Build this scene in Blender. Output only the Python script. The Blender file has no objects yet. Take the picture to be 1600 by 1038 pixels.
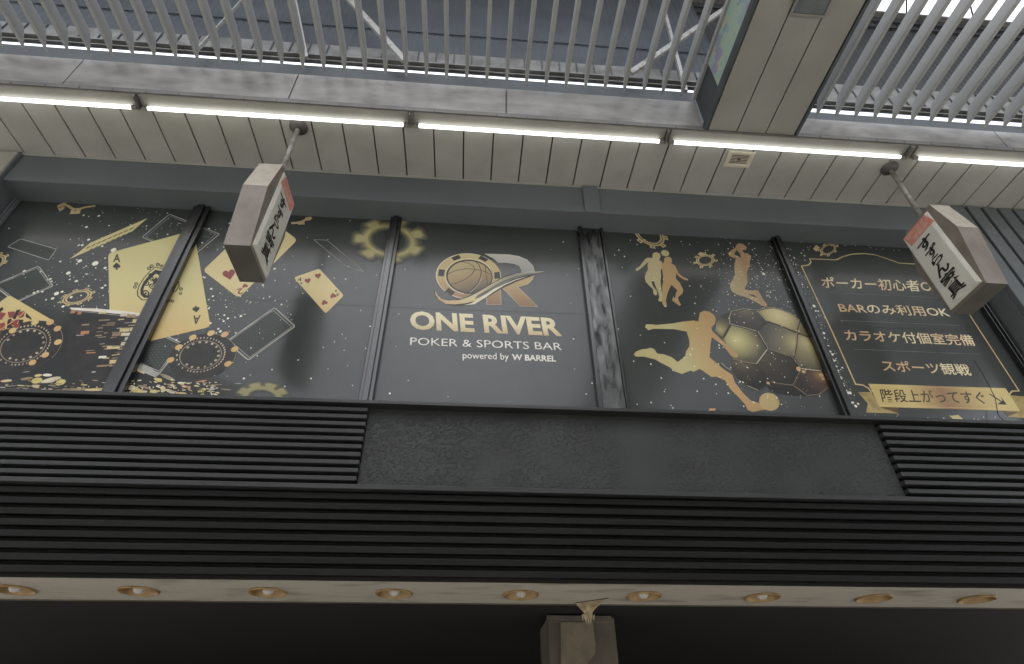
import bpy, bmesh, math, random
from mathutils import Vector, Matrix
from mathutils.geometry import tessellate_polygon
C = bpy.context.scene.collection
SC = bpy.context.scene
S, EYE = 3.84, 1.6            # one unit of the layout = 3.84 m (camera to window plane); eye height
# ------------------------------------------------------------------ camera
cam = bpy.data.objects.new("camera", bpy.data.cameras.new("camera")); C.objects.link(cam)
cam.data.sensor_width = 36; cam.data.lens = 19.986; cam.data.clip_start = .05; cam.data.clip_end = 500
cam.matrix_world = Matrix(((0.996917,-0.040893,-0.066960,0),(-0.078029,-0.606025,-0.791609,0),(-0.008208,0.794393,-0.607348,EYE),(0,0,0,1)))
SC.camera = cam
# ------------------------------------------------------------------ light
EL, AZ = math.radians(73), math.radians(205)      # the sun stands high behind the viewer, veiled by cloud
w = bpy.data.worlds.new("World"); SC.world = w; w.use_nodes = True
nt = w.node_tree; bg = nt.nodes["Background"]
sky = nt.nodes.new("ShaderNodeTexSky"); sky.sky_type = 'NISHITA'; sky.sun_disc = False
sky.sun_elevation = EL; sky.sun_rotation = AZ; sky.air_density = 1.0; sky.dust_density = 5.0; sky.ozone_density = 1.0
hs_ = nt.nodes.new("ShaderNodeHueSaturation"); hs_.inputs["Saturation"].default_value = .3; hs_.inputs["Value"].default_value = 1.5   # thin white cloud
nt.links.new(sky.outputs[0], hs_.inputs["Color"]); nt.links.new(hs_.outputs[0], bg.inputs[0]); bg.inputs[1].default_value = 0.15
sun = bpy.data.objects.new("sun", bpy.data.lights.new("sun", 'SUN')); C.objects.link(sun)
sun.data.energy = 0.8; sun.data.angle = math.radians(30); sun.data.color = (1, .96, .9)
sun.rotation_euler = (math.pi/2 - EL, 0, math.pi - AZ)
SC.view_settings.view_transform = 'Standard'; SC.view_settings.look = 'None'
SC.view_settings.exposure = 1.45; SC.view_settings.gamma = 1
SC.cycles.max_bounces = 8

# ------------------------------------------------------------------ materials
def lin(c):
    return tuple(((v/255)/12.92 if v/255 <= .04045 else ((v/255+.055)/1.055)**2.4) for v in c) + (1,)
MATS = {}
def mat(name, c1, c2=None, rough=.6, scale=3.0, stretch=(1,1,1), bump=0, bscale=60, metal=0, detail=6, spec=.5, contrast=(.35,.65), fine=0, rough2=None, bstretch=(1,1,1)):
    m = bpy.data.materials.new(name); m.use_nodes = True; MATS[name] = m
    n = m.node_tree.nodes; l = m.node_tree.links; b = n["Principled BSDF"]
    b.inputs["Roughness"].default_value = rough; b.inputs["Metallic"].default_value = metal
    b.inputs["Specular IOR Level"].default_value = spec
    tc = n.new("ShaderNodeTexCoord")
    def noise(sc, st, det):
        mp = n.new("ShaderNodeMapping"); mp.inputs["Scale"].default_value = st; l.new(tc.outputs["Object"], mp.inputs[0])
        t = n.new("ShaderNodeTexNoise"); t.inputs["Scale"].default_value = sc; t.inputs["Detail"].default_value = det
        l.new(mp.outputs[0], t.inputs["Vector"]); return t.outputs["Fac"]
    c2 = c2 or tuple(max(0, v*.86) for v in c1)
    f = noise(scale, stretch, detail)
    mr = n.new("ShaderNodeMapRange"); mr.inputs[1].default_value, mr.inputs[2].default_value = contrast; l.new(f, mr.inputs[0])
    mx = n.new("ShaderNodeMix"); mx.data_type = 'RGBA'; mx.inputs[6].default_value = lin(c1); mx.inputs[7].default_value = lin(c2)
    l.new(mr.outputs[0], mx.inputs[0]); out = mx.outputs[2]
    if fine:
        f2 = noise(180, (1,1,1), 3); m2 = n.new("ShaderNodeMapRange"); m2.inputs[1].default_value=.3; m2.inputs[2].default_value=.7
        m2.inputs[3].default_value = 1-fine; m2.inputs[4].default_value = 1+fine; l.new(f2, m2.inputs[0])
        hv = n.new("ShaderNodeHueSaturation"); l.new(out, hv.inputs["Color"]); l.new(m2.outputs[0], hv.inputs["Value"]); out = hv.outputs[0]
    l.new(out, b.inputs["Base Color"])
    if rough2 is not None:
        m3 = n.new("ShaderNodeMapRange"); m3.inputs[1].default_value,m3.inputs[2].default_value=contrast; m3.inputs[3].default_value=rough; m3.inputs[4].default_value=rough2
        l.new(f, m3.inputs[0]); l.new(m3.outputs[0], b.inputs["Roughness"])
    if bump:
        bf = noise(bscale, bstretch, 4); bp = n.new("ShaderNodeBump"); bp.inputs["Strength"].default_value = bump; bp.inputs["Distance"].default_value = .01
        l.new(bf, bp.inputs["Height"]); l.new(bp.outputs[0], b.inputs["Normal"])
    return m
def emit(name, col, st):
    m = bpy.data.materials.new(name); m.use_nodes = True; MATS[name] = m; b = m.node_tree.nodes["Principled BSDF"]
    b.inputs["Base Color"].default_value = lin((240,240,235)); b.inputs["Emission Color"].default_value = lin(col); b.inputs["Emission Strength"].default_value = st
    return m
def ink(name, stops, vec=None, p0=0, p1=1, rough=.28, foil=0.0, gen=False, center=None, grain=.05):
    """printed colour: flat or a colour run of the print itself along a direction on the window (metres)"""
    m = bpy.data.materials.new(name); m.use_nodes = True; MATS[name] = m
    n = m.node_tree.nodes; l = m.node_tree.links; b = n["Principled BSDF"]
    b.inputs["Roughness"].default_value = rough; b.inputs["Specular IOR Level"].default_value = .35; b.inputs["Metallic"].default_value = foil
    tc = n.new("ShaderNodeTexCoord"); src = tc.outputs["Generated"] if gen else tc.outputs["Object"]
    nz = n.new("ShaderNodeTexNoise"); nz.inputs["Scale"].default_value = 9; nz.inputs["Detail"].default_value = 5; l.new(tc.outputs["Object"], nz.inputs["Vector"])
    cr = n.new("ShaderNodeValToRGB"); e = cr.color_ramp.elements
    while len(e) < len(stops): e.new(.5)
    for i, (p, c) in enumerate(stops):
        g_=sum(c)/3; c=tuple(v*.84+g_*.16 for v in c); e[i].position = p; e[i].color = lin(c)
    if center:
        vm = n.new("ShaderNodeVectorMath"); vm.operation = 'DISTANCE'; vm.inputs[1].default_value = center; l.new(src, vm.inputs[0]); val = vm.outputs["Value"]
    elif vec:
        vm = n.new("ShaderNodeVectorMath"); vm.operation = 'DOT_PRODUCT'; vm.inputs[1].default_value = vec; l.new(src, vm.inputs[0]); val = vm.outputs["Value"]
    else: val = nz.outputs["Fac"]
    mr = n.new("ShaderNodeMapRange"); mr.inputs[1].default_value = p0; mr.inputs[2].default_value = p1; l.new(val, mr.inputs[0])
    ad = n.new("ShaderNodeMath"); ad.operation = 'MULTIPLY_ADD'; ad.inputs[1].default_value = grain*2; l.new(nz.outputs["Fac"], ad.inputs[0])
    sb = n.new("ShaderNodeMath"); sb.operation = 'SUBTRACT'; sb.inputs[1].default_value = grain; l.new(mr.outputs[0], sb.inputs[0]); l.new(sb.outputs[0], ad.inputs[2])
    l.new(ad.outputs[0], cr.inputs[0]); l.new(cr.outputs[0], b.inputs["Base Color"])
    return m
# fabric of the building
mat("soffit_metal", (166,166,160), (156,156,149), rough=.45, scale=3, fine=.03, spec=.3)
mat("beam_metal", (152,151,145), (142,141,135), rough=.5, scale=2, fine=.03, spec=.3)
mat("seam_dark", (78,74,66), rough=.8)
mat("fascia_metal", (158,157,155), (92,91,89), rough=.42, scale=2.2, stretch=(1.2,1,2.6), contrast=(.34,.82), detail=8, spec=.4, fine=.04)
mat("trim_grey", (116,116,114), (98,98,96), rough=.5)
mat("coffer_dark", (74,80,84), (62,67,71), rough=.6)
mat("slat_metal", (166,168,168), (150,152,152), rough=.5, scale=1.2, spec=.35, fine=.03)
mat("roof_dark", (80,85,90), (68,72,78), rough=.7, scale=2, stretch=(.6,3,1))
mat("roof_shade", (50,51,53), (40,41,43), rough=.7, scale=2)  # darker copy of roof_dark; shade for the right bay put into its colour
mat("roof_beam", (132,132,130), (98,97,94), rough=.6, scale=5)
mat("old_steel", (164,163,160), (118,100,90), rough=.6, scale=20, contrast=(.56,.72))
mat("beam_paint", (102,109,112), (93,100,103), rough=.5, scale=1.2, spec=.4, fine=.02)
mat("dark_paint", (44,46,46), (38,40,40), rough=.42, scale=5, spec=.5, bump=.12, bscale=30, fine=.05)
mat("rib_paint", (56,57,58), (47,48,49), rough=.5, spec=.3, scale=4, stretch=(.3,1,4), bump=.18, bscale=22, fine=.05)
mat("lower_rib_paint", (27,27,26), (20,20,19), rough=.55, spec=.15, scale=3, stretch=(.3,1,4), bump=.15, bscale=22, fine=.05)
mat("gap_black", (15,15,15), rough=.85, spec=.2)
mat("gap_grey", (46,46,45), rough=.85, spec=.2)
mat("mullion_paint", (28,29,30), (46,47,48), rough=.2, scale=6, stretch=(6,6,.5), spec=.9, bump=.1, bscale=40, contrast=(.5,.75))
mat("worn_glint_metal", (112,113,112), (28,28,28), rough=.16, rough2=.34, scale=15, stretch=(1.8,1,.4), metal=.75, contrast=(.3,.72), detail=10, bump=.3, bscale=90)  # worn streaks; their pale tone also stands in for silver highlights
mat("underside_white", (186,180,168), (106,96,83), rough=.6, scale=5, stretch=(.5,1.6,1), contrast=(.52,.85), detail=14, fine=.14)
mat("torn_paper", (205,190,160), (150,132,104), rough=.85, scale=22, fine=.12, bump=.5)
mat("lamp_gold", (188,160,114), (140,112,72), rough=.42, metal=.15, scale=8)
mat("lamp_bulb", (226,222,216), rough=.3)
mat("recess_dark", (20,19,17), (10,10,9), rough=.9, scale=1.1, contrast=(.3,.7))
mat("recess_brown", (84,72,52), (50,44,34), rough=.9, scale=.9)
mat("pillar_tile", (106,99,90), (86,80,72), rough=.75, scale=4, fine=.08)
mat("pillar_render", (134,126,108), (112,105,90), rough=.85, scale=7, fine=.1, bump=.25)
mat("pier_paint", (176,174,164), (150,148,140), rough=.6, scale=3, fine=.05)
mat("grey_ribbed", (98,104,106), (84,90,92), rough=.5, scale=3, fine=.04)
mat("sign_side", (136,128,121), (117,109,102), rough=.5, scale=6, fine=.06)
mat("sign_lit_top", (170,163,149), (150,143,130), rough=.5, scale=10, fine=.06)  # lighter copy of the body colour, light from above painted in
mat("sign_shaded_under", (98,94,89), (82,78,73), rough=.6, scale=4)  # darker copy of the body colour, shade underneath painted in
mat("sign_face", (222,222,214), (206,206,196), rough=.35, scale=3)
mat("sign_red", (222,156,142), (210,134,120), rough=.4, scale=14)
mat("sign_ink", (34,34,34), rough=.5)
mat("sign_red_text", (236,206,190), rough=.5)
mat("pole_paint", (150,148,142), (122,116,108), rough=.45, scale=25)
mat("mount_dark", (84,82,80), (64,62,60), rough=.55, scale=12)
mat("white_enamel", (146,145,138), (136,135,128), rough=.4)
mat("cap_metal", (150,148,144), rough=.35, metal=.6)
mat("speaker_plastic", (206,200,184), (192,186,170), rough=.5)
mat("lamp_glass", (120,126,128), (100,106,110), rough=.12, scale=4, metal=.6)
mat("paving", (150,148,142), (134,131,125), rough=.85, scale=4, bump=.2, bscale=60)
mat("opposite_wall", (176,173,166), (156,152,146), rough=.8, scale=1)
mat("opposite_glass", (30,34,38), rough=.1)
mat("cable_black", (20,20,20), rough=.6)
emit("tube_light", (255,254,250), 1.1)
# printed colours of the window film
mat("panelcol", (71,75,74), (66,70,69), rough=.19, scale=1.5, spec=.5, fine=.03, bump=.015, bscale=3)
ink("darkprint", [(0,(60,58,52)),(1,(66,64,58))])
ink("card_gold", [(0,(214,168,106)),(.45,(222,190,122)),(1,(224,212,144))], (0,0,1), 3.98, 4.85)
ink("card_tan", [(0,(212,160,108)),(.5,(220,182,124)),(1,(232,214,150))], (0,0,1), 4.2, 4.95)
ink("ink", [(0,(48,46,46)),(1,(58,55,54))])
ink("heart_red", [(0,(146,62,58)),(1,(168,76,70))])
ink("flesh_print", [(0,(206,180,120)),(1,(220,196,140))])
ink("silver_print", [(0,(150,150,144)),(1,(196,194,186))], None, .3, .7)
ink("cardback", [(0,(58,66,62)),(1,(64,72,67))])
ink("green_dot", [(0,(92,108,98)),(1,(104,120,110))])
ink("chip_dark", [(0,(46,45,44)),(1,(60,58,56))], None, .3, .7)
ink("chip_rim", [(0,(120,112,92)),(1,(176,166,136))], None, .3, .7)
ink("bead", [(0,(150,128,104)),(1,(216,204,180))], None, .3, .7)
ink("stack_dark", [(0,(44,42,42)),(1,(58,56,55))], None, .3, .7)
ink("stack_white", [(0,(222,214,196)),(1,(240,234,220))])
for k, a, b_ in (("chip_cream",(200,190,160),(226,216,186)),("chip_tan",(140,118,92),(178,152,118)),("chip_orange",(182,118,78),(206,140,96)),("gold_hi",(206,184,124),(228,210,150)),("gold_y",(196,180,96),(224,210,128)),
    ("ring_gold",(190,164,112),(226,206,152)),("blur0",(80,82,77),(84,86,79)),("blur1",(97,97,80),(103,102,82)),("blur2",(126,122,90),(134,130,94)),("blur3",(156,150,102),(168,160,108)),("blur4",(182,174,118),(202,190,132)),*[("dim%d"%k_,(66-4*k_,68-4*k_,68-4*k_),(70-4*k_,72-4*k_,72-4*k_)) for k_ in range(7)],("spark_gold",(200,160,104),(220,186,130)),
    ("logo_line",(230,220,186),(244,236,208)),("logo_dark",(50,49,46),(60,58,54)),("logo_grey",(96,96,92),(122,120,112)),("letter_white",(226,224,214),(236,234,224)),
    ("seam_pale",(176,168,140),(216,206,172)),("seam_dark",(62,58,46),(76,72,58)),("seam_tan",(140,116,92),(190,160,124)),("seam_cream",(210,180,140),(230,206,166)),
    ("separator",(110,106,96),(180,174,156)),("frame_gold",(196,164,112),(226,208,146)),("ribbon_edge",(226,206,150),(240,222,170)),("ribbon_tail",(150,128,78),(204,182,116)),("ribbon_fold",(90,74,48),(120,98,64)),
    ("speck",(240,235,216),(250,246,232)),("seam_line",(44,45,45),(50,51,50))):
    ink(k, [(0,a),(1,b_)], None, .3, .7)
ink("logo_gold", [(0,(150,108,76)),(.45,(206,178,120)),(1,(222,204,144))], (0,0,1), 4.833, 5.484)
ink("logo_silver", [(0,(150,150,146)),(1,(208,206,196))], (0,0,1), 5.209, 5.484)
ink("logo_ball", [(0,(92,86,76)),(.4,(176,146,98)),(1,(212,194,138))], (-.35,0,1), 4.989, 5.418)
ink("logo_swoosh", [(0,(214,160,118)),(.35,(226,206,146)),(.7,(150,148,132)),(1,(196,194,180))], (1,0,0), -0.355, 0.631)
ink("letter_gold", [(0,(206,184,134)),(.5,(234,220,174)),(1,(238,228,188))], (0,0,1), 4.528, 4.724)
ink("jp_gold", [(0,(216,178,130)),(.25,(246,234,190)),(.55,(232,200,152)),(.8,(248,238,196)),(1,(222,184,138))], (1,0,.6), 6.455, 7.730, grain=.12)
ink("ribbon_gold", [(0,(206,184,114)),(.25,(214,192,122)),(.5,(168,128,88)),(.75,(214,186,116)),(1,(222,200,128))], (1,0,0), 3.347, 4.591)
ink("ribbon_ink", [(0,(44,40,34)),(.45,(96,78,54)),(.8,(60,50,38)),(1,(44,40,34))], (1,0,0), 3.347, 4.591)
ink("sil_pale", [(0,(196,186,136)),(1,(206,186,136))], (1,0,0), 0, 1, gen=True, grain=.2)
ink("sil_tan", [(0,(198,164,108)),(1,(200,160,110))], (1,0,0), 0, 1, gen=True, grain=.2)
ink("sil_mix", [(0,(200,190,138)),(.55,(198,168,118)),(.8,(184,146,104)),(1,(196,158,118))], (.8,0,.35), 0, 1.0, gen=True)
ink("sil_kick", [(0,(196,180,120)),(.42,(202,192,134)),(.58,(202,172,112)),(.75,(202,160,104)),(1,(194,154,98))], (1,0,.15), .05, 1.1, gen=True)
ink("sil_kickball", [(0,(202,176,116)),(1,(184,146,90))], (1,0,0), .8, 1.0, gen=True)
for k, cx, r, st in (('ball_d1',(2.472,-.0017,4.921),0.1977,[(0, (140, 125, 99)), (0.5, (92, 89, 81)), (1, (72, 71, 68))]),('ball_g1',(2.772,-.0017,4.864),0.2289,[(0, (235, 224, 162)), (0.45, (209, 195, 132)), (1, (129, 118, 74))]),('ball_g2',(2.304,-.0017,4.559),0.2809,[(0, (226, 217, 149)), (0.3, (193, 184, 121)), (0.75, (101, 96, 77)), (1, (72, 70, 61))]),('ball_g3',(2.841,-.0017,4.552),0.3538,[(0, (204, 191, 127)), (0.35, (136, 129, 101)), (0.8, (90, 88, 79)), (1, (77, 74, 70))]),('ball_g4',(2.179,-.0017,4.669),0.1561,[(0, (193, 182, 118)), (0.5, (123, 116, 85)), (1, (68, 66, 59))]),('ball_g5',(2.939,-.0017,4.557),0.3017,[(0, (204, 191, 134)), (0.4, (154, 143, 101)), (1, (81, 77, 63))]),('ball_d2',(2.492,-.0017,4.416),0.3434,[(0, (92, 84, 66)), (0.5, (66, 61, 51)), (1, (44, 42, 38))]),('ball_d3',(2.283,-.0017,4.329),0.2289,[(0, (116, 104, 78)), (0.5, (70, 64, 52)), (1, (44, 42, 38))]),('ball_d4',(2.956,-.0017,4.220),0.2081,[(0, (176, 134, 80)), (0.4, (98, 76, 62)), (1, (56, 48, 42))])):
    ink(k, st, None, 0, r, center=cx, grain=.06)
# mural: loose colour fields, no readable motif
m = mat("mural", (126,150,150), (150,140,120), rough=.5, scale=7, stretch=(1,1.6,1), contrast=(.4,.6))
n = m.node_tree.nodes; l = m.node_tree.links
wv = n.new("ShaderNodeTexVoronoi"); wv.inputs["Scale"].default_value = 6; wv.inputs["Randomness"].default_value = 1
cr = n.new("ShaderNodeValToRGB"); e = cr.color_ramp.elements; e[0].color = lin((130,164,168)); e[1].color = lin((196,184,156)); e.new(.35).color = lin((158,148,180)); e.new(.6).color = lin((150,190,180))
tcn = n.new("ShaderNodeTexCoord"); nz = n.new("ShaderNodeTexNoise"); nz.inputs["Scale"].default_value = 5; nz.inputs["Detail"].default_value = 4
l.new(tcn.outputs["Object"], nz.inputs["Vector"]); l.new(nz.outputs["Color"], wv.inputs["Vector"]); l.new(wv.outputs["Color"], cr.inputs[0]); l.new(cr.outputs[0], n["Principled BSDF"].inputs["Base Color"])
# rough stucco: ripples, with one smooth trowelled strip
m = mat("stucco", (60,62,62), (53,55,55), rough=.6, spec=.3, scale=2.5, fine=.04)
n = m.node_tree.nodes; l = m.node_tree.links; tcn = n.new("ShaderNodeTexCoord")
mp = n.new("ShaderNodeMapping"); mp.inputs["Scale"].default_value = (1,1,1.7); l.new(tcn.outputs["Object"], mp.inputs[0])
vz = n.new("ShaderNodeTexNoise"); vz.inputs["Scale"].default_value = 46; vz.inputs["Detail"].default_value = 5; vz.inputs["Roughness"].default_value = .6; vz.inputs["Distortion"].default_value = .3; l.new(mp.outputs[0], vz.inputs["Vector"])
hr = n.new("ShaderNodeMapRange"); hr.inputs[1].default_value = .51; hr.inputs[2].default_value = .64; l.new(vz.outputs["Fac"], hr.inputs[0])
sx = n.new("ShaderNodeSeparateXYZ"); l.new(tcn.outputs["Object"], sx.inputs[0])
wob = n.new("ShaderNodeTexNoise"); wob.inputs["Scale"].default_value = 2.2; l.new(tcn.outputs["Object"], wob.inputs["Vector"])
ms = n.new("ShaderNodeMath"); ms.operation = 'SUBTRACT'; ms.inputs[1].default_value = 1.25; l.new(sx.outputs[0], ms.inputs[0])
ab = n.new("ShaderNodeMath"); ab.operation = 'ABSOLUTE'; l.new(ms.outputs[0], ab.inputs[0])
mk = n.new("ShaderNodeMapRange"); mk.inputs[1].default_value = .07; mk.inputs[2].default_value = .26; l.new(ab.outputs[0], mk.inputs[0])
wm = n.new("ShaderNodeMapRange"); wm.inputs[1].default_value = .3; wm.inputs[2].default_value = .55; wm.inputs[3].default_value = .15; l.new(wob.outputs["Fac"], wm.inputs[0])
m1 = n.new("ShaderNodeMath"); m1.operation = 'MULTIPLY'; l.new(hr.outputs[0], m1.inputs[0]); l.new(mk.outputs[0], m1.inputs[1])
m2 = n.new("ShaderNodeMath"); m2.operation = 'MULTIPLY'; l.new(m1.outputs[0], m2.inputs[0]); l.new(wm.outputs[0], m2.inputs[1])
bp = n.new("ShaderNodeBump"); bp.inputs["Strength"].default_value = .65; bp.inputs["Distance"].default_value = .009; l.new(m2.outputs[0], bp.inputs["Height"]); l.new(bp.outputs[0], n["Principled BSDF"].inputs["Normal"])

# ------------------------------------------------------------------ mesh helpers (layout units -> metres)
def V(x, y, z): return Vector((S*x, S*y, S*z + EYE))
class MB:
    def __init__(s, org=(0,0,0)): s.v=[]; s.f=[]; s.mi=[]; s.ms=[]; s.org=Vector(org); s.smooth=[]
    def m(s, name):
        if name not in s.ms: s.ms.append(name)
        return s.ms.index(name)
    def face(s, pts, mt, smooth=False):
        b=len(s.v); s.v += [Vector(p)-s.org for p in pts]; s.f.append(list(range(b,b+len(pts)))); s.mi.append(s.m(mt)); s.smooth.append(smooth)
    def hexa(s, p, mt):                       # 8 corners: bottom 4 (ccw from above), top 4
        b=len(s.v); s.v += [Vector(q)-s.org for q in p]
        for f in ((3,2,1,0),(4,5,6,7),(0,1,5,4),(1,2,6,5),(2,3,7,6),(3,0,4,7)): s.f.append([b+i for i in f]); s.mi.append(s.m(mt)); s.smooth.append(False)
    def box(s, x0,x1,y0,y1,z0,z1, mt):
        s.hexa([V(x0,y0,z0),V(x1,y0,z0),V(x1,y1,z0),V(x0,y1,z0),V(x0,y0,z1),V(x1,y0,z1),V(x1,y1,z1),V(x0,y1,z1)], mt)
    def prism(s, prof, x0, x1, mts):          # profile in (y, z), extruded along x; mts: one name or one per edge (+ ends last)
        n=len(prof); b=len(s.v)
        s.v += [V(x0,y,z)-s.org for y,z in prof] + [V(x1,y,z)-s.org for y,z in prof]
        mm = [mts]*(n+1) if isinstance(mts,str) else mts
        for i in range(n):
            j=(i+1)%n; s.f.append([b+i,b+j,b+n+j,b+n+i]); s.mi.append(s.m(mm[i])); s.smooth.append(False)
        s.f.append([b+i for i in range(n)][::-1]); s.mi.append(s.m(mm[n])); s.f.append([b+n+i for i in range(n)]); s.mi.append(s.m(mm[n])); s.smooth += [False,False]
    def tube(s, a, b_, r, mt, n=14, r2=None, cap=True):
        a=Vector(a); b_=Vector(b_); d=(b_-a).normalized(); u=d.orthogonal().normalized(); w_=d.cross(u); r2=r if r2 is None else r2; k=len(s.v)
        for c,rr in ((a,r),(b_,r2)):
            for i in range(n):
                t=2*math.pi*i/n; s.v.append(c+u*rr*math.cos(t)+w_*rr*math.sin(t)-s.org)
        for i in range(n):
            j=(i+1)%n; s.f.append([k+i,k+j,k+n+j,k+n+i]); s.mi.append(s.m(mt)); s.smooth.append(True)
        if cap:
            s.f.append([k+i for i in range(n)][::-1]); s.f.append([k+n+i for i in range(n)]); s.mi += [s.m(mt)]*2; s.smooth += [False,False]
    def lathe(s, c, prof, mt, n=28):          # profile (r, dz) in metres about a vertical axis through c
        k=len(s.v); c=Vector(c)
        for r,z in prof:
            for i in range(n):
                t=2*math.pi*i/n; s.v.append(c+Vector((r*math.cos(t),r*math.sin(t),z))-s.org)
        for a in range(len(prof)-1):
            for i in range(n):
                j=(i+1)%n; s.f.append([k+a*n+i,k+a*n+j,k+(a+1)*n+j,k+(a+1)*n+i]); s.mi.append(s.m(mt)); s.smooth.append(True)
    def build(s, name, parent=None, bevel=0, fix=True, loc=None):
        me=bpy.data.meshes.new(name); me.from_pydata([tuple(v) for v in s.v],[],s.f)
        for n_ in s.ms: me.materials.append(MATS[n_])
        for p,i,sm in zip(me.polygons,s.mi,s.smooth): p.material_index=i; p.use_smooth=sm
        if fix:
            bm=bmesh.new(); bm.from_mesh(me); bmesh.ops.recalc_face_normals(bm,faces=bm.faces); bm.to_mesh(me); bm.free()
        me.validate(); o=bpy.data.objects.new(name,me); C.objects.link(o)
        if parent: o.parent=parent
        if loc is not None: o.location=loc
        elif not parent: o.location=s.org
        if bevel:
            b=o.modifiers.new("bevel",'BEVEL'); b.width=bevel; b.segments=2; b.limit_method='ANGLE'
        return o
def tag(o, label=None, cat=None, group=None, kind=None):
    for k,v in (("label",label),("category",cat),("group",group),("kind",kind)):
        if v: o[k]=v
    return o
def thing(name, label, cat, loc=(0,0,0), group=None):
    o=bpy.data.objects.new(name,None); C.objects.link(o); o.location=loc; o.empty_display_size=.1
    return tag(o,label,cat,group)
def dup(root, loc, label):
    r=root.copy(); C.objects.link(r); r.location=loc; r["label"]=label
    for ch in list(root.children):
        c=ch.copy(); C.objects.link(c); c.parent=r
        for g in list(ch.children):
            d=g.copy(); C.objects.link(d); d.parent=c
    return r

# ------------------------------------------------------------------ ground and an added, unseen building opposite that blocks low sky
g=MB(); g.box(-60,60,-60,60,-.43,-EYE/S,"paving"); tag(g.build("road"),kind="structure")
ob=thing("added_opposite_building","added unseen building across the arcade street that screens low sky, plain walls with dark windows","building",V(0,-1.9,-EYE/S))
L0=ob.location
b=MB(L0); b.box(-5,5,-2.6,-1.9,-EYE/S,1.95,"opposite_wall"); b.build("wall",ob)  # unseen; its height keeps low sky off the recess and the film
for k in range(6):
    for zw in (.12,.75,1.35):
        b=MB(L0); b.box(-4.6+1.6*k,-3.4+1.6*k,-1.9,-1.893,zw,zw+.32,"opposite_glass"); b.build("window",ob)

# ------------------------------------------------------------------ the shop front
XL, XR = -1.1235, 1.275                     # window recess
bd=thing("shop_building","black shop front with five printed upper windows above dark ribbed cladding","building",V(0,1.0,-EYE/S))
LB=bd.location
def B(): return MB(LB)
# body of the wall behind the windows, and the stucco field
b=B(); b.box(-2.6,2.6,1.012,1.10,.26,1.36,"dark_paint"); b.build("wall",bd)
b=B(); b.box(-.197,.836,.992,1.0115,.40,.558,"stucco"); b.build("stucco_panel",bd)
# lintel beam with its overhang
b=B(); b.box(XL,1.2735,.937,1.0115,1.110,1.2085,"beam_paint"); lb=b.build("lintel_beam",bd,bevel=.006)
b=B(); b.box(.2665,.307,.9295,.9365,1.1035,1.2065,"beam_paint"); b.build("cover_strip",lb,bevel=.004)
b=B(); b.box(-1.30,1.2735,.9335,.9368,1.2045,1.2084,"soffit_metal"); b.build("edge_trim",lb)
# sill and ledge
b=B(); b.box(-2.6,2.6,.972,1.0115,.5585,.5655,"dark_paint"); b.box(-2.6,2.6,.981,.9985,.5660,.5715,"dark_paint"); b.build("window_sill",bd,bevel=.004)
b=B(); b.box(-2.6,2.6,.980,1.0118,.3905,.3995,"rib_paint"); b.build("ledge",bd,bevel=.004)
# raised horizontal ribs
def ribs(x0,x1,z0,z1,n,yw,yf,mt,name,duty=.5,gap="gap_black"):
    b=B(); b.box(x0,x1,yw,yw+.008,z0,z1,gap); p=(z1-z0)/n
    for k in range(n):
        zb=z1-(k+1)*p+p*(1-duty)*.55
        b.prism([(yf,zb),(yf,zb+p*duty),(yw-.0004,zb+p*(duty+.1)),(yw-.0004,zb+.0004)],x0,x1,mt)
    return b.build(name,bd,bevel=.0025)
ribs(-2.6,-.1975,.4015,.557,10,.999,.9795,"rib_paint","ribbed_panel",.50)
ribs(.8365,2.6,.4015,.555,9,.999,.9795,"rib_paint","ribbed_panel",.48)
ribs(-2.6,2.6,.2435,.389,8,1.0,.988,"lower_rib_paint","ribbed_cladding",.58,"gap_grey")
# window frames
ZB,ZT=.566,1.1098
def mull(x0,x1,y0,mt="mullion_paint",name="mullion"):
    b=B(); w_=x1-x0
    if w_>.045:
        b.box(x0,x0+.009,y0-.004,.9985,ZB,ZT,"mullion_paint"); b.box(x0+.0092,x1-.0062,y0+.003,.9985,ZB,ZT,mt); b.box(x1-.006,x1,y0-.003,.9985,ZB,ZT,"mullion_paint")
    else:
        b.box(x0,x1,y0,.9985,ZB,ZT,mt); b.box(x0+w_*.28,x1-w_*.28,y0-.0055,y0-.0002,ZB,ZT-.0004,mt)
    return b.build(name,bd,bevel=.004)
mull(-.7025,-.6640,.985); mull(-.2215,-.1935,.987); mull(.2575,.322,.988,"worn_glint_metal","metal_post"); mull(.7765,.8015,.985)
mull(XL+.0005,-1.114,.990,"beam_paint",name="window_frame"); mull(1.2565,1.2725,.985,name="window_frame")
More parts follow.
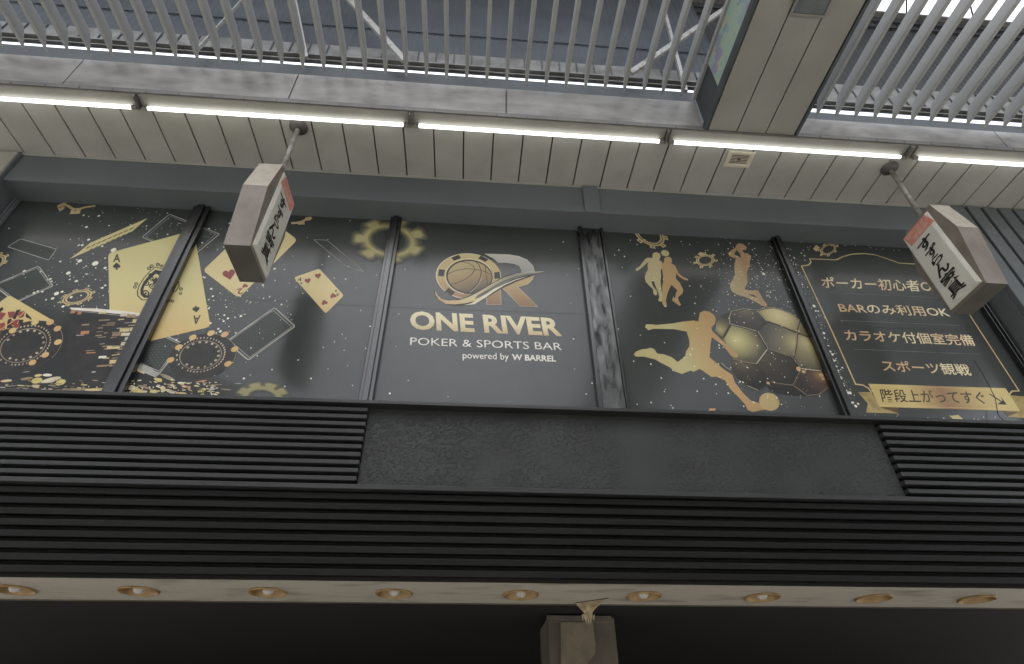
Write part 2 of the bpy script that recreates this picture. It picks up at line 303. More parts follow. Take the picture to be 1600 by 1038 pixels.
# ------------------------------------------------------------------ printed window film
ART=[('playing_card',0,[('p','card_gold',2,[(-3232,5185),(-3240,5210),(-3242,5230),(-3237,5245),(-3225,5256),(-2665,5566),(-2649,5571),(-2634,5566),(-2620,5551),(-2607,5527),(-2164,4517),(-2157,4496),(-2156,4480),(-2162,4468),(-2175,4459),(-2788,4214),(-2801,4211),(-2813,4216),(-2824,4227),(-2834,4245)]),
('t','ink',3,'A',(-3172,5134),(60,4),(-33,96),0.02),('p','ink',3,[(-3120,5084),(-3119,5080),(-3120,5072),(-3127,5066),(-3137,5068),(-3148,5078),(-3153,5090),(-3151,5103),(-3146,5115),(-3141,5125),(-3140,5133),(-3141,5136),(-3139,5133),(-3132,5126),(-3120,5116),(-3106,5106),(-3095,5094),(-3090,5082),(-3092,5072),(-3101,5068),(-3111,5072),(-3118,5080)]),
('p','ink',3,[(-3122,5087),(-3094,5049),(-3118,5048)]),
('t','ink',3,'A',(-2257,4590),(-56,-10),(19,-93),0.02),('p','ink',3,[(-2317,4655),(-2318,4658),(-2317,4666),(-2311,4672),(-2302,4672),(-2292,4666),(-2288,4655),(-2289,4643),(-2294,4631),(-2298,4621),(-2299,4614),(-2298,4611),(-2300,4614),(-2306,4619),(-2317,4625),(-2330,4632),(-2340,4641),(-2345,4652),(-2342,4662),(-2335,4666),(-2326,4664),(-2319,4658)]),
('p','ink',3,[(-2313,4645),(-2338,4676),(-2317,4682)]),
('l','ink',3,[(-2804,5097),(-2714,5080),(-2630,5025),(-2556,4947),(-2528,4882),(-2543,4830),(-2584,4799),(-2608,4747),(-2641,4724),(-2702,4749),(-2734,4726),(-2775,4723),(-2823,4763),(-2847,4819),(-2855,4884),(-2849,4965),(-2829,5042)],8.3,True),('p','ink',3,[(-2790,5068),(-2714,5053),(-2642,5006),(-2578,4939),(-2554,4883),(-2566,4839),(-2602,4812),(-2622,4767),(-2651,4747),(-2703,4769),(-2731,4749),(-2766,4746),(-2808,4781),(-2828,4829),(-2835,4885),(-2830,4955),(-2812,5021)]),
('p','card_gold',4,[(-2770,5019),(-2708,5008),(-2650,4972),(-2600,4921),(-2581,4879),(-2592,4844),(-2621,4823),(-2638,4789),(-2662,4774),(-2704,4790),(-2727,4774),(-2756,4773),(-2789,4799),(-2805,4836),(-2810,4879),(-2804,4933),(-2788,4983)]),
('e','ink',5,(-2807,4908),(28.7,-10.7),(3.1,-29.1),0.62,0,360,14),('e','ink',5,(-2807,4908),(7.7,0.5),(3.7,-10.0),0,0,360,8),('e','ink',5,(-2748,4876),(28.6,-10.7),(2.9,-28.9),0.62,0,360,14),('e','ink',5,(-2748,4876),(7.7,0.5),(3.7,-10.0),0,0,360,8),('e','ink',5,(-2770,4794),(33.9,-12.6),(3.5,-33.9),0.62,0,360,14),('e','ink',5,(-2770,4794),(9.2,0.6),(4.3,-11.7),0,0,360,8),('e','ink',5,(-2706,4937),(28.7,-10.9),(2.7,-29.4),0.62,0,360,14),('e','ink',5,(-2706,4937),(7.7,0.5),(3.6,-10.2),0,0,360,8),('e','ink',5,(-2650,4896),(28.5,-10.8),(2.5,-29.1),0.62,0,360,14),('e','ink',5,(-2650,4896),(7.8,0.5),(3.5,-10.1),0,0,360,8),('e','ink',5,(-2686,4836),(31.2,-11.8),(2.9,-31.6),0.62,0,360,14),('e','ink',5,(-2686,4836),(8.5,0.5),(3.9,-11.0),0,0,360,8),('e','ink',5,(-2776,4955),(23.1,-8.8),(2.4,-23.6),0.62,0,360,14),('e','ink',5,(-2776,4955),(6.2,0.4),(2.9,-8.2),0,0,360,8),('e','ink',5,(-2634,4942),(23.0,-8.7),(2.0,-23.6),0.62,0,360,14),('e','ink',5,(-2634,4942),(6.2,0.4),(2.8,-8.2),0,0,360,8),('e','ink',5,(-2802,4998),(23.2,-8.8),(2.5,-23.9),0.62,0,360,14),('e','ink',5,(-2802,4998),(6.2,0.4),(3.0,-8.3),0,0,360,8),('e','ink',5,(-2737,5025),(23.2,-8.9),(2.3,-24.0),0.62,0,360,14),('e','ink',5,(-2737,5025),(6.2,0.4),(2.9,-8.3),0,0,360,8),('p','ink',5,[(-2756,4986),(-2730,4958),(-2704,4960),(-2714,4929),(-2691,4894),(-2730,4913),(-2748,4890),(-2758,4934),(-2787,4954),(-2756,4956)]),
('e','ink',3,(-2848,5079),(15.8,1.1),(7.0,-19.1),0.55,0,360,12),('e','ink',3,(-2848,5079),(4.0,0.3),(2.1,-5.6),0,0,360,6),('e','ink',3,(-2836,5107),(17.4,1.1),(7.6,-21.2),0.55,0,360,12),('e','ink',3,(-2836,5107),(4.3,0.3),(2.2,-6.2),0,0,360,6),('e','ink',3,(-2791,5129),(17.5,1.2),(7.6,-21.3),0.55,0,360,12),('e','ink',3,(-2791,5129),(4.4,0.3),(2.3,-6.3),0,0,360,6),('e','ink',3,(-2754,5116),(13.8,1.0),(5.9,-16.7),0.55,0,360,12),('e','ink',3,(-2754,5116),(3.5,0.3),(1.8,-4.9),0,0,360,6),('e','ink',3,(-2886,4896),(15.3,1.0),(6.9,-18.3),0.55,0,360,12),('e','ink',3,(-2886,4896),(3.8,0.2),(2.0,-5.4),0,0,360,6),('e','ink',3,(-2883,4860),(15.3,0.9),(6.9,-18.1),0.55,0,360,12),('e','ink',3,(-2883,4860),(3.9,0.2),(2.1,-5.4),0,0,360,6),('e','ink',3,(-2704,4671),(16.0,0.9),(6.7,-18.4),0.55,0,360,12),('e','ink',3,(-2704,4671),(4.0,0.3),(2.0,-5.4),0,0,360,6),('e','ink',3,(-2709,4644),(15.0,0.8),(6.3,-17.2),0.55,0,360,12),('e','ink',3,(-2709,4644),(3.8,0.2),(1.9,-5.1),0,0,360,6),('e','ink',3,(-2550,4729),(15.2,0.9),(6.0,-17.6),0.55,0,360,12),('e','ink',3,(-2550,4729),(3.8,0.2),(1.8,-5.2),0,0,360,6),('e','ink',3,(-2527,4724),(13.2,0.7),(5.2,-15.3),0.55,0,360,12),('e','ink',3,(-2527,4724),(3.3,0.2),(1.5,-4.5),0,0,360,6),('e','ink',3,(-2506,4861),(15.5,1.0),(6.0,-18.2),0.55,0,360,12),('e','ink',3,(-2506,4861),(3.8,0.3),(1.7,-5.3),0,0,360,6),('e','ink',3,(-2494,4811),(13.4,0.8),(5.2,-15.6),0.55,0,360,12),('e','ink',3,(-2494,4811),(3.4,0.2),(1.5,-4.6),0,0,360,6)]),
('playing_card',0,[('p','card_tan',2,[(-2356,5056),(-2373,5071),(-2382,5088),(-2385,5106),(-2380,5124),(-2100,5815),(-2089,5833),(-2076,5841),(-2059,5839),(-2039,5826),(-1717,5560),(-1701,5543),(-1692,5525),(-1690,5505),(-1696,5484),(-1992,4826),(-2001,4812),(-2014,4806),(-2028,4808),(-2046,4818)]),
('p','heart_red',3,[(-2172,5076),(-2174,5082),(-2174,5099),(-2164,5113),(-2147,5114),(-2129,5101),(-2119,5079),(-2120,5053),(-2127,5028),(-2133,5006),(-2134,4991),(-2133,4985),(-2136,4990),(-2148,5000),(-2168,5012),(-2192,5025),(-2212,5042),(-2222,5064),(-2219,5085),(-2206,5096),(-2189,5093),(-2176,5082)]),
('p','heart_red',3,[(-1990,4921),(-1989,4919),(-1990,4912),(-1994,4907),(-2002,4906),(-2010,4912),(-2013,4921),(-2012,4931),(-2008,4941),(-2005,4950),(-2004,4956),(-2004,4958),(-2003,4956),(-1998,4952),(-1989,4947),(-1979,4942),(-1971,4935),(-1967,4926),(-1969,4917),(-1976,4913),(-1983,4915),(-1988,4919)]),
('t','heart_red',3,'2',(-2005,4903),(-44,-14),(20,-65),0.02),('p','heart_red',3,[(-1950,5555),(-1951,5562),(-1950,5580),(-1939,5595),(-1920,5597),(-1902,5584),(-1893,5560),(-1895,5533),(-1904,5506),(-1911,5482),(-1913,5466),(-1912,5460),(-1915,5465),(-1927,5475),(-1948,5487),(-1973,5500),(-1993,5518),(-2002,5541),(-1998,5564),(-1984,5576),(-1966,5573),(-1953,5562)])]),
('playing_card',0,[('p','card_tan',2,[(-1588,5031),(-1596,5041),(-1598,5050),(-1596,5058),(-1589,5064),(-1428,5163),(-1419,5167),(-1409,5166),(-1399,5162),(-1390,5153),(-1158,4891),(-1151,4881),(-1147,4870),(-1148,4860),(-1152,4849),(-1245,4680),(-1251,4672),(-1258,4669),(-1265,4672),(-1274,4679)]),
('p','heart_red',3,[(-1483,5033),(-1484,5037),(-1483,5045),(-1478,5052),(-1469,5052),(-1461,5045),(-1457,5033),(-1458,5020),(-1463,5007),(-1466,4996),(-1467,4988),(-1467,4985),(-1468,4987),(-1474,4993),(-1484,5000),(-1495,5008),(-1504,5018),(-1508,5029),(-1506,5040),(-1499,5045),(-1490,5043),(-1485,5037)]),
('p','heart_red',3,[(-1407,5096),(-1407,5100),(-1406,5108),(-1401,5115),(-1392,5115),(-1384,5108),(-1380,5096),(-1382,5082),(-1386,5069),(-1390,5058),(-1391,5050),(-1391,5047),(-1392,5050),(-1398,5055),(-1407,5062),(-1419,5070),(-1428,5080),(-1432,5092),(-1429,5103),(-1422,5108),(-1414,5106),(-1408,5100)]),
('p','heart_red',3,[(-1227,4851),(-1226,4848),(-1227,4840),(-1232,4832),(-1240,4831),(-1248,4838),(-1253,4849),(-1252,4862),(-1248,4875),(-1245,4886),(-1244,4894),(-1245,4897),(-1243,4895),(-1238,4890),(-1228,4884),(-1217,4878),(-1208,4869),(-1203,4858),(-1205,4847),(-1212,4841),(-1220,4843),(-1226,4848)]),
('p','heart_red',3,[(-1286,4771),(-1285,4768),(-1286,4760),(-1290,4753),(-1298,4752),(-1307,4758),(-1311,4769),(-1310,4782),(-1306,4795),(-1304,4806),(-1303,4814),(-1304,4816),(-1302,4814),(-1296,4809),(-1287,4803),(-1276,4797),(-1267,4789),(-1262,4778),(-1264,4767),(-1270,4762),(-1278,4763),(-1284,4768)]),
('t','ink',3,'4',(-1561,5002),(31,10),(-13,49),0.0),('t','ink',3,'4',(-1181,4902),(-29,-9),(7,-40),0.0),('p','ink',3,[(-1526,4985),(-1526,4983),(-1526,4980),(-1528,4978),(-1531,4978),(-1534,4980),(-1536,4985),(-1535,4990),(-1534,4995),(-1533,4999),(-1532,5002),(-1533,5003),(-1532,5002),(-1530,5000),(-1526,4997),(-1522,4994),(-1519,4991),(-1517,4986),(-1518,4982),(-1520,4980),(-1523,4981),(-1526,4983)]),
('p','ink',3,[(-1217,4922),(-1217,4924),(-1217,4926),(-1214,4928),(-1211,4928),(-1208,4924),(-1208,4920),(-1209,4915),(-1211,4911),(-1213,4907),(-1214,4904),(-1214,4903),(-1214,4904),(-1216,4907),(-1219,4910),(-1223,4914),(-1226,4918),(-1227,4923),(-1225,4927),(-1222,4928),(-1220,4926),(-1218,4924)])]),
('playing_card',0,[('p','card_gold',2,[(-3884,4498),(-3892,4512),(-3898,4526),(-3899,4538),(-3896,4548),(-3828,4693),(-3822,4701),(-3813,4705),(-3802,4704),(-3789,4698),(-3375,4475),(-3363,4467),(-3355,4458),(-3352,4448),(-3353,4437),(-3411,4214),(-3415,4204),(-3420,4195),(-3427,4188),(-3435,4182),(-3583,4103),(-3591,4100),(-3600,4103),(-3610,4110),(-3620,4122)]),
('p','heart_red',3,[(-3802,4534),(-3748,4524),(-3744,4459),(-3762,4458)]),
('p','ink',3,[(-3829,4560),(-3809,4588),(-3786,4562),(-3804,4521)]),
('p','heart_red',3,[(-3745,4538),(-3691,4547),(-3668,4482),(-3706,4480)]),
('p','ink',3,[(-3688,4561),(-3658,4569),(-3650,4464),(-3675,4475)]),
('p','heart_red',3,[(-3669,4542),(-3618,4558),(-3601,4493),(-3632,4478)]),
('p','ink',3,[(-3706,4461),(-3684,4475),(-3631,4387),(-3667,4372)]),
('p','heart_red',3,[(-3681,4449),(-3624,4472),(-3614,4420),(-3651,4399)]),
('p','heart_red',3,[(-3743,4420),(-3712,4434),(-3680,4372),(-3705,4345)]),
('p','ink',3,[(-3621,4465),(-3588,4467),(-3573,4416),(-3606,4414)]),
('p','flesh_print',3,[(-3753,4478),(-3732,4512),(-3698,4454),(-3726,4434)]),
('p','ink',3,[(-3705,4345),(-3662,4373),(-3634,4336),(-3689,4314)]),
('p','heart_red',3,[(-3634,4413),(-3598,4427),(-3578,4377),(-3618,4362)]),
('p','ink',3,[(-3604,4539),(-3541,4489),(-3524,4464),(-3557,4482),(-3586,4493)]),
('l','card_gold',4,[(-3711,4357),(-3668,4424),(-3631,4504),(-3615,4572)],7.3,False)]),
('playing_card',0,[('p','cardback',1,[(-4107,5258),(-4052,5363),(-3697,5258),(-3700,5122)]),
('l','silver_print',1.5,[(-4088,5252),(-4096,5255),(-4100,5260),(-4102,5265),(-4100,5271),(-4059,5350),(-4054,5355),(-4049,5358),(-4042,5359),(-4033,5358),(-3715,5263),(-3707,5260),(-3702,5254),(-3699,5247),(-3698,5238),(-3700,5141),(-3701,5133),(-3704,5128),(-3710,5126),(-3718,5128)],7.8,True)]),
('playing_card',0,[('p','cardback',1,[(-3752,5049),(-3533,4834),(-3732,4640),(-3994,4812)]),
('l','silver_print',1.5,[(-3762,5040),(-3756,5043),(-3750,5042),(-3743,5039),(-3734,5032),(-3550,4850),(-3543,4843),(-3540,4836),(-3539,4830),(-3542,4825),(-3723,4648),(-3728,4645),(-3734,4645),(-3741,4647),(-3749,4651),(-3976,4801),(-3983,4806),(-3987,4812),(-3987,4817),(-3984,4822)],11.4,True),('l','silver_print',1.5,[(-3752,5027),(-3555,4834),(-3734,4658),(-3970,4814)],4.6,True)]),
('playing_card',0,[('p','cardback',1,[(-2918,5783),(-2391,5551),(-2538,5241),(-3048,5459)]),
('l','silver_print',1.5,[(-2926,5765),(-2921,5773),(-2916,5777),(-2908,5778),(-2899,5775),(-2410,5559),(-2402,5554),(-2398,5549),(-2397,5542),(-2400,5534),(-2531,5257),(-2535,5251),(-2541,5247),(-2548,5247),(-2556,5249),(-3030,5451),(-3037,5455),(-3042,5461),(-3043,5468),(-3042,5476)],9.4,True),('l','silver_print',1.5,[(-2898,5755),(-2425,5546),(-2556,5267),(-3016,5463)],3.7,True)]),
('playing_card',0,[('p','cardback',1,[(-2574,4423),(-2307,4295),(-2381,4007),(-2657,4125)]),
('l','silver_print',1.5,[(-2578,4408),(-2575,4414),(-2571,4417),(-2565,4418),(-2558,4415),(-2323,4303),(-2316,4299),(-2312,4293),(-2310,4287),(-2311,4280),(-2378,4021),(-2380,4015),(-2384,4012),(-2390,4011),(-2397,4013),(-2641,4118),(-2648,4122),(-2652,4127),(-2654,4132),(-2653,4139)],12.5,True),('l','silver_print',1.5,[(-2564,4401),(-2325,4287),(-2391,4027),(-2639,4133)],5.0,True)]),
('playing_card',0,[('p','cardback',1,[(-1689,4702),(-1479,4513),(-1761,4160),(-1977,4331)]),
('l','silver_print',1.5,[(-1699,4689),(-1694,4694),(-1688,4695),(-1682,4693),(-1674,4688),(-1493,4526),(-1487,4520),(-1485,4514),(-1485,4507),(-1488,4501),(-1752,4171),(-1757,4167),(-1762,4165),(-1768,4167),(-1775,4171),(-1962,4319),(-1968,4325),(-1971,4331),(-1971,4336),(-1968,4342)],11.4,True),('l','silver_print',1.5,[(-1693,4672),(-1504,4504),(-1758,4185),(-1952,4340)],4.6,True)]),
('playing_card',0,[('l','silver_print',1.5,[(-1516,5526),(-1523,5532),(-1524,5537),(-1522,5540),(-1516,5541),(-1427,5542),(-1419,5542),(-1410,5539),(-1402,5534),(-1393,5527),(-1025,5176),(-1019,5170),(-1018,5167),(-1020,5166),(-1027,5167),(-1161,5212),(-1170,5216),(-1178,5220),(-1186,5226),(-1194,5232)],4.2,True)]),
('playing_card',0,[('p','card_gold',2,[(-3542,5144),(-3498,5238),(-3455,5354),(-3092,5715),(-3162,5522),(-3344,5338)]),
('p','ink',3,[(-3464,5284),(-3442,5315),(-3434,5309),(-3456,5278)]),
('p','ink',3,[(-3424,5268),(-3409,5291),(-3404,5285),(-3420,5263)]),
('p','ink',3,[(-3431,5316),(-3409,5347),(-3401,5341),(-3423,5310)]),
('p','ink',3,[(-3392,5300),(-3377,5323),(-3372,5317),(-3388,5295)]),
('p','ink',3,[(-3399,5348),(-3376,5380),(-3368,5374),(-3390,5342)]),
('p','ink',3,[(-3359,5332),(-3344,5355),(-3339,5350),(-3355,5327)]),
('p','ink',3,[(-3366,5381),(-3343,5413),(-3335,5406),(-3358,5374)]),
('p','ink',3,[(-3326,5364),(-3311,5388),(-3306,5382),(-3322,5360)]),
('p','ink',3,[(-3333,5414),(-3310,5446),(-3302,5440),(-3324,5407)]),
('p','ink',3,[(-3293,5397),(-3277,5420),(-3272,5415),(-3289,5392)]),
('p','ink',3,[(-3299,5447),(-3276,5479),(-3268,5473),(-3291,5440)]),
('p','ink',3,[(-3259,5430),(-3244,5454),(-3238,5448),(-3255,5425)]),
('p','ink',3,[(-3266,5480),(-3242,5513),(-3234,5506),(-3257,5473)]),
('p','ink',3,[(-3225,5463),(-3209,5487),(-3204,5482),(-3221,5458)]),
('p','ink',3,[(-3231,5514),(-3208,5547),(-3199,5540),(-3223,5507)]),
('p','ink',3,[(-3191,5497),(-3175,5521),(-3170,5515),(-3187,5492)]),
('p','ink',3,[(-3197,5548),(-3173,5581),(-3165,5575),(-3189,5541)])]),
('card_back_pattern',0,[('d','green_dot',1.6,[(-2556,4352,39),(-2563,4324,39),(-2570,4296,39),(-2577,4269,39),(-2584,4241,39),(-2591,4214,39),(-2598,4187,39),(-2605,4160,39),(-2534,4327,39),(-2541,4300,39),(-2548,4272,39),(-2555,4245,39),(-2562,4218,39),(-2569,4190,39),(-2576,4164,39),(-2583,4137,39),(-2504,4331,39),(-2512,4303,39),(-2519,4275,39),(-2526,4248,39),(-2534,4221,39),(-2541,4194,39),(-2548,4167,39),(-2555,4141,39),(-2483,4306,39),(-2490,4279,39),(-2498,4251,39),(-2505,4224,39),(-2512,4197,39),(-2519,4171,39),(-2527,4144,39),(-2534,4118,39),(-2453,4309,39),(-2461,4282,39),(-2468,4255,39),(-2476,4228,39),(-2483,4201,39),(-2491,4174,39),(-2498,4148,39),(-2506,4122,39),(-2432,4285,39),(-2439,4258,39),(-2447,4231,39),(-2455,4204,39),(-2462,4178,39),(-2470,4151,39),(-2477,4125,39),(-2484,4099,39),(-2402,4288,39),(-2410,4261,39),(-2418,4234,39),(-2426,4207,39),(-2433,4181,39),(-2441,4154,39),(-2449,4128,39),(-2456,4102,39),(-2381,4264,39),(-2389,4237,39),(-2397,4210,39),(-2405,4184,39),(-2412,4158,39),(-2420,4132,39),(-2428,4106,39),(-2435,4080,39),(-2352,4267,39),(-2360,4240,39),(-2368,4213,39),(-2376,4187,39),(-2384,4161,39),(-2392,4135,39),(-2399,4109,39),(-2407,4083,39)]),
('d','green_dot',1.6,[(-1684,4632,31),(-1704,4605,31),(-1725,4579,31),(-1745,4553,31),(-1765,4527,31),(-1784,4501,31),(-1804,4475,31),(-1823,4450,31),(-1843,4425,31),(-1862,4400,31),(-1881,4375,31),(-1900,4350,31),(-1677,4602,31),(-1697,4576,31),(-1717,4550,31),(-1737,4524,31),(-1757,4498,31),(-1776,4473,31),(-1796,4447,31),(-1816,4422,31),(-1835,4397,31),(-1854,4372,31),(-1873,4348,31),(-1892,4323,31),(-1649,4600,31),(-1669,4574,31),(-1689,4547,31),(-1709,4521,31),(-1729,4496,31),(-1749,4470,31),(-1769,4445,31),(-1788,4420,31),(-1808,4395,31),(-1827,4370,31),(-1846,4345,31),(-1865,4321,31),(-1641,4571,31),(-1662,4545,31),(-1682,4519,31),(-1702,4493,31),(-1722,4468,31),(-1742,4442,31),(-1761,4417,31),(-1781,4392,31),(-1800,4367,31),(-1819,4343,31),(-1838,4318,31),(-1857,4294,31),(-1613,4568,31),(-1634,4542,31),(-1654,4516,31),(-1674,4490,31),(-1694,4465,31),(-1714,4440,31),(-1734,4414,31),(-1754,4390,31),(-1773,4365,31),(-1792,4340,31),(-1811,4316,31),(-1830,4291,31),(-1606,4540,31),(-1627,4514,31),(-1647,4488,31),(-1667,4462,31),(-1687,4437,31),(-1707,4412,31),(-1726,4387,31),(-1746,4362,31),(-1765,4338,31),(-1784,4313,31),(-1804,4289,31),(-1823,4265,31),(-1578,4537,31),(-1599,4511,31),(-1619,4485,31),(-1640,4460,31),(-1660,4434,31),(-1680,4409,31),(-1699,4384,31),(-1719,4360,31),(-1738,4335,31),(-1758,4310,31),(-1777,4286,31),(-1796,4262,31),(-1571,4508,31),(-1592,4483,31),(-1612,4457,31),(-1632,4432,31),(-1652,4407,31),(-1672,4382,31),(-1692,4357,31),(-1711,4332,31),(-1731,4308,31),(-1750,4284,31),(-1769,4260,31),(-1788,4236,31),(-1544,4506,31),(-1564,4480,31),(-1585,4455,31),(-1605,4429,31),(-1625,4404,31),(-1645,4379,31),(-1665,4354,31),(-1684,4330,31),(-1704,4305,31),(-1724,4281,31),(-1743,4257,31),(-1762,4233,31)]),
('d','green_dot',1.6,[(-3731,4972,26),(-3748,4959,26),(-3764,4945,26),(-3780,4932,26),(-3796,4918,26),(-3812,4905,26),(-3828,4892,26),(-3844,4879,26),(-3860,4866,26),(-3876,4852,26),(-3892,4839,26),(-3908,4826,26),(-3717,4944,26),(-3732,4930,26),(-3748,4917,26),(-3764,4904,26),(-3779,4891,26),(-3794,4878,26),(-3810,4865,26),(-3825,4852,26),(-3840,4839,26),(-3856,4826,26),(-3871,4813,26),(-3886,4800,26),(-3686,4929,26),(-3702,4916,26),(-3716,4902,26),(-3732,4889,26),(-3746,4876,26),(-3761,4864,26),(-3776,4851,26),(-3791,4838,26),(-3805,4825,26),(-3820,4812,26),(-3835,4800,26),(-3849,4787,26),(-3671,4900,26),(-3686,4888,26),(-3700,4875,26),(-3714,4862,26),(-3729,4849,26),(-3743,4836,26),(-3757,4824,26),(-3771,4811,26),(-3785,4799,26),(-3799,4786,26),(-3813,4774,26),(-3827,4761,26),(-3642,4886,26),(-3656,4873,26),(-3670,4860,26),(-3683,4847,26),(-3697,4835,26),(-3710,4822,26),(-3724,4810,26),(-3738,4797,26),(-3751,4785,26),(-3764,4772,26),(-3778,4760,26),(-3791,4748,26),(-3626,4858,26),(-3640,4845,26),(-3653,4833,26),(-3666,4820,26),(-3679,4808,26),(-3692,4796,26),(-3705,4783,26),(-3717,4771,26),(-3730,4759,26),(-3743,4747,26),(-3756,4735,26),(-3768,4722,26),(-3598,4843,26),(-3610,4830,26),(-3623,4818,26),(-3635,4806,26),(-3648,4794,26),(-3660,4781,26),(-3672,4769,26),(-3685,4757,26),(-3697,4745,26),(-3709,4733,26),(-3721,4721,26),(-3733,4709,26)])]),
('poker_chip',0,[('e','chip_dark',3,(-3447,4215),(194.7,150.2),(163.1,-202.1),0,0,360,36),('e','chip_rim',3.4,(-3447,4215),(194.7,150.2),(163.1,-202.1),0.985,-70,60,18),('e','chip_rim',3.4,(-3467,4221),(121.4,94.0),(109.0,-134.7),0.96,0,360,30),('e','bead',3.6,(-3328,4328),(1.6,9.3),(6.0,-4.2),0,0,360,7),('e','bead',3.6,(-3312,4305),(1.6,9.2),(5.9,-4.1),0,0,360,7),('e','bead',3.6,(-3299,4280),(1.6,9.1),(5.9,-4.2),0,0,360,7),('e','bead',3.6,(-3289,4254),(1.6,9.1),(5.9,-4.1),0,0,360,7),('e','bead',3.6,(-3284,4227),(1.6,9.0),(5.9,-4.1),0,0,360,7),('e','bead',3.6,(-3282,4200),(1.6,8.9),(5.8,-4.1),0,0,360,7),('e','bead',3.6,(-3284,4174),(1.6,8.9),(5.9,-4.0),0,0,360,7),('e','bead',3.6,(-3289,4149),(1.5,8.8),(5.8,-4.0),0,0,360,7),('e','bead',3.6,(-3299,4126),(1.6,8.8),(5.8,-3.9),0,0,360,7),('e','bead',3.6,(-3311,4105),(1.5,8.7),(5.8,-3.9),0,0,360,7),('e','bead',3.6,(-3326,4086),(1.5,8.6),(5.8,-3.9),0,0,360,7),('e','bead',3.6,(-3345,4070),(1.5,8.6),(5.8,-3.9),0,0,360,7),('e','bead',3.6,(-3365,4057),(1.4,8.6),(5.7,-3.9),0,0,360,7),('e','bead',3.6,(-3388,4048),(1.4,8.6),(5.8,-3.8),0,0,360,7),('e','bead',3.6,(-3412,4042),(1.4,8.6),(5.8,-3.8),0,0,360,7),('e','bead',3.6,(-3437,4039),(1.4,8.6),(5.8,-3.9),0,0,360,7),('e','bead',3.6,(-3462,4040),(1.3,8.5),(5.8,-3.9),0,0,360,7),('e','bead',3.6,(-3513,4053),(1.2,8.6),(5.8,-3.9),0,0,360,7),('e','bead',3.6,(-3561,4079),(1.2,8.6),(5.8,-3.9),0,0,360,7),('e','bead',3.6,(-3601,4117),(1.2,8.7),(5.9,-3.9),0,0,360,7),('e','bead',3.6,(-3631,4163),(1.1,8.8),(5.9,-4.0),0,0,360,7),('e','bead',3.6,(-3648,4215),(1.1,8.9),(6.0,-4.1),0,0,360,7),('e','bead',3.6,(-3651,4242),(1.2,9.1),(6.0,-4.0),0,0,360,7),('e','bead',3.6,(-3651,4268),(1.2,9.1),(6.0,-4.1),0,0,360,7),('e','bead',3.6,(-3646,4294),(1.1,9.2),(6.0,-4.1),0,0,360,7),('e','bead',3.6,(-3638,4318),(1.1,9.2),(6.0,-4.1),0,0,360,7),('e','bead',3.6,(-3626,4340),(1.1,9.3),(6.0,-4.1),0,0,360,7),('e','bead',3.6,(-3612,4360),(1.2,9.3),(6.1,-4.2),0,0,360,7),('e','bead',3.6,(-3593,4378),(1.2,9.4),(6.1,-4.2),0,0,360,7),('e','bead',3.6,(-3572,4392),(1.2,9.4),(6.1,-4.3),0,0,360,7),('e','bead',3.6,(-3549,4402),(1.2,9.4),(6.1,-4.2),0,0,360,7),('e','bead',3.6,(-3524,4409),(1.4,9.4),(6.1,-4.3),0,0,360,7),('e','bead',3.6,(-3498,4412),(1.3,9.5),(6.1,-4.2),0,0,360,7),('e','bead',3.6,(-3471,4411),(1.4,9.5),(6.1,-4.3),0,0,360,7),('e','bead',3.6,(-3444,4406),(1.4,9.4),(6.0,-4.3),0,0,360,7),('e','bead',3.6,(-3418,4397),(1.5,9.4),(6.0,-4.2),0,0,360,7),('e','bead',3.6,(-3392,4385),(1.5,9.4),(6.1,-4.2),0,0,360,7),('e','bead',3.6,(-3368,4369),(1.6,9.4),(6.0,-4.2),0,0,360,7),('e','bead',3.6,(-3347,4350),(1.6,9.3),(6.0,-4.2),0,0,360,7),('e','bead',3.6,(-3363,4301),(7.2,6.7),(7.3,-8.7),0,0,360,8),('e','bead',3.6,(-3336,4253),(7.2,6.6),(7.2,-8.6),0,0,360,8),('e','bead',3.6,(-3328,4201),(7.2,6.6),(7.2,-8.4),0,0,360,8),('e','bead',3.6,(-3338,4153),(7.1,6.5),(7.1,-8.3),0,0,360,8),('e','bead',3.6,(-3365,4114),(7.1,6.4),(7.2,-8.3),0,0,360,8),('e','bead',3.6,(-3405,4090),(7.0,6.3),(7.2,-8.2),0,0,360,8),('e','bead',3.6,(-3454,4083),(6.9,6.3),(7.2,-8.2),0,0,360,8),('e','bead',3.6,(-3504,4095),(6.9,6.3),(7.3,-8.2),0,0,360,8),('e','bead',3.6,(-3604,4266),(6.9,6.6),(7.5,-8.6),0,0,360,8),('e','bead',3.6,(-3586,4312),(7.0,6.8),(7.6,-8.7),0,0,360,8),('e','bead',3.6,(-3552,4346),(7.0,6.8),(7.5,-8.8),0,0,360,8),('e','bead',3.6,(-3506,4363),(7.1,6.9),(7.5,-8.8),0,0,360,8),('e','bead',3.6,(-3454,4361),(7.2,6.8),(7.5,-8.9),0,0,360,8),('e','bead',3.6,(-3404,4339),(7.2,6.8),(7.4,-8.8),0,0,360,8),('e','card_gold',3.8,(-3491,4446),(19.3,18.7),(18.9,-22.5),0,0,360,14),('e','card_tan',3.8,(-3379,4452),(19.7,18.8),(18.7,-22.6),0,0,360,14),('e','card_tan',3.8,(-3296,4392),(19.8,18.4),(18.3,-22.3),0,0,360,14),('e','card_gold',3.8,(-3233,4262),(19.6,17.8),(17.8,-21.6),0,0,360,14),('e','card_gold',3.8,(-3270,4139),(19.2,17.1),(17.6,-20.9),0,0,360,14),('e','card_gold',3.8,(-3328,4065),(18.8,16.8),(17.5,-20.4),0,0,360,14),('e','card_gold',3.8,(-3615,4356),(18.7,18.2),(19.0,-22.0),0,0,360,14)]),
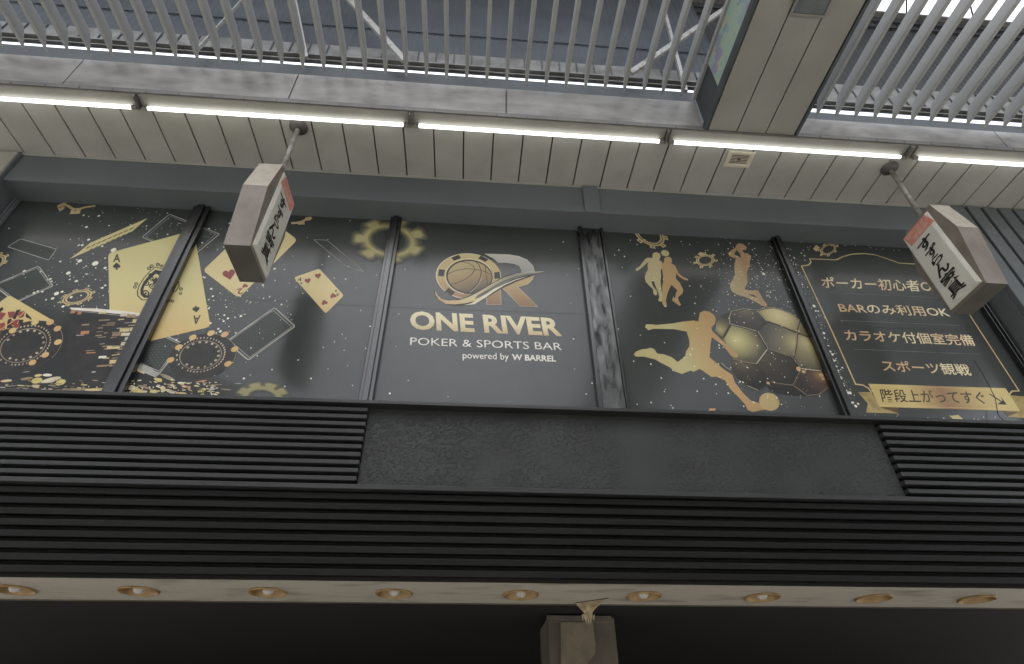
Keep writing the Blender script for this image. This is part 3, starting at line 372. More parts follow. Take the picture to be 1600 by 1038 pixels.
('poker_chip',0,[('e','chip_dark',3,(-2116,4186),(231.3,79.4),(96.9,-200.2),0,0,360,36),('e','chip_rim',3.4,(-2116,4186),(231.3,79.4),(96.9,-200.2),0.985,-70,60,18),('e','chip_rim',3.4,(-2133,4192),(144.9,49.8),(64.9,-133.5),0.96,0,360,30),('e','bead',3.6,(-1967,4249),(3.3,9.2),(5.4,-4.2),0,0,360,7),('e','bead',3.6,(-1959,4226),(3.4,9.2),(5.4,-4.2),0,0,360,7),('e','bead',3.6,(-1954,4203),(3.3,9.2),(5.3,-4.1),0,0,360,7),('e','bead',3.6,(-1953,4180),(3.4,9.1),(5.3,-4.1),0,0,360,7),('e','bead',3.6,(-1955,4157),(3.3,9.0),(5.3,-4.1),0,0,360,7),('e','bead',3.6,(-1961,4135),(3.3,9.0),(5.3,-4.1),0,0,360,7),('e','bead',3.6,(-1971,4114),(3.3,8.9),(5.2,-4.0),0,0,360,7),('e','bead',3.6,(-1984,4095),(3.3,8.9),(5.3,-4.0),0,0,360,7),('e','bead',3.6,(-1999,4078),(3.2,8.9),(5.2,-3.9),0,0,360,7),('e','bead',3.6,(-2018,4064),(3.2,8.8),(5.3,-4.0),0,0,360,7),('e','bead',3.6,(-2038,4052),(3.2,8.8),(5.3,-4.0),0,0,360,7),('e','bead',3.6,(-2060,4043),(3.1,8.8),(5.2,-3.9),0,0,360,7),('e','bead',3.6,(-2084,4036),(3.1,8.7),(5.3,-4.0),0,0,360,7),('e','bead',3.6,(-2109,4033),(3.0,8.7),(5.2,-3.9),0,0,360,7),('e','bead',3.6,(-2134,4033),(3.0,8.7),(5.3,-3.9),0,0,360,7),('e','bead',3.6,(-2159,4037),(3.0,8.7),(5.3,-3.9),0,0,360,7),('e','bead',3.6,(-2183,4043),(2.9,8.8),(5.3,-3.9),0,0,360,7),('e','bead',3.6,(-2229,4064),(3.0,8.8),(5.4,-3.9),0,0,360,7),('e','bead',3.6,(-2267,4096),(2.9,8.8),(5.4,-4.0),0,0,360,7),('e','bead',3.6,(-2295,4136),(2.9,9.0),(5.4,-4.0),0,0,360,7),('e','bead',3.6,(-2310,4181),(2.9,9.0),(5.4,-4.1),0,0,360,7),('e','bead',3.6,(-2311,4227),(2.9,9.2),(5.5,-4.1),0,0,360,7),('e','bead',3.6,(-2306,4249),(2.9,9.3),(5.5,-4.1),0,0,360,7),('e','bead',3.6,(-2298,4271),(2.9,9.3),(5.5,-4.1),0,0,360,7),('e','bead',3.6,(-2286,4290),(2.9,9.4),(5.5,-4.1),0,0,360,7),('e','bead',3.6,(-2270,4308),(3.0,9.4),(5.5,-4.2),0,0,360,7),('e','bead',3.6,(-2252,4324),(3.0,9.4),(5.6,-4.3),0,0,360,7),('e','bead',3.6,(-2231,4337),(3.0,9.4),(5.5,-4.3),0,0,360,7),('e','bead',3.6,(-2208,4347),(3.0,9.5),(5.5,-4.3),0,0,360,7),('e','bead',3.6,(-2184,4354),(3.1,9.5),(5.5,-4.3),0,0,360,7),('e','bead',3.6,(-2158,4357),(3.2,9.6),(5.5,-4.2),0,0,360,7),('e','bead',3.6,(-2132,4357),(3.2,9.6),(5.5,-4.2),0,0,360,7),('e','bead',3.6,(-2106,4354),(3.2,9.5),(5.5,-4.3),0,0,360,7),('e','bead',3.6,(-2080,4347),(3.2,9.5),(5.5,-4.3),0,0,360,7),('e','bead',3.6,(-2056,4337),(3.2,9.5),(5.4,-4.3),0,0,360,7),('e','bead',3.6,(-2033,4324),(3.3,9.4),(5.4,-4.3),0,0,360,7),('e','bead',3.6,(-2012,4308),(3.4,9.4),(5.5,-4.3),0,0,360,7),('e','bead',3.6,(-1994,4290),(3.4,9.4),(5.4,-4.2),0,0,360,7),('e','bead',3.6,(-1979,4270),(3.3,9.3),(5.4,-4.2),0,0,360,7),('e','bead',3.6,(-2009,4234),(8.8,6.7),(5.9,-8.7),0,0,360,8),('e','bead',3.6,(-1998,4190),(8.7,6.6),(5.9,-8.6),0,0,360,8),('e','bead',3.6,(-2005,4146),(8.7,6.6),(5.9,-8.5),0,0,360,8),('e','bead',3.6,(-2029,4108),(8.5,6.5),(5.8,-8.4),0,0,360,8),('e','bead',3.6,(-2067,4083),(8.5,6.4),(5.8,-8.4),0,0,360,8),('e','bead',3.6,(-2113,4071),(8.4,6.4),(5.9,-8.3),0,0,360,8),('e','bead',3.6,(-2162,4076),(8.4,6.4),(6.0,-8.3),0,0,360,8),('e','bead',3.6,(-2207,4097),(8.4,6.4),(6.0,-8.4),0,0,360,8),('e','bead',3.6,(-2253,4259),(8.5,6.8),(6.2,-8.8),0,0,360,8),('e','bead',3.6,(-2222,4292),(8.6,6.9),(6.2,-8.8),0,0,360,8),('e','bead',3.6,(-2178,4312),(8.7,6.8),(6.2,-8.9),0,0,360,8),('e','bead',3.6,(-2128,4316),(8.7,6.9),(6.1,-8.9),0,0,360,8),('e','bead',3.6,(-2079,4302),(8.7,6.8),(6.0,-8.9),0,0,360,8),('e','bead',3.6,(-2037,4274),(8.7,6.8),(5.9,-8.9),0,0,360,8),('e','card_gold',3.8,(-2246,4356),(22.9,18.5),(15.6,-22.5),0,0,360,14),('e','card_gold',3.8,(-2119,4407),(23.4,18.9),(15.3,-22.7),0,0,360,14),('e','card_tan',3.8,(-2009,4400),(23.8,18.9),(15.1,-22.7),0,0,360,14),('e','card_gold',3.8,(-1892,4259),(23.7,18.2),(14.5,-22.0),0,0,360,14),('e','card_gold',3.8,(-1903,4117),(23.3,17.4),(14.3,-21.2),0,0,360,14),('e','card_gold',3.8,(-2321,4257),(22.4,18.0),(15.6,-21.8),0,0,360,14),('e','card_gold',3.8,(-2342,4133),(21.9,17.3),(15.3,-21.2),0,0,360,14)]),
('chip_stack',0,[('p','stack_dark',2.4,[(-3293,4603),(-3095,4608),(-2863,4594),(-2692,4569),(-2668,4438),(-2596,4140),(-2591,3906),(-2924,3870),(-3106,4116)]),
('p','stack_white',2.6,[(-3301,4610),(-3096,4611),(-2859,4597),(-2690,4576),(-2690,4549),(-2845,4561),(-3082,4578),(-3276,4587)]),
('l','silver_print',2.6,[(-3271,4578),(-3027,4564),(-2692,4529)],4.2,False),('p','gold_hi',2.8,[(-3056,4576),(-2999,4583),(-2997,4564),(-3054,4556)]),
('p','chip_cream',2.8,[(-2885,4572),(-2817,4580),(-2810,4548),(-2878,4539)]),
('p','chip_tan',2.8,[(-2830,4562),(-2768,4569),(-2761,4537),(-2824,4528)]),
('p','chip_orange',2.8,[(-3278,4581),(-3246,4586),(-3236,4555),(-3269,4547)]),
('p','chip_orange',2.8,[(-3217,4567),(-3190,4573),(-3184,4547),(-3212,4540)]),
('p','gold_hi',2.8,[(-2768,4518),(-2686,4526),(-2677,4488),(-2760,4479)]),
('p','chip_tan',2.8,[(-3024,4498),(-2943,4506),(-2943,4494),(-3024,4484)]),
('p','silver_print',2.8,[(-2739,4467),(-2672,4474),(-2666,4443),(-2733,4434)]),
('p','gold_hi',2.8,[(-2831,4422),(-2760,4430),(-2750,4393),(-2822,4384)]),
('p','chip_cream',2.8,[(-2756,4433),(-2689,4440),(-2680,4403),(-2747,4394)]),
('p','chip_tan',2.8,[(-2868,4369),(-2808,4376),(-2800,4346),(-2862,4337)]),
('p','chip_cream',2.8,[(-2802,4376),(-2674,4386),(-2667,4356),(-2796,4344)]),
('p','silver_print',2.8,[(-2758,4336),(-2663,4345),(-2657,4315),(-2752,4305)]),
('p','chip_cream',2.8,[(-2767,4285),(-2664,4294),(-2657,4264),(-2761,4254)]),
('p','gold_hi',2.8,[(-2856,4244),(-2764,4252),(-2757,4222),(-2850,4213)]),
('p','silver_print',2.8,[(-2738,4237),(-2674,4244),(-2670,4220),(-2735,4212)]),
('p','chip_orange',2.8,[(-3110,4376),(-3050,4383),(-3042,4352),(-3102,4344)]),
('p','chip_orange',2.8,[(-2981,4176),(-2918,4183),(-2918,4172),(-2982,4164)]),
('p','chip_tan',2.8,[(-2755,4181),(-2672,4188),(-2670,4171),(-2753,4163)]),
('p','silver_print',2.8,[(-2684,4160),(-2639,4166),(-2633,4137),(-2679,4130)]),
('p','gold_hi',2.8,[(-2785,4113),(-2735,4119),(-2726,4085),(-2776,4078)]),
('p','stack_white',2.8,[(-2724,4128),(-2656,4134),(-2647,4100),(-2716,4092)]),
('p','stack_white',2.8,[(-2878,4145),(-2824,4151),(-2820,4131),(-2875,4124)]),
('p','chip_tan',2.8,[(-3135,4446),(-3079,4452),(-3078,4438),(-3134,4429)]),
('p','chip_tan',2.8,[(-2985,4344),(-2939,4350),(-2939,4339),(-2985,4331)]),
('p','silver_print',2.8,[(-3127,4337),(-3072,4343),(-3073,4336),(-3129,4328)]),
('p','chip_tan',2.8,[(-2979,4447),(-2884,4456),(-2885,4448),(-2981,4438)]),
('p','chip_tan',2.8,[(-2858,4062),(-2786,4069),(-2784,4053),(-2856,4045)]),
('p','silver_print',2.8,[(-2870,4003),(-2844,4008),(-2845,3997),(-2871,3992)]),
('p','chip_tan',2.8,[(-2993,4194),(-2934,4200),(-2936,4194),(-2996,4186)]),
('p','chip_rim',2.85,[(-2824,4244),(-2754,4253),(-2751,4245),(-2820,4234)]),
('p','gold_hi',2.85,[(-2846,4129),(-2800,4136),(-2796,4126),(-2844,4124)]),
('p','chip_tan',2.85,[(-2954,4468),(-2889,4477),(-2885,4468),(-2951,4461)]),
('p','gold_hi',2.85,[(-2790,4162),(-2736,4169),(-2733,4164),(-2787,4154)]),
('p','chip_tan',2.85,[(-2999,4416),(-2964,4423),(-2960,4413),(-2996,4409)]),
('p','silver_print',2.85,[(-2857,4421),(-2823,4428),(-2819,4419),(-2854,4412)]),
('p','chip_tan',2.85,[(-2876,4379),(-2802,4388),(-2798,4378),(-2874,4372)]),
('p','chip_tan',2.85,[(-2934,4370),(-2909,4377),(-2905,4369),(-2930,4360)]),
('p','chip_tan',2.85,[(-2768,4062),(-2703,4069),(-2701,4063),(-2763,4052)]),
('p','chip_rim',2.85,[(-2964,4326),(-2905,4334),(-2902,4328),(-2960,4318)]),
('p','silver_print',2.85,[(-2793,4387),(-2766,4394),(-2764,4388),(-2790,4380)]),
('p','chip_tan',2.85,[(-2781,4456),(-2720,4464),(-2718,4458),(-2777,4445)]),
('p','chip_tan',2.85,[(-2895,4241),(-2850,4248),(-2846,4238),(-2891,4232)]),
('p','chip_tan',2.85,[(-2866,4327),(-2823,4335),(-2821,4329),(-2862,4317)]),
('p','chip_tan',2.85,[(-2682,4236),(-2608,4244),(-2606,4238),(-2679,4228)]),
('p','chip_tan',2.85,[(-2704,4211),(-2678,4217),(-2675,4211),(-2702,4205)]),
('p','chip_tan',2.85,[(-2784,4358),(-2746,4365),(-2744,4359),(-2781,4352)]),
('p','gold_hi',2.85,[(-2880,4511),(-2838,4518),(-2835,4510),(-2876,4499)]),
('p','chip_tan',2.85,[(-2813,4238),(-2746,4246),(-2743,4237),(-2810,4231)]),
('p','chip_tan',2.85,[(-2872,4218),(-2813,4226),(-2809,4216),(-2868,4208)]),
('p','gold_hi',2.85,[(-2817,4063),(-2751,4071),(-2749,4065),(-2815,4058)]),
('p','chip_rim',2.85,[(-2922,4262),(-2887,4269),(-2884,4262),(-2918,4252)]),
('p','chip_tan',2.85,[(-2837,4373),(-2806,4380),(-2803,4374),(-2834,4365)]),
('p','chip_tan',2.85,[(-2761,4221),(-2736,4227),(-2732,4216),(-2759,4215)]),
('p','chip_tan',2.85,[(-2994,4377),(-2949,4384),(-2946,4379),(-2991,4370)]),
('p','chip_tan',2.85,[(-2728,4057),(-2702,4062),(-2698,4053),(-2724,4046)]),
('l','gold_hi',2.9,[(-2783,4537),(-2736,4547),(-2714,4559)],4.0,False),('l','gold_hi',2.9,[(-2762,4508),(-2716,4517),(-2714,4528)],2.2,False),('l','silver_print',2.9,[(-2819,4474),(-2773,4483),(-2714,4497)],4.6,False),('l','chip_tan',2.9,[(-2757,4447),(-2711,4456),(-2714,4467)],4.3,False),('l','chip_tan',2.9,[(-2811,4414),(-2765,4423),(-2714,4436)],4.7,False),('l','chip_tan',2.9,[(-2794,4386),(-2748,4394),(-2714,4407)],2.4,False),('l','gold_hi',2.9,[(-2777,4357),(-2732,4366),(-2714,4377)],2.2,False),('l','gold_hi',2.9,[(-2751,4329),(-2705,4338),(-2714,4347)],4.6,False),('l','silver_print',2.9,[(-2758,4300),(-2712,4308),(-2714,4318)],3.4,False),('l','chip_tan',2.9,[(-2762,4270),(-2717,4279),(-2714,4289)],5.3,False),('l','chip_tan',2.9,[(-2777,4241),(-2732,4250),(-2714,4260)],5.2,False),('l','gold_hi',2.9,[(-2765,4213),(-2720,4222),(-2714,4232)],4.5,False),('l','chip_tan',2.9,[(-2775,4185),(-2730,4193),(-2714,4204)],4.3,False),('l','gold_hi',2.9,[(-2791,4156),(-2747,4164),(-2714,4175)],2.5,False),('l','silver_print',2.9,[(-2778,4129),(-2734,4137),(-2714,4148)],4.7,False)]),
('chip_backdrop_print',0,[('p','dim0',0.2,[(-4085,4701),(-3686,4697),(-3396,4611),(-3286,4611),(-2690,4576),(-2544,4328),(-2333,4086),(-1969,4007),(-1744,3917),(-1672,3720),(-3525,3653)]),  # dark printed backdrop behind the chips, in stepped tones
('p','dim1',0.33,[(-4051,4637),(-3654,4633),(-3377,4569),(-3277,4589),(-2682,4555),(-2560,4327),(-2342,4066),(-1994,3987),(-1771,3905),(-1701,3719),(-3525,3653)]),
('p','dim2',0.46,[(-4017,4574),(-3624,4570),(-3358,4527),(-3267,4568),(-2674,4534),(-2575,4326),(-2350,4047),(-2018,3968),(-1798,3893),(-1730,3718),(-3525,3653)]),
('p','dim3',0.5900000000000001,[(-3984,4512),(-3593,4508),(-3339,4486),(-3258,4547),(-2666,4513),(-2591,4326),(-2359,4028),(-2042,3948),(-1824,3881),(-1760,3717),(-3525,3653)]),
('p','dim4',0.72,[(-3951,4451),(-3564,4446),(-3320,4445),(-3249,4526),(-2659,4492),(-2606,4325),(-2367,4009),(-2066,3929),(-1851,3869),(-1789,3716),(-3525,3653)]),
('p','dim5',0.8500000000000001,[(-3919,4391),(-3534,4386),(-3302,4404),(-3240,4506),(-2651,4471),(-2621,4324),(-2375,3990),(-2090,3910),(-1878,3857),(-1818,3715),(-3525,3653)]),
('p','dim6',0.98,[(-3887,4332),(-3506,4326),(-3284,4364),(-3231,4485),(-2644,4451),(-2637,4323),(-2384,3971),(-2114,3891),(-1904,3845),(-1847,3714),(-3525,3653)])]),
('glitter_print',0,[('e','gold_y',2.6,(-3222,3908),(34.2,12.0),(15.6,-24.0),0,0,360,14),('e','stack_white',2.6,(-3172,3959),(33.6,1.4),(5.7,-12.3),0,0,360,14),('e','chip_cream',2.6,(-3126,3918),(59.5,24.5),(12.8,-19.1),0,0,360,14),('e','gold_y',2.6,(-3050,3899),(29.5,16.0),(15.7,-21.7),0,0,360,14),('e','gold_hi',2.6,(-3432,3897),(36.8,6.8),(6.4,-10.8),0,0,360,14),('e','chip_tan',2.6,(-3214,3864),(29.5,3.9),(4.6,-8.7),0,0,360,14),('e','gold_hi',2.6,(-3234,3953),(23.7,6.9),(6.8,-10.9),0,0,360,14),('e','chip_tan',2.6,(-3300,3922),(40.2,9.5),(7.1,-12.0),0,0,360,14),('e','chip_tan',2.6,(-2920,3843),(96.1,8.1),(5.1,-10.8),0,0,360,14),('e','gold_hi',2.6,(-2778,3848),(78.4,8.4),(5.5,-11.9),0,0,360,14),('e','chip_cream',2.6,(-2673,3869),(60.2,9.3),(4.6,-9.8),0,0,360,14),('e','gold_y',2.6,(-2893,3822),(44.4,1.8),(2.4,-5.4),0,0,360,14),('e','silver_print',2.6,(-3381,3975),(77.5,8.8),(2.1,-3.9),0,0,360,14),('p','silver_print',2.6,[(-2566,4087),(-2483,4067),(-2375,4001),(-2397,3971),(-2490,4008),(-2565,4034)]),
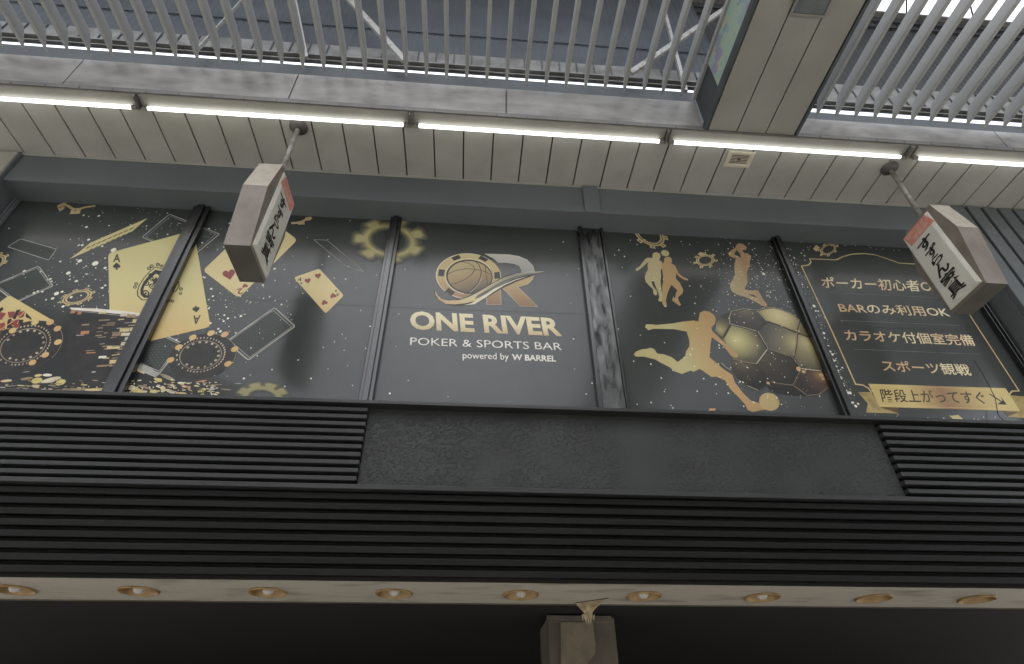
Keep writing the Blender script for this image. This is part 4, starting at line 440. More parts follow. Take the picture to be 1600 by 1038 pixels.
('l','gold_hi',2.7,[(-2560,4058),(-2542,4023),(-2488,4002)],10.4,False),('e','gold_y',2.6,(-2370,3950),(35.0,-12.2),(0.8,-13.9),0,0,360,12),('e','stack_white',2.6,(-2195,3928),(26.0,-1.1),(2.9,-10.7),0,0,360,12),('e','chip_tan',2.6,(-2258,3908),(38.8,-6.3),(1.7,-8.8),0,0,360,12),('e','chip_orange',2.6,(-2153,3901),(39.4,-10.1),(1.0,-8.7),0,0,360,12),('e','chip_rim',2.6,(-2309,3975),(65.3,-27.7),(-0.2,-15.8),0,0,360,12),('e','gold_y',2.6,(-2497,3854),(44.6,-15.3),(2.1,-26.0),0,0,360,12),('e','chip_cream',2.6,(-2537,3875),(31.7,1.2),(8.4,-22.0),0,0,360,12),('e','gold_hi',2.6,(-2448,3845),(38.4,-6.2),(3.6,-16.2),0,0,360,12),('e','gold_y',2.6,(-2362,3848),(31.8,1.3),(5.1,-14.2),0,0,360,12),('e','gold_hi',2.6,(-2306,3873),(19.8,-23.4),(-11.8,-11.7),0,0,360,12),('e','chip_cream',2.6,(-2248,3853),(39.4,-13.7),(0.6,-13.6),0,0,360,12),('e','gold_hi',2.6,(-2156,3840),(32.9,-2.1),(2.5,-9.9),0,0,360,12),('e','stack_white',2.6,(-2253,3814),(27.2,1.1),(3.7,-10.8),0,0,360,12),('e','gold_hi',2.6,(-2194,3816),(22.7,0.9),(2.9,-8.7),0,0,360,12),('e','stack_white',2.6,(-2026,3811),(36.6,1.4),(2.1,-6.5),0,0,360,12),('e','chip_tan',2.6,(-2433,3879),(69.2,-21.5),(0.9,-8.5),0,0,360,12),('e','chip_tan',2.6,(-1948,3921),(63.5,8.2),(1.6,-4.5),0,0,360,12),('e','chip_orange',2.6,(-2052,3951),(38.5,10.6),(3.0,-6.7),0,0,360,12),('e','silver_print',2.6,(-1961,3886),(45.4,4.8),(1.7,-5.0),0,0,360,12),('e','chip_tan',2.6,(-1853,3885),(42.8,-1.9),(1.2,-5.1),0,0,360,12),('e','silver_print',2.6,(-1779,3940),(28.2,1.2),(1.0,-3.4),0,0,360,12),('e','stack_white',2.65,(-2332,3883),(11.4,-1.5),(1.2,-5.2),0,0,360,8),('e','gold_y',2.65,(-2257,3930),(12.8,1.0),(1.9,-5.0),0,0,360,8),('e','stack_white',2.65,(-2125,3933),(8.2,0.3),(0.9,-2.8),0,0,360,8),('e','chip_tan',2.65,(-2122,3878),(11.9,0.0),(1.8,-6.1),0,0,360,8),('e','stack_white',2.65,(-1948,3909),(14.3,-0.9),(0.8,-3.7),0,0,360,8),('e','chip_tan',2.65,(-2030,3879),(17.6,-3.0),(0.7,-4.4),0,0,360,8),('e','gold_hi',2.65,(-2371,3849),(14.2,0.7),(2.5,-6.9),0,0,360,8),('e','stack_white',2.65,(-2474,3844),(11.9,-3.9),(0.6,-6.5),0,0,360,8),('e','chip_cream',2.65,(-2355,3936),(10.0,2.5),(1.5,-3.1),0,0,360,8),('e','gold_hi',2.65,(-1984,3887),(14.3,-0.1),(1.1,-4.0),0,0,360,8),('e','stack_white',2.65,(-2160,3931),(11.8,-4.0),(0.1,-2.8),0,0,360,8),('e','chip_tan',2.65,(-2446,3900),(14.7,2.6),(3.3,-7.0),0,0,360,8),('e','gold_y',2.65,(-2550,3932),(17.3,1.8),(2.5,-5.9),0,0,360,8),('e','chip_tan',2.65,(-2272,3891),(15.1,-2.1),(1.3,-6.2),0,0,360,8),('e','chip_cream',2.65,(-2578,3868),(15.0,-2.9),(1.1,-5.0),0,0,360,8),('e','stack_white',2.65,(-2045,3813),(15.9,1.3),(2.0,-5.8),0,0,360,8),('e','stack_white',2.65,(-2304,3849),(11.6,-4.4),(0.1,-5.2),0,0,360,8),('e','chip_cream',2.65,(-2347,3902),(14.7,-4.7),(0.3,-4.8),0,0,360,8),('e','gold_hi',2.65,(-2381,3930),(15.6,-3.2),(1.1,-6.3),0,0,360,8),('e','chip_tan',2.65,(-2066,3793),(7.4,1.4),(1.8,-4.4),0,0,360,8),('e','gold_y',2.65,(-2355,3790),(17.1,-0.1),(2.2,-6.4),0,0,360,8),('e','stack_white',2.65,(-2553,3891),(9.1,0.4),(1.8,-4.7),0,0,360,8),('e','stack_white',2.65,(-1943,3864),(15.8,0.1),(0.9,-3.5),0,0,360,8),('e','chip_tan',2.65,(-2019,3803),(11.8,-4.4),(-0.1,-6.6),0,0,360,8),('e','stack_white',2.65,(-2243,3897),(13.5,-3.9),(0.5,-5.7),0,0,360,8),('e','chip_cream',2.65,(-2307,3916),(9.2,-1.9),(1.0,-6.0),0,0,360,8),('e','gold_y',2.65,(-2224,3851),(14.9,-5.3),(0.2,-6.6),0,0,360,8),('e','gold_y',2.65,(-2185,3921),(17.2,-2.2),(1.5,-7.1),0,0,360,8),('e','chip_cream',2.65,(-2193,3864),(4.9,-0.7),(0.9,-4.4),0,0,360,8),('e','stack_white',2.65,(-2558,3832),(11.2,1.9),(3.3,-7.0),0,0,360,8),('e','stack_white',2.65,(-2524,3833),(11.1,-4.2),(0.3,-6.4),0,0,360,8),('e','stack_white',2.65,(-2387,3801),(12.1,-4.6),(0.1,-4.0),0,0,360,8),('e','gold_hi',2.65,(-1923,3838),(7.7,-3.0),(-0.2,-5.1),0,0,360,8),('e','gold_hi',2.65,(-2524,3901),(4.5,1.2),(1.7,-3.4),0,0,360,8),('e','stack_white',2.65,(-2407,3883),(5.6,1.0),(2.6,-6.0),0,0,360,8),('e','gold_y',2.65,(-2253,3908),(15.7,-5.7),(0.2,-5.6),0,0,360,8),('e','chip_cream',2.65,(-2610,3926),(7.3,-1.4),(0.8,-3.6),0,0,360,8),('e','chip_cream',2.65,(-2168,3933),(8.0,-1.4),(0.9,-5.2),0,0,360,8),('e','gold_y',2.65,(-2493,3831),(16.9,0.3),(1.5,-4.1),0,0,360,8),('e','chip_tan',2.65,(-1954,3908),(14.7,2.7),(1.4,-3.7),0,0,360,8),('e','stack_white',2.65,(-1966,3868),(6.1,-0.4),(1.5,-6.5),0,0,360,8),('e','chip_tan',2.65,(-2037,3867),(7.8,-2.4),(0.2,-5.3),0,0,360,8),('e','gold_y',2.65,(-2552,3911),(6.7,-1.9),(0.7,-4.9),0,0,360,8),('e','chip_tan',2.65,(-2254,3894),(14.4,3.7),(2.3,-4.8),0,0,360,8),('e','stack_white',2.65,(-2082,3944),(6.5,0.7),(1.3,-3.6),0,0,360,8),('e','gold_y',2.65,(-2022,3935),(16.5,3.6),(1.3,-3.2),0,0,360,8),('e','gold_y',2.65,(-1944,3945),(10.3,-0.1),(1.3,-4.8),0,0,360,8),('e','gold_y',2.65,(-2452,3862),(5.2,-1.8),(0.5,-5.6),0,0,360,8),('e','stack_white',2.65,(-2501,3939),(16.1,3.2),(2.5,-5.5),0,0,360,8),('e','gold_y',2.65,(-2034,3861),(18.0,-4.5),(0.6,-6.2),0,0,360,8),('e','chip_cream',2.65,(-1998,3907),(7.3,0.0),(1.5,-5.4),0,0,360,8),('e','gold_y',2.65,(-2070,3908),(18.4,-5.6),(0.3,-6.0),0,0,360,8),('e','chip_cream',2.65,(-2045,3949),(15.4,-4.5),(0.4,-6.1),0,0,360,8),('e','chip_tan',2.65,(-2302,3833),(5.8,-0.5),(1.1,-4.2),0,0,360,8),('e','chip_cream',2.65,(-2613,3912),(5.7,-2.4),(0.1,-3.7),0,0,360,8),('e','chip_tan',2.65,(-2379,3835),(14.2,-1.9),(1.2,-5.2),0,0,360,8),('e','gold_hi',2.65,(-2310,3823),(13.7,3.5),(3.4,-6.8),0,0,360,8),('e','chip_tan',2.65,(-2167,3879),(7.6,1.7),(2.1,-4.5),0,0,360,8),('e','gold_y',2.65,(-2473,3890),(8.7,-1.2),(1.0,-4.3),0,0,360,8),('e','chip_cream',2.65,(-2306,3866),(13.2,-2.7),(1.2,-7.0),0,0,360,8),('e','gold_hi',2.65,(-2013,3833),(10.1,-0.3),(1.7,-6.8),0,0,360,8),('e','stack_white',2.65,(-1904,3856),(12.4,-0.8),(1.2,-5.4),0,0,360,8),('e','gold_y',2.65,(-2257,3887),(10.3,-2.3),(0.7,-4.0),0,0,360,8),('e','gold_y',2.65,(-2194,3841),(12.6,3.1),(2.8,-5.9),0,0,360,8),('e','stack_white',2.65,(-2069,3927),(16.2,-6.1),(0.0,-4.3),0,0,360,8),('e','gold_hi',2.65,(-2080,3908),(12.8,0.2),(1.8,-6.0),0,0,360,8),('e','gold_y',2.65,(-2033,3869),(18.9,-2.4),(0.7,-3.8),0,0,360,8),('e','stack_white',2.65,(-1916,3819),(6.6,0.4),(2.3,-7.0),0,0,360,8),('e','gold_hi',2.65,(-2089,3841),(7.7,-1.0),(0.6,-2.9),0,0,360,8),('e','stack_white',2.65,(-2514,3865),(6.9,-1.3),(1.0,-4.5),0,0,360,8),('e','chip_cream',2.65,(-2155,3894),(15.9,0.6),(1.1,-3.4),0,0,360,8),('e','stack_white',2.65,(-2528,3911),(6.7,-2.0),(0.8,-6.5),0,0,360,8),('e','chip_cream',2.65,(-2167,3899),(14.3,0.6),(1.2,-3.7),0,0,360,8),('e','chip_tan',2.65,(-2428,3854),(11.0,1.2),(2.3,-5.6),0,0,360,8),('e','gold_y',2.65,(-2120,3883),(9.9,1.9),(2.3,-5.5),0,0,360,8),('e','gold_hi',2.65,(-2222,3883),(14.4,2.0),(2.7,-6.8),0,0,360,8),('e','gold_y',2.65,(-2424,3834),(8.0,-2.2),(0.6,-4.1),0,0,360,8),('e','gold_hi',2.65,(-2008,3885),(16.8,-5.5),(0.2,-4.5),0,0,360,8),('e','gold_y',2.65,(-2005,3875),(9.7,1.4),(1.3,-3.4),0,0,360,8),('e','chip_cream',2.65,(-2021,3922),(9.8,-2.8),(0.4,-5.2),0,0,360,8),('e','gold_hi',2.65,(-1957,3914),(11.6,-1.7),(0.8,-4.3),0,0,360,8),('e','chip_cream',2.65,(-2293,3862),(11.2,0.4),(2.0,-5.7),0,0,360,8),('e','chip_cream',2.65,(-2044,3856),(6.1,-1.6),(0.3,-4.0),0,0,360,8),('e','gold_y',2.65,(-2107,3867),(17.8,-3.9),(0.5,-3.7),0,0,360,8),('e','stack_white',2.65,(-2364,3850),(13.4,-5.4),(0.1,-6.4),0,0,360,8),('e','stack_white',2.65,(-1958,3899),(12.5,-1.0),(1.6,-7.2),0,0,360,8),('e','chip_cream',2.65,(-2427,3817),(8.0,-0.2),(1.4,-4.3),0,0,360,8),('e','stack_white',2.65,(-2353,3891),(13.5,-3.7),(0.7,-6.1),0,0,360,8),('e','chip_cream',2.65,(-2351,3896),(13.3,-3.8),(0.4,-3.4),0,0,360,8),('e','gold_y',2.65,(-1971,3865),(14.9,3.2),(1.6,-3.7),0,0,360,8),('e','stack_white',2.65,(-2495,3880),(5.9,-1.8),(0.5,-5.0),0,0,360,8),('e','gold_hi',2.65,(-2544,3870),(8.3,0.2),(1.2,-3.2),0,0,360,8),('e','stack_white',2.65,(-2593,3888),(8.6,-2.5),(0.5,-3.6),0,0,360,8),('e','stack_white',2.65,(-2240,3893),(10.8,-4.6),(-0.1,-4.0),0,0,360,8),('e','gold_hi',2.65,(-2142,3928),(14.9,-0.7),(1.9,-6.9),0,0,360,8),('e','gold_y',2.65,(-2014,3878),(17.6,-5.9),(0.2,-6.1),0,0,360,8),('e','chip_cream',2.65,(-1954,3826),(9.2,1.6),(1.1,-2.8),0,0,360,8),('e','chip_tan',2.65,(-1949,3894),(8.5,-1.7),(0.4,-3.4),0,0,360,8),('e','chip_cream',2.65,(-2123,3896),(8.1,1.8),(3.1,-7.0),0,0,360,8),('e','gold_hi',2.65,(-2375,3844),(9.5,-3.7),(0.1,-3.2),0,0,360,8),('e','stack_white',2.65,(-1953,3880),(16.5,2.9),(1.2,-2.9),0,0,360,8),('e','chip_tan',2.65,(-2479,3885),(13.1,-1.2),(1.5,-5.4),0,0,360,8),('e','stack_white',2.65,(-2271,3957),(7.1,0.2),(2.1,-6.3),0,0,360,8),('e','chip_cream',2.65,(-2206,3850),(12.1,-4.4),(0.1,-3.7),0,0,360,8),('e','gold_hi',2.65,(-1960,3907),(10.7,2.4),(1.6,-3.7),0,0,360,8),('e','stack_white',2.65,(-1915,3839),(19.1,-5.7),(0.2,-6.1),0,0,360,8),('e','gold_hi',2.65,(-2017,3798),(17.1,-1.3),(1.5,-6.6),0,0,360,8),('e','stack_white',2.65,(-2420,3847),(12.3,1.7),(1.5,-3.4),0,0,360,8),('e','chip_cream',2.65,(-2380,3883),(6.8,-1.3),(1.1,-6.0),0,0,360,8),('e','gold_hi',2.65,(-2212,3801),(6.0,1.6),(2.9,-6.0),0,0,360,8),('e','gold_hi',2.65,(-2006,3839),(9.9,-1.3),(1.0,-5.4),0,0,360,8),('e','stack_white',2.65,(-1988,3940),(6.1,-0.9),(1.1,-6.2),0,0,360,8),('e','chip_tan',2.65,(-2238,3854),(18.5,-6.1),(0.2,-3.1),0,0,360,8),('e','chip_cream',2.65,(-2458,3875),(11.1,-4.5),(0.1,-4.6),0,0,360,8),('e','chip_cream',2.65,(-1920,3896),(9.5,-2.5),(0.4,-4.8),0,0,360,8),('e','chip_tan',2.65,(-2338,3842),(6.3,-0.6),(1.2,-4.5),0,0,360,8),('e','gold_hi',2.65,(-1905,3853),(17.1,-1.6),(1.2,-5.9),0,0,360,8),('e','gold_hi',2.65,(-2416,3928),(11.9,-5.2),(0.0,-2.6),0,0,360,8),('e','gold_y',2.65,(-2030,3865),(14.1,-4.0),(0.5,-6.8),0,0,360,8),('e','stack_white',2.65,(-1907,3828),(12.0,1.4),(1.1,-3.1),0,0,360,8),('e','gold_y',2.65,(-2330,3853),(12.3,0.1),(1.9,-5.9),0,0,360,8),('e','gold_hi',2.65,(-2008,3858),(5.8,0.9),(2.2,-5.5),0,0,360,8),('e','gold_hi',2.65,(-2153,3868),(15.2,3.0),(2.3,-5.3),0,0,360,8),('e','chip_tan',2.65,(-2438,3855),(19.5,-5.7),(0.5,-4.5),0,0,360,8),('e','chip_tan',2.65,(-2350,3839),(14.5,-4.6),(0.5,-5.8),0,0,360,8),('e','gold_y',2.65,(-2360,3959),(18.7,-5.0),(0.7,-5.5),0,0,360,8),('e','chip_tan',2.65,(-2178,3908),(12.7,3.2),(2.6,-5.5),0,0,360,8),('e','gold_y',2.65,(-2349,3816),(9.2,-1.3),(1.0,-4.6),0,0,360,8),('e','gold_hi',2.65,(-2467,3894),(14.0,-4.1),(0.4,-3.4),0,0,360,8),('e','chip_cream',2.65,(-1951,3852),(8.1,-1.0),(1.0,-5.5),0,0,360,8),('e','chip_tan',2.65,(-2969,3833),(19.6,0.5),(1.0,-2.3),0,0,360,8),('e','chip_tan',2.65,(-2783,3792),(11.0,0.2),(1.6,-4.0),0,0,360,8),('e','chip_cream',2.65,(-3167,3821),(28.0,0.3),(1.6,-3.6),0,0,360,8),('e','gold_hi',2.65,(-3260,3859),(19.8,-0.5),(1.3,-3.0),0,0,360,8),('e','gold_hi',2.65,(-2627,3852),(29.9,0.6),(0.9,-2.2),0,0,360,8),('e','chip_rim',2.65,(-3171,3890),(26.4,1.4),(1.4,-2.8),0,0,360,8),('e','chip_tan',2.65,(-3375,3821),(12.6,0.2),(2.1,-4.3),0,0,360,8),('e','gold_hi',2.65,(-3136,3846),(8.1,1.4),(1.9,-3.4),0,0,360,8),('e','chip_rim',2.65,(-3007,3831),(18.2,0.8),(1.4,-3.1),0,0,360,8),('e','gold_hi',2.65,(-3167,3826),(22.9,1.9),(2.3,-4.7),0,0,360,8),('e','chip_cream',2.65,(-3032,3830),(25.2,-1.1),(1.4,-3.8),0,0,360,8),('e','chip_cream',2.65,(-2755,3848),(25.4,3.8),(1.3,-2.6),0,0,360,8),('e','chip_cream',2.65,(-2686,3888),(27.5,4.6),(1.6,-3.2),0,0,360,8),('e','chip_cream',2.65,(-2840,3827),(24.3,0.2),(1.7,-4.1),0,0,360,8),('e','gold_hi',2.65,(-3205,3858),(27.5,-0.5),(1.3,-2.9),0,0,360,8),('e','chip_cream',2.65,(-2653,3877),(22.6,2.7),(1.8,-3.9),0,0,360,8),('e','gold_hi',2.65,(-3208,3867),(31.7,-0.5),(2.0,-4.5),0,0,360,8),('e','chip_cream',2.65,(-3141,3836),(19.4,0.5),(1.2,-2.7),0,0,360,8),('e','chip_tan',2.65,(-3101,3843),(8.0,-0.2),(1.6,-3.9),0,0,360,8),('e','chip_tan',2.65,(-3442,3829),(22.2,3.1),(1.2,-2.2),0,0,360,8),('e','chip_tan',2.65,(-3107,3891),(13.1,2.3),(2.2,-4.1),0,0,360,8),('e','chip_rim',2.65,(-3415,3827),(12.8,-0.4),(1.7,-3.8),0,0,360,8),('e','chip_rim',2.65,(-2655,3892),(26.5,4.3),(2.2,-4.5),0,0,360,8),('e','chip_rim',2.65,(-3189,3845),(28.2,0.9),(1.0,-2.2),0,0,360,8),('e','chip_tan',2.65,(-2894,3899),(9.1,1.6),(2.6,-5.0),0,0,360,8),('e','chip_rim',2.65,(-3368,3856),(29.1,2.4),(1.6,-3.0),0,0,360,8),('e','chip_cream',2.65,(-2746,3909),(16.1,-0.3),(1.1,-2.8),0,0,360,8),('e','chip_tan',2.65,(-3315,3773),(11.2,0.7),(2.2,-4.4),0,0,360,8),('e','gold_hi',2.65,(-3212,3856),(19.4,2.1),(1.5,-2.9),0,0,360,8),('e','chip_tan',2.65,(-2665,3810),(11.3,1.7),(2.0,-4.2),0,0,360,8),('e','gold_hi',2.65,(-2657,3908),(4.7,0.3),(1.7,-4.1),0,0,360,8),('e','gold_hi',2.65,(-3097,3837),(8.4,1.1),(2.8,-5.3),0,0,360,8),('e','chip_tan',2.65,(-3302,3845),(29.9,2.1),(1.1,-2.3),0,0,360,8),('e','chip_cream',2.65,(-2838,3871),(4.3,0.7),(2.6,-5.1),0,0,360,8),('e','chip_rim',2.65,(-3389,3828),(21.4,1.3),(2.4,-4.7),0,0,360,8),('e','chip_tan',2.65,(-3068,3926),(19.3,3.1),(2.4,-4.7),0,0,360,8),('e','chip_rim',2.65,(-3103,3872),(24.4,3.0),(2.4,-4.7),0,0,360,8),('e','chip_tan',2.65,(-3066,3890),(26.3,3.1),(2.1,-4.2),0,0,360,8),('e','chip_cream',2.65,(-3278,3834),(26.0,3.7),(1.5,-2.7),0,0,360,8),('e','chip_cream',2.65,(-3433,3841),(25.8,0.4),(1.9,-3.8),0,0,360,8),('e','chip_tan',2.65,(-2740,3850),(20.1,-0.1),(1.6,-4.0),0,0,360,8),('e','chip_tan',2.65,(-3253,3843),(5.8,0.2),(1.6,-3.5),0,0,360,8),('e','chip_cream',2.65,(-2779,3869),(6.6,0.9),(2.3,-4.9),0,0,360,8),('e','chip_tan',2.65,(-3268,3903),(17.6,0.7),(2.1,-4.4),0,0,360,8),('e','chip_tan',2.65,(-3085,3868),(22.0,3.2),(2.8,-5.3),0,0,360,8),('e','chip_tan',2.65,(-2816,3829),(8.4,0.1),(1.4,-3.7),0,0,360,8),('e','chip_tan',2.65,(-3413,3835),(6.6,0.4),(2.1,-4.0),0,0,360,8),('e','gold_hi',2.65,(-2654,3800),(23.4,-0.9),(1.6,-4.5),0,0,360,8),('e','chip_tan',2.65,(-2951,3863),(15.1,1.9),(1.3,-2.5),0,0,360,8),('e','chip_tan',2.65,(-3189,3832),(5.4,0.1),(1.6,-3.5),0,0,360,8),('e','chip_tan',2.65,(-3414,3868),(17.0,-0.1),(1.6,-3.4),0,0,360,8),('e','gold_hi',2.65,(-3118,3809),(9.6,1.3),(1.7,-3.2),0,0,360,8),('e','chip_tan',2.65,(-2995,3845),(20.0,1.4),(2.2,-4.6),0,0,360,8),('e','chip_tan',2.65,(-3040,3835),(26.7,2.3),(1.4,-2.9),0,0,360,8),('e','chip_rim',2.65,(-3394,3852),(20.9,0.2),(1.8,-3.8),0,0,360,8),('e','chip_tan',2.65,(-3044,3884),(11.1,1.6),(1.8,-3.4),0,0,360,8),('e','gold_hi',2.65,(-2695,3905),(4.9,0.4),(1.4,-3.3),0,0,360,8),('e','chip_cream',2.65,(-3358,3798),(12.7,0.7),(2.3,-4.6),0,0,360,8),('e','gold_hi',2.65,(-3412,3859),(8.7,1.3),(2.1,-3.8),0,0,360,8),('e','chip_cream',2.65,(-3271,3830),(14.7,2.2),(2.1,-3.9),0,0,360,8),('e','chip_cream',2.65,(-2872,3865),(8.1,0.9),(1.3,-2.9),0,0,360,8),('e','chip_cream',2.65,(-2844,3809),(7.9,0.7),(1.8,-3.9),0,0,360,8),('e','chip_tan',2.65,(-3379,3872),(5.5,0.2),(1.2,-2.2),0,0,360,8),('e','chip_rim',2.65,(-2972,3824),(22.4,-0.3),(0.9,-2.3),0,0,360,8),('e','chip_rim',2.65,(-2998,3866),(10.2,1.6),(2.2,-4.3),0,0,360,8),('e','chip_cream',2.65,(-3094,3839),(18.0,-0.5),(1.5,-3.7),0,0,360,8),('e','chip_cream',2.65,(-3220,3854),(9.4,0.9),(2.3,-4.6),0,0,360,8),('e','gold_hi',2.65,(-2876,3884),(24.9,-0.1),(2.1,-5.2),0,0,360,8),('e','chip_rim',2.65,(-3060,3856),(22.5,2.0),(1.1,-2.2),0,0,360,8),('e','gold_hi',2.65,(-3122,3787),(27.7,2.4),(1.5,-3.0),0,0,360,8),('e','chip_rim',2.65,(-2762,3882),(6.3,0.6),(1.0,-2.3),0,0,360,8),('e','chip_rim',2.65,(-3121,3801),(10.7,1.4),(2.2,-4.3),0,0,360,8),('e','chip_rim',2.65,(-3094,3915),(5.1,0.6),(2.4,-4.6),0,0,360,8),('e','gold_hi',2.65,(-3413,3894),(20.4,1.7),(1.9,-3.5),0,0,360,8),('e','chip_cream',2.65,(-3208,3815),(30.3,-0.1),(1.5,-3.4),0,0,360,8),('e','chip_rim',2.65,(-2916,3920),(13.3,-0.5),(1.3,-3.4),0,0,360,8),('e','chip_tan',2.65,(-3322,3835),(10.4,0.6),(1.0,-2.1),0,0,360,8),('e','chip_tan',2.65,(-3117,3829),(19.1,0.1),(2.1,-4.9),0,0,360,8),('e','chip_rim',2.65,(-3368,3811),(10.5,1.8),(1.5,-2.5),0,0,360,8),('e','chip_tan',2.65,(-2815,3926),(24.1,-0.8),(1.7,-4.5),0,0,360,8),('e','chip_cream',2.65,(-2763,3840),(25.6,2.1),(1.4,-3.1),0,0,360,8),('e','chip_cream',2.65,(-3132,3812),(10.3,1.0),(1.5,-3.0),0,0,360,8),('e','gold_hi',2.65,(-3311,3861),(31.3,-0.7),(2.1,-4.9),0,0,360,8),('e','chip_cream',2.65,(-3196,3850),(16.8,2.8),(2.4,-4.4),0,0,360,8),('e','chip_rim',2.65,(-2955,3891),(11.4,0.0),(1.6,-3.8),0,0,360,8),('e','chip_rim',2.65,(-3120,3831),(13.5,1.9),(2.3,-4.3),0,0,360,8),('e','chip_tan',2.65,(-2742,3854),(20.0,0.3),(1.5,-3.6),0,0,360,8),('e','chip_rim',2.65,(-2922,3818),(25.2,2.2),(1.2,-2.6),0,0,360,8),('e','gold_hi',2.65,(-2901,3858),(17.4,0.0),(1.8,-4.4),0,0,360,8),('e','chip_rim',2.65,(-2680,3848),(23.0,0.8),(1.4,-3.5),0,0,360,8)]),
('chip_ring',0,[('e','ring_gold',2,(-3291,4724),(93.3,55.2),(42.6,-64.0),0.68,0,360,28),('e','darkprint',3,(-3291,4724),(82.0,48.5),(37.5,-56.4),0.93,0,360,28),('p','ring_gold',2,[(-3208,4788),(-3186,4803),(-3170,4779),(-3194,4766)]),
('e','darkprint',3,(-3190,4784),(5.7,3.3),(3.0,-4.6),0,0,360,8),('p','ring_gold',2,[(-3193,4732),(-3168,4731),(-3182,4701),(-3205,4704)]),
('e','darkprint',3,(-3187,4717),(5.7,3.3),(3.0,-4.5),0,0,360,8),('p','ring_gold',2,[(-3235,4672),(-3222,4657),(-3256,4638),(-3265,4654)]),
('e','darkprint',3,(-3245,4655),(5.5,3.2),(2.9,-4.4),0,0,360,8),('p','ring_gold',2,[(-3308,4644),(-3315,4623),(-3350,4625),(-3339,4646)]),
('e','darkprint',3,(-3328,4634),(5.4,3.2),(2.9,-4.4),0,0,360,8),('p','ring_gold',2,[(-3371,4662),(-3393,4648),(-3409,4671),(-3385,4683)]),
('e','darkprint',3,(-3390,4666),(5.5,3.2),(3.0,-4.5),0,0,360,8),('p','ring_gold',2,[(-3388,4717),(-3412,4717),(-3400,4748),(-3376,4745)]),
('e','darkprint',3,(-3394,4732),(5.5,3.3),(3.0,-4.5),0,0,360,8),('p','ring_gold',2,[(-3347,4777),(-3360,4793),(-3326,4813),(-3317,4796)]),
('e','darkprint',3,(-3337,4795),(5.6,3.4),(3.1,-4.6),0,0,360,8),('p','ring_gold',2,[(-3273,4807),(-3265,4829),(-3230,4826),(-3241,4805)]),
('e','darkprint',3,(-3252,4817),(5.6,3.3),(3.0,-4.6),0,0,360,8)]),
('chip_ring',0,[('l','ring_gold',2,[(-3932,5817),(-3902,5838),(-3855,5824),(-3792,5784),(-3736,5788),(-3692,5819),(-3616,5844)],26.0,False),('p','ring_gold',2,[(-3949,5816),(-3921,5855),(-3874,5840),(-3869,5777),(-3891,5739)]),
('p','ring_gold',2,[(-3800,5765),(-3725,5789),(-3704,5728),(-3788,5712)]),
('p','ring_gold',2,[(-3929,5872),(-3884,5876),(-3878,5849),(-3911,5846)]),
('e','darkprint',3,(-3910,5792),(8.8,0.7),(3.9,-8.7),0,0,360,8),('e','darkprint',3,(-3879,5813),(13.0,-5.2),(1.8,-8.4),0,0,360,8),('e','darkprint',3,(-3760,5764),(9.9,0.8),(3.4,-7.9),0,0,360,8)]),
('chip_ring',0,[('e','ring_gold',2,(-4118,5055),(54.3,88.2),(57.3,-61.3),0.68,0,360,28),('e','darkprint',3,(-4118,5055),(47.7,77.5),(50.5,-54.0),0.93,0,360,28),('p','ring_gold',2,[(-4076,5149),(-4062,5176),(-4040,5152),(-4057,5129)]),
('e','darkprint',3,(-4059,5152),(3.3,5.3),(4.0,-4.5),0,0,360,8),('p','ring_gold',2,[(-4043,5089),(-4021,5097),(-4020,5057),(-4043,5055)]),
('e','darkprint',3,(-4032,5074),(3.3,5.3),(4.1,-4.3),0,0,360,8),('p','ring_gold',2,[(-4055,5010),(-4038,4995),(-4058,4963),(-4072,4982)]),
('e','darkprint',3,(-4056,4988),(3.3,5.1),(4.0,-4.3),0,0,360,8),('p','ring_gold',2,[(-4103,4958),(-4100,4930),(-4129,4923),(-4128,4952)]),
('e','darkprint',3,(-4115,4941),(3.2,5.1),(4.0,-4.2),0,0,360,8),('p','ring_gold',2,[(-4160,4962),(-4173,4937),(-4195,4960),(-4179,4982)]),
('e','darkprint',3,(-4177,4960),(3.2,5.1),(4.1,-4.2),0,0,360,8),('p','ring_gold',2,[(-4193,5020),(-4215,5013),(-4216,5052),(-4194,5055)]),
('e','darkprint',3,(-4204,5035),(3.1,5.2),(4.1,-4.3),0,0,360,8),('p','ring_gold',2,[(-4183,5100),(-4200,5115),(-4180,5148),(-4165,5129)]),
('e','darkprint',3,(-4182,5123),(3.2,5.3),(4.1,-4.4),0,0,360,8),('p','ring_gold',2,[(-4134,5154),(-4137,5184),(-4107,5190),(-4108,5160)]),
('e','darkprint',3,(-4122,5172),(3.2,5.4),(4.1,-4.4),0,0,360,8)]),
('chip_ring',0,[('l','ring_gold',2,[(-1784,5748),(-1732,5757),(-1683,5779),(-1650,5823)],30.0,False),('p','ring_gold',2,[(-1672,5839),(-1620,5853),(-1602,5826),(-1621,5798),(-1656,5795)]),
('p','ring_gold',2,[(-1726,5753),(-1662,5767),(-1657,5740),(-1715,5731)])]),
('chip_ring',0,[('e','blur0',2.0,(-835,5581),(315.5,-40.0),(6.6,-271.8),0.483,0,360,36),('p','blur0',2.1,[(-604,5559),(-488,5544),(-474,5498),(-546,5373),(-595,5358),(-676,5430)]),
('p','blur0',2.1,[(-708,5408),(-649,5322),(-678,5285),(-829,5258),(-874,5282),(-864,5379)]),
('p','blur0',2.1,[(-903,5388),(-939,5296),(-991,5293),(-1115,5380),(-1124,5426),(-1030,5479)]),
('p','blur0',2.1,[(-1049,5512),(-1156,5481),(-1194,5516),(-1201,5660),(-1166,5695),(-1054,5659)]),
('p','blur0',2.1,[(-1037,5693),(-1138,5752),(-1132,5802),(-1007,5895),(-952,5890),(-910,5786)]),
('p','blur0',2.1,[(-869,5794),(-883,5904),(-835,5930),(-673,5893),(-642,5850),(-706,5757)]),
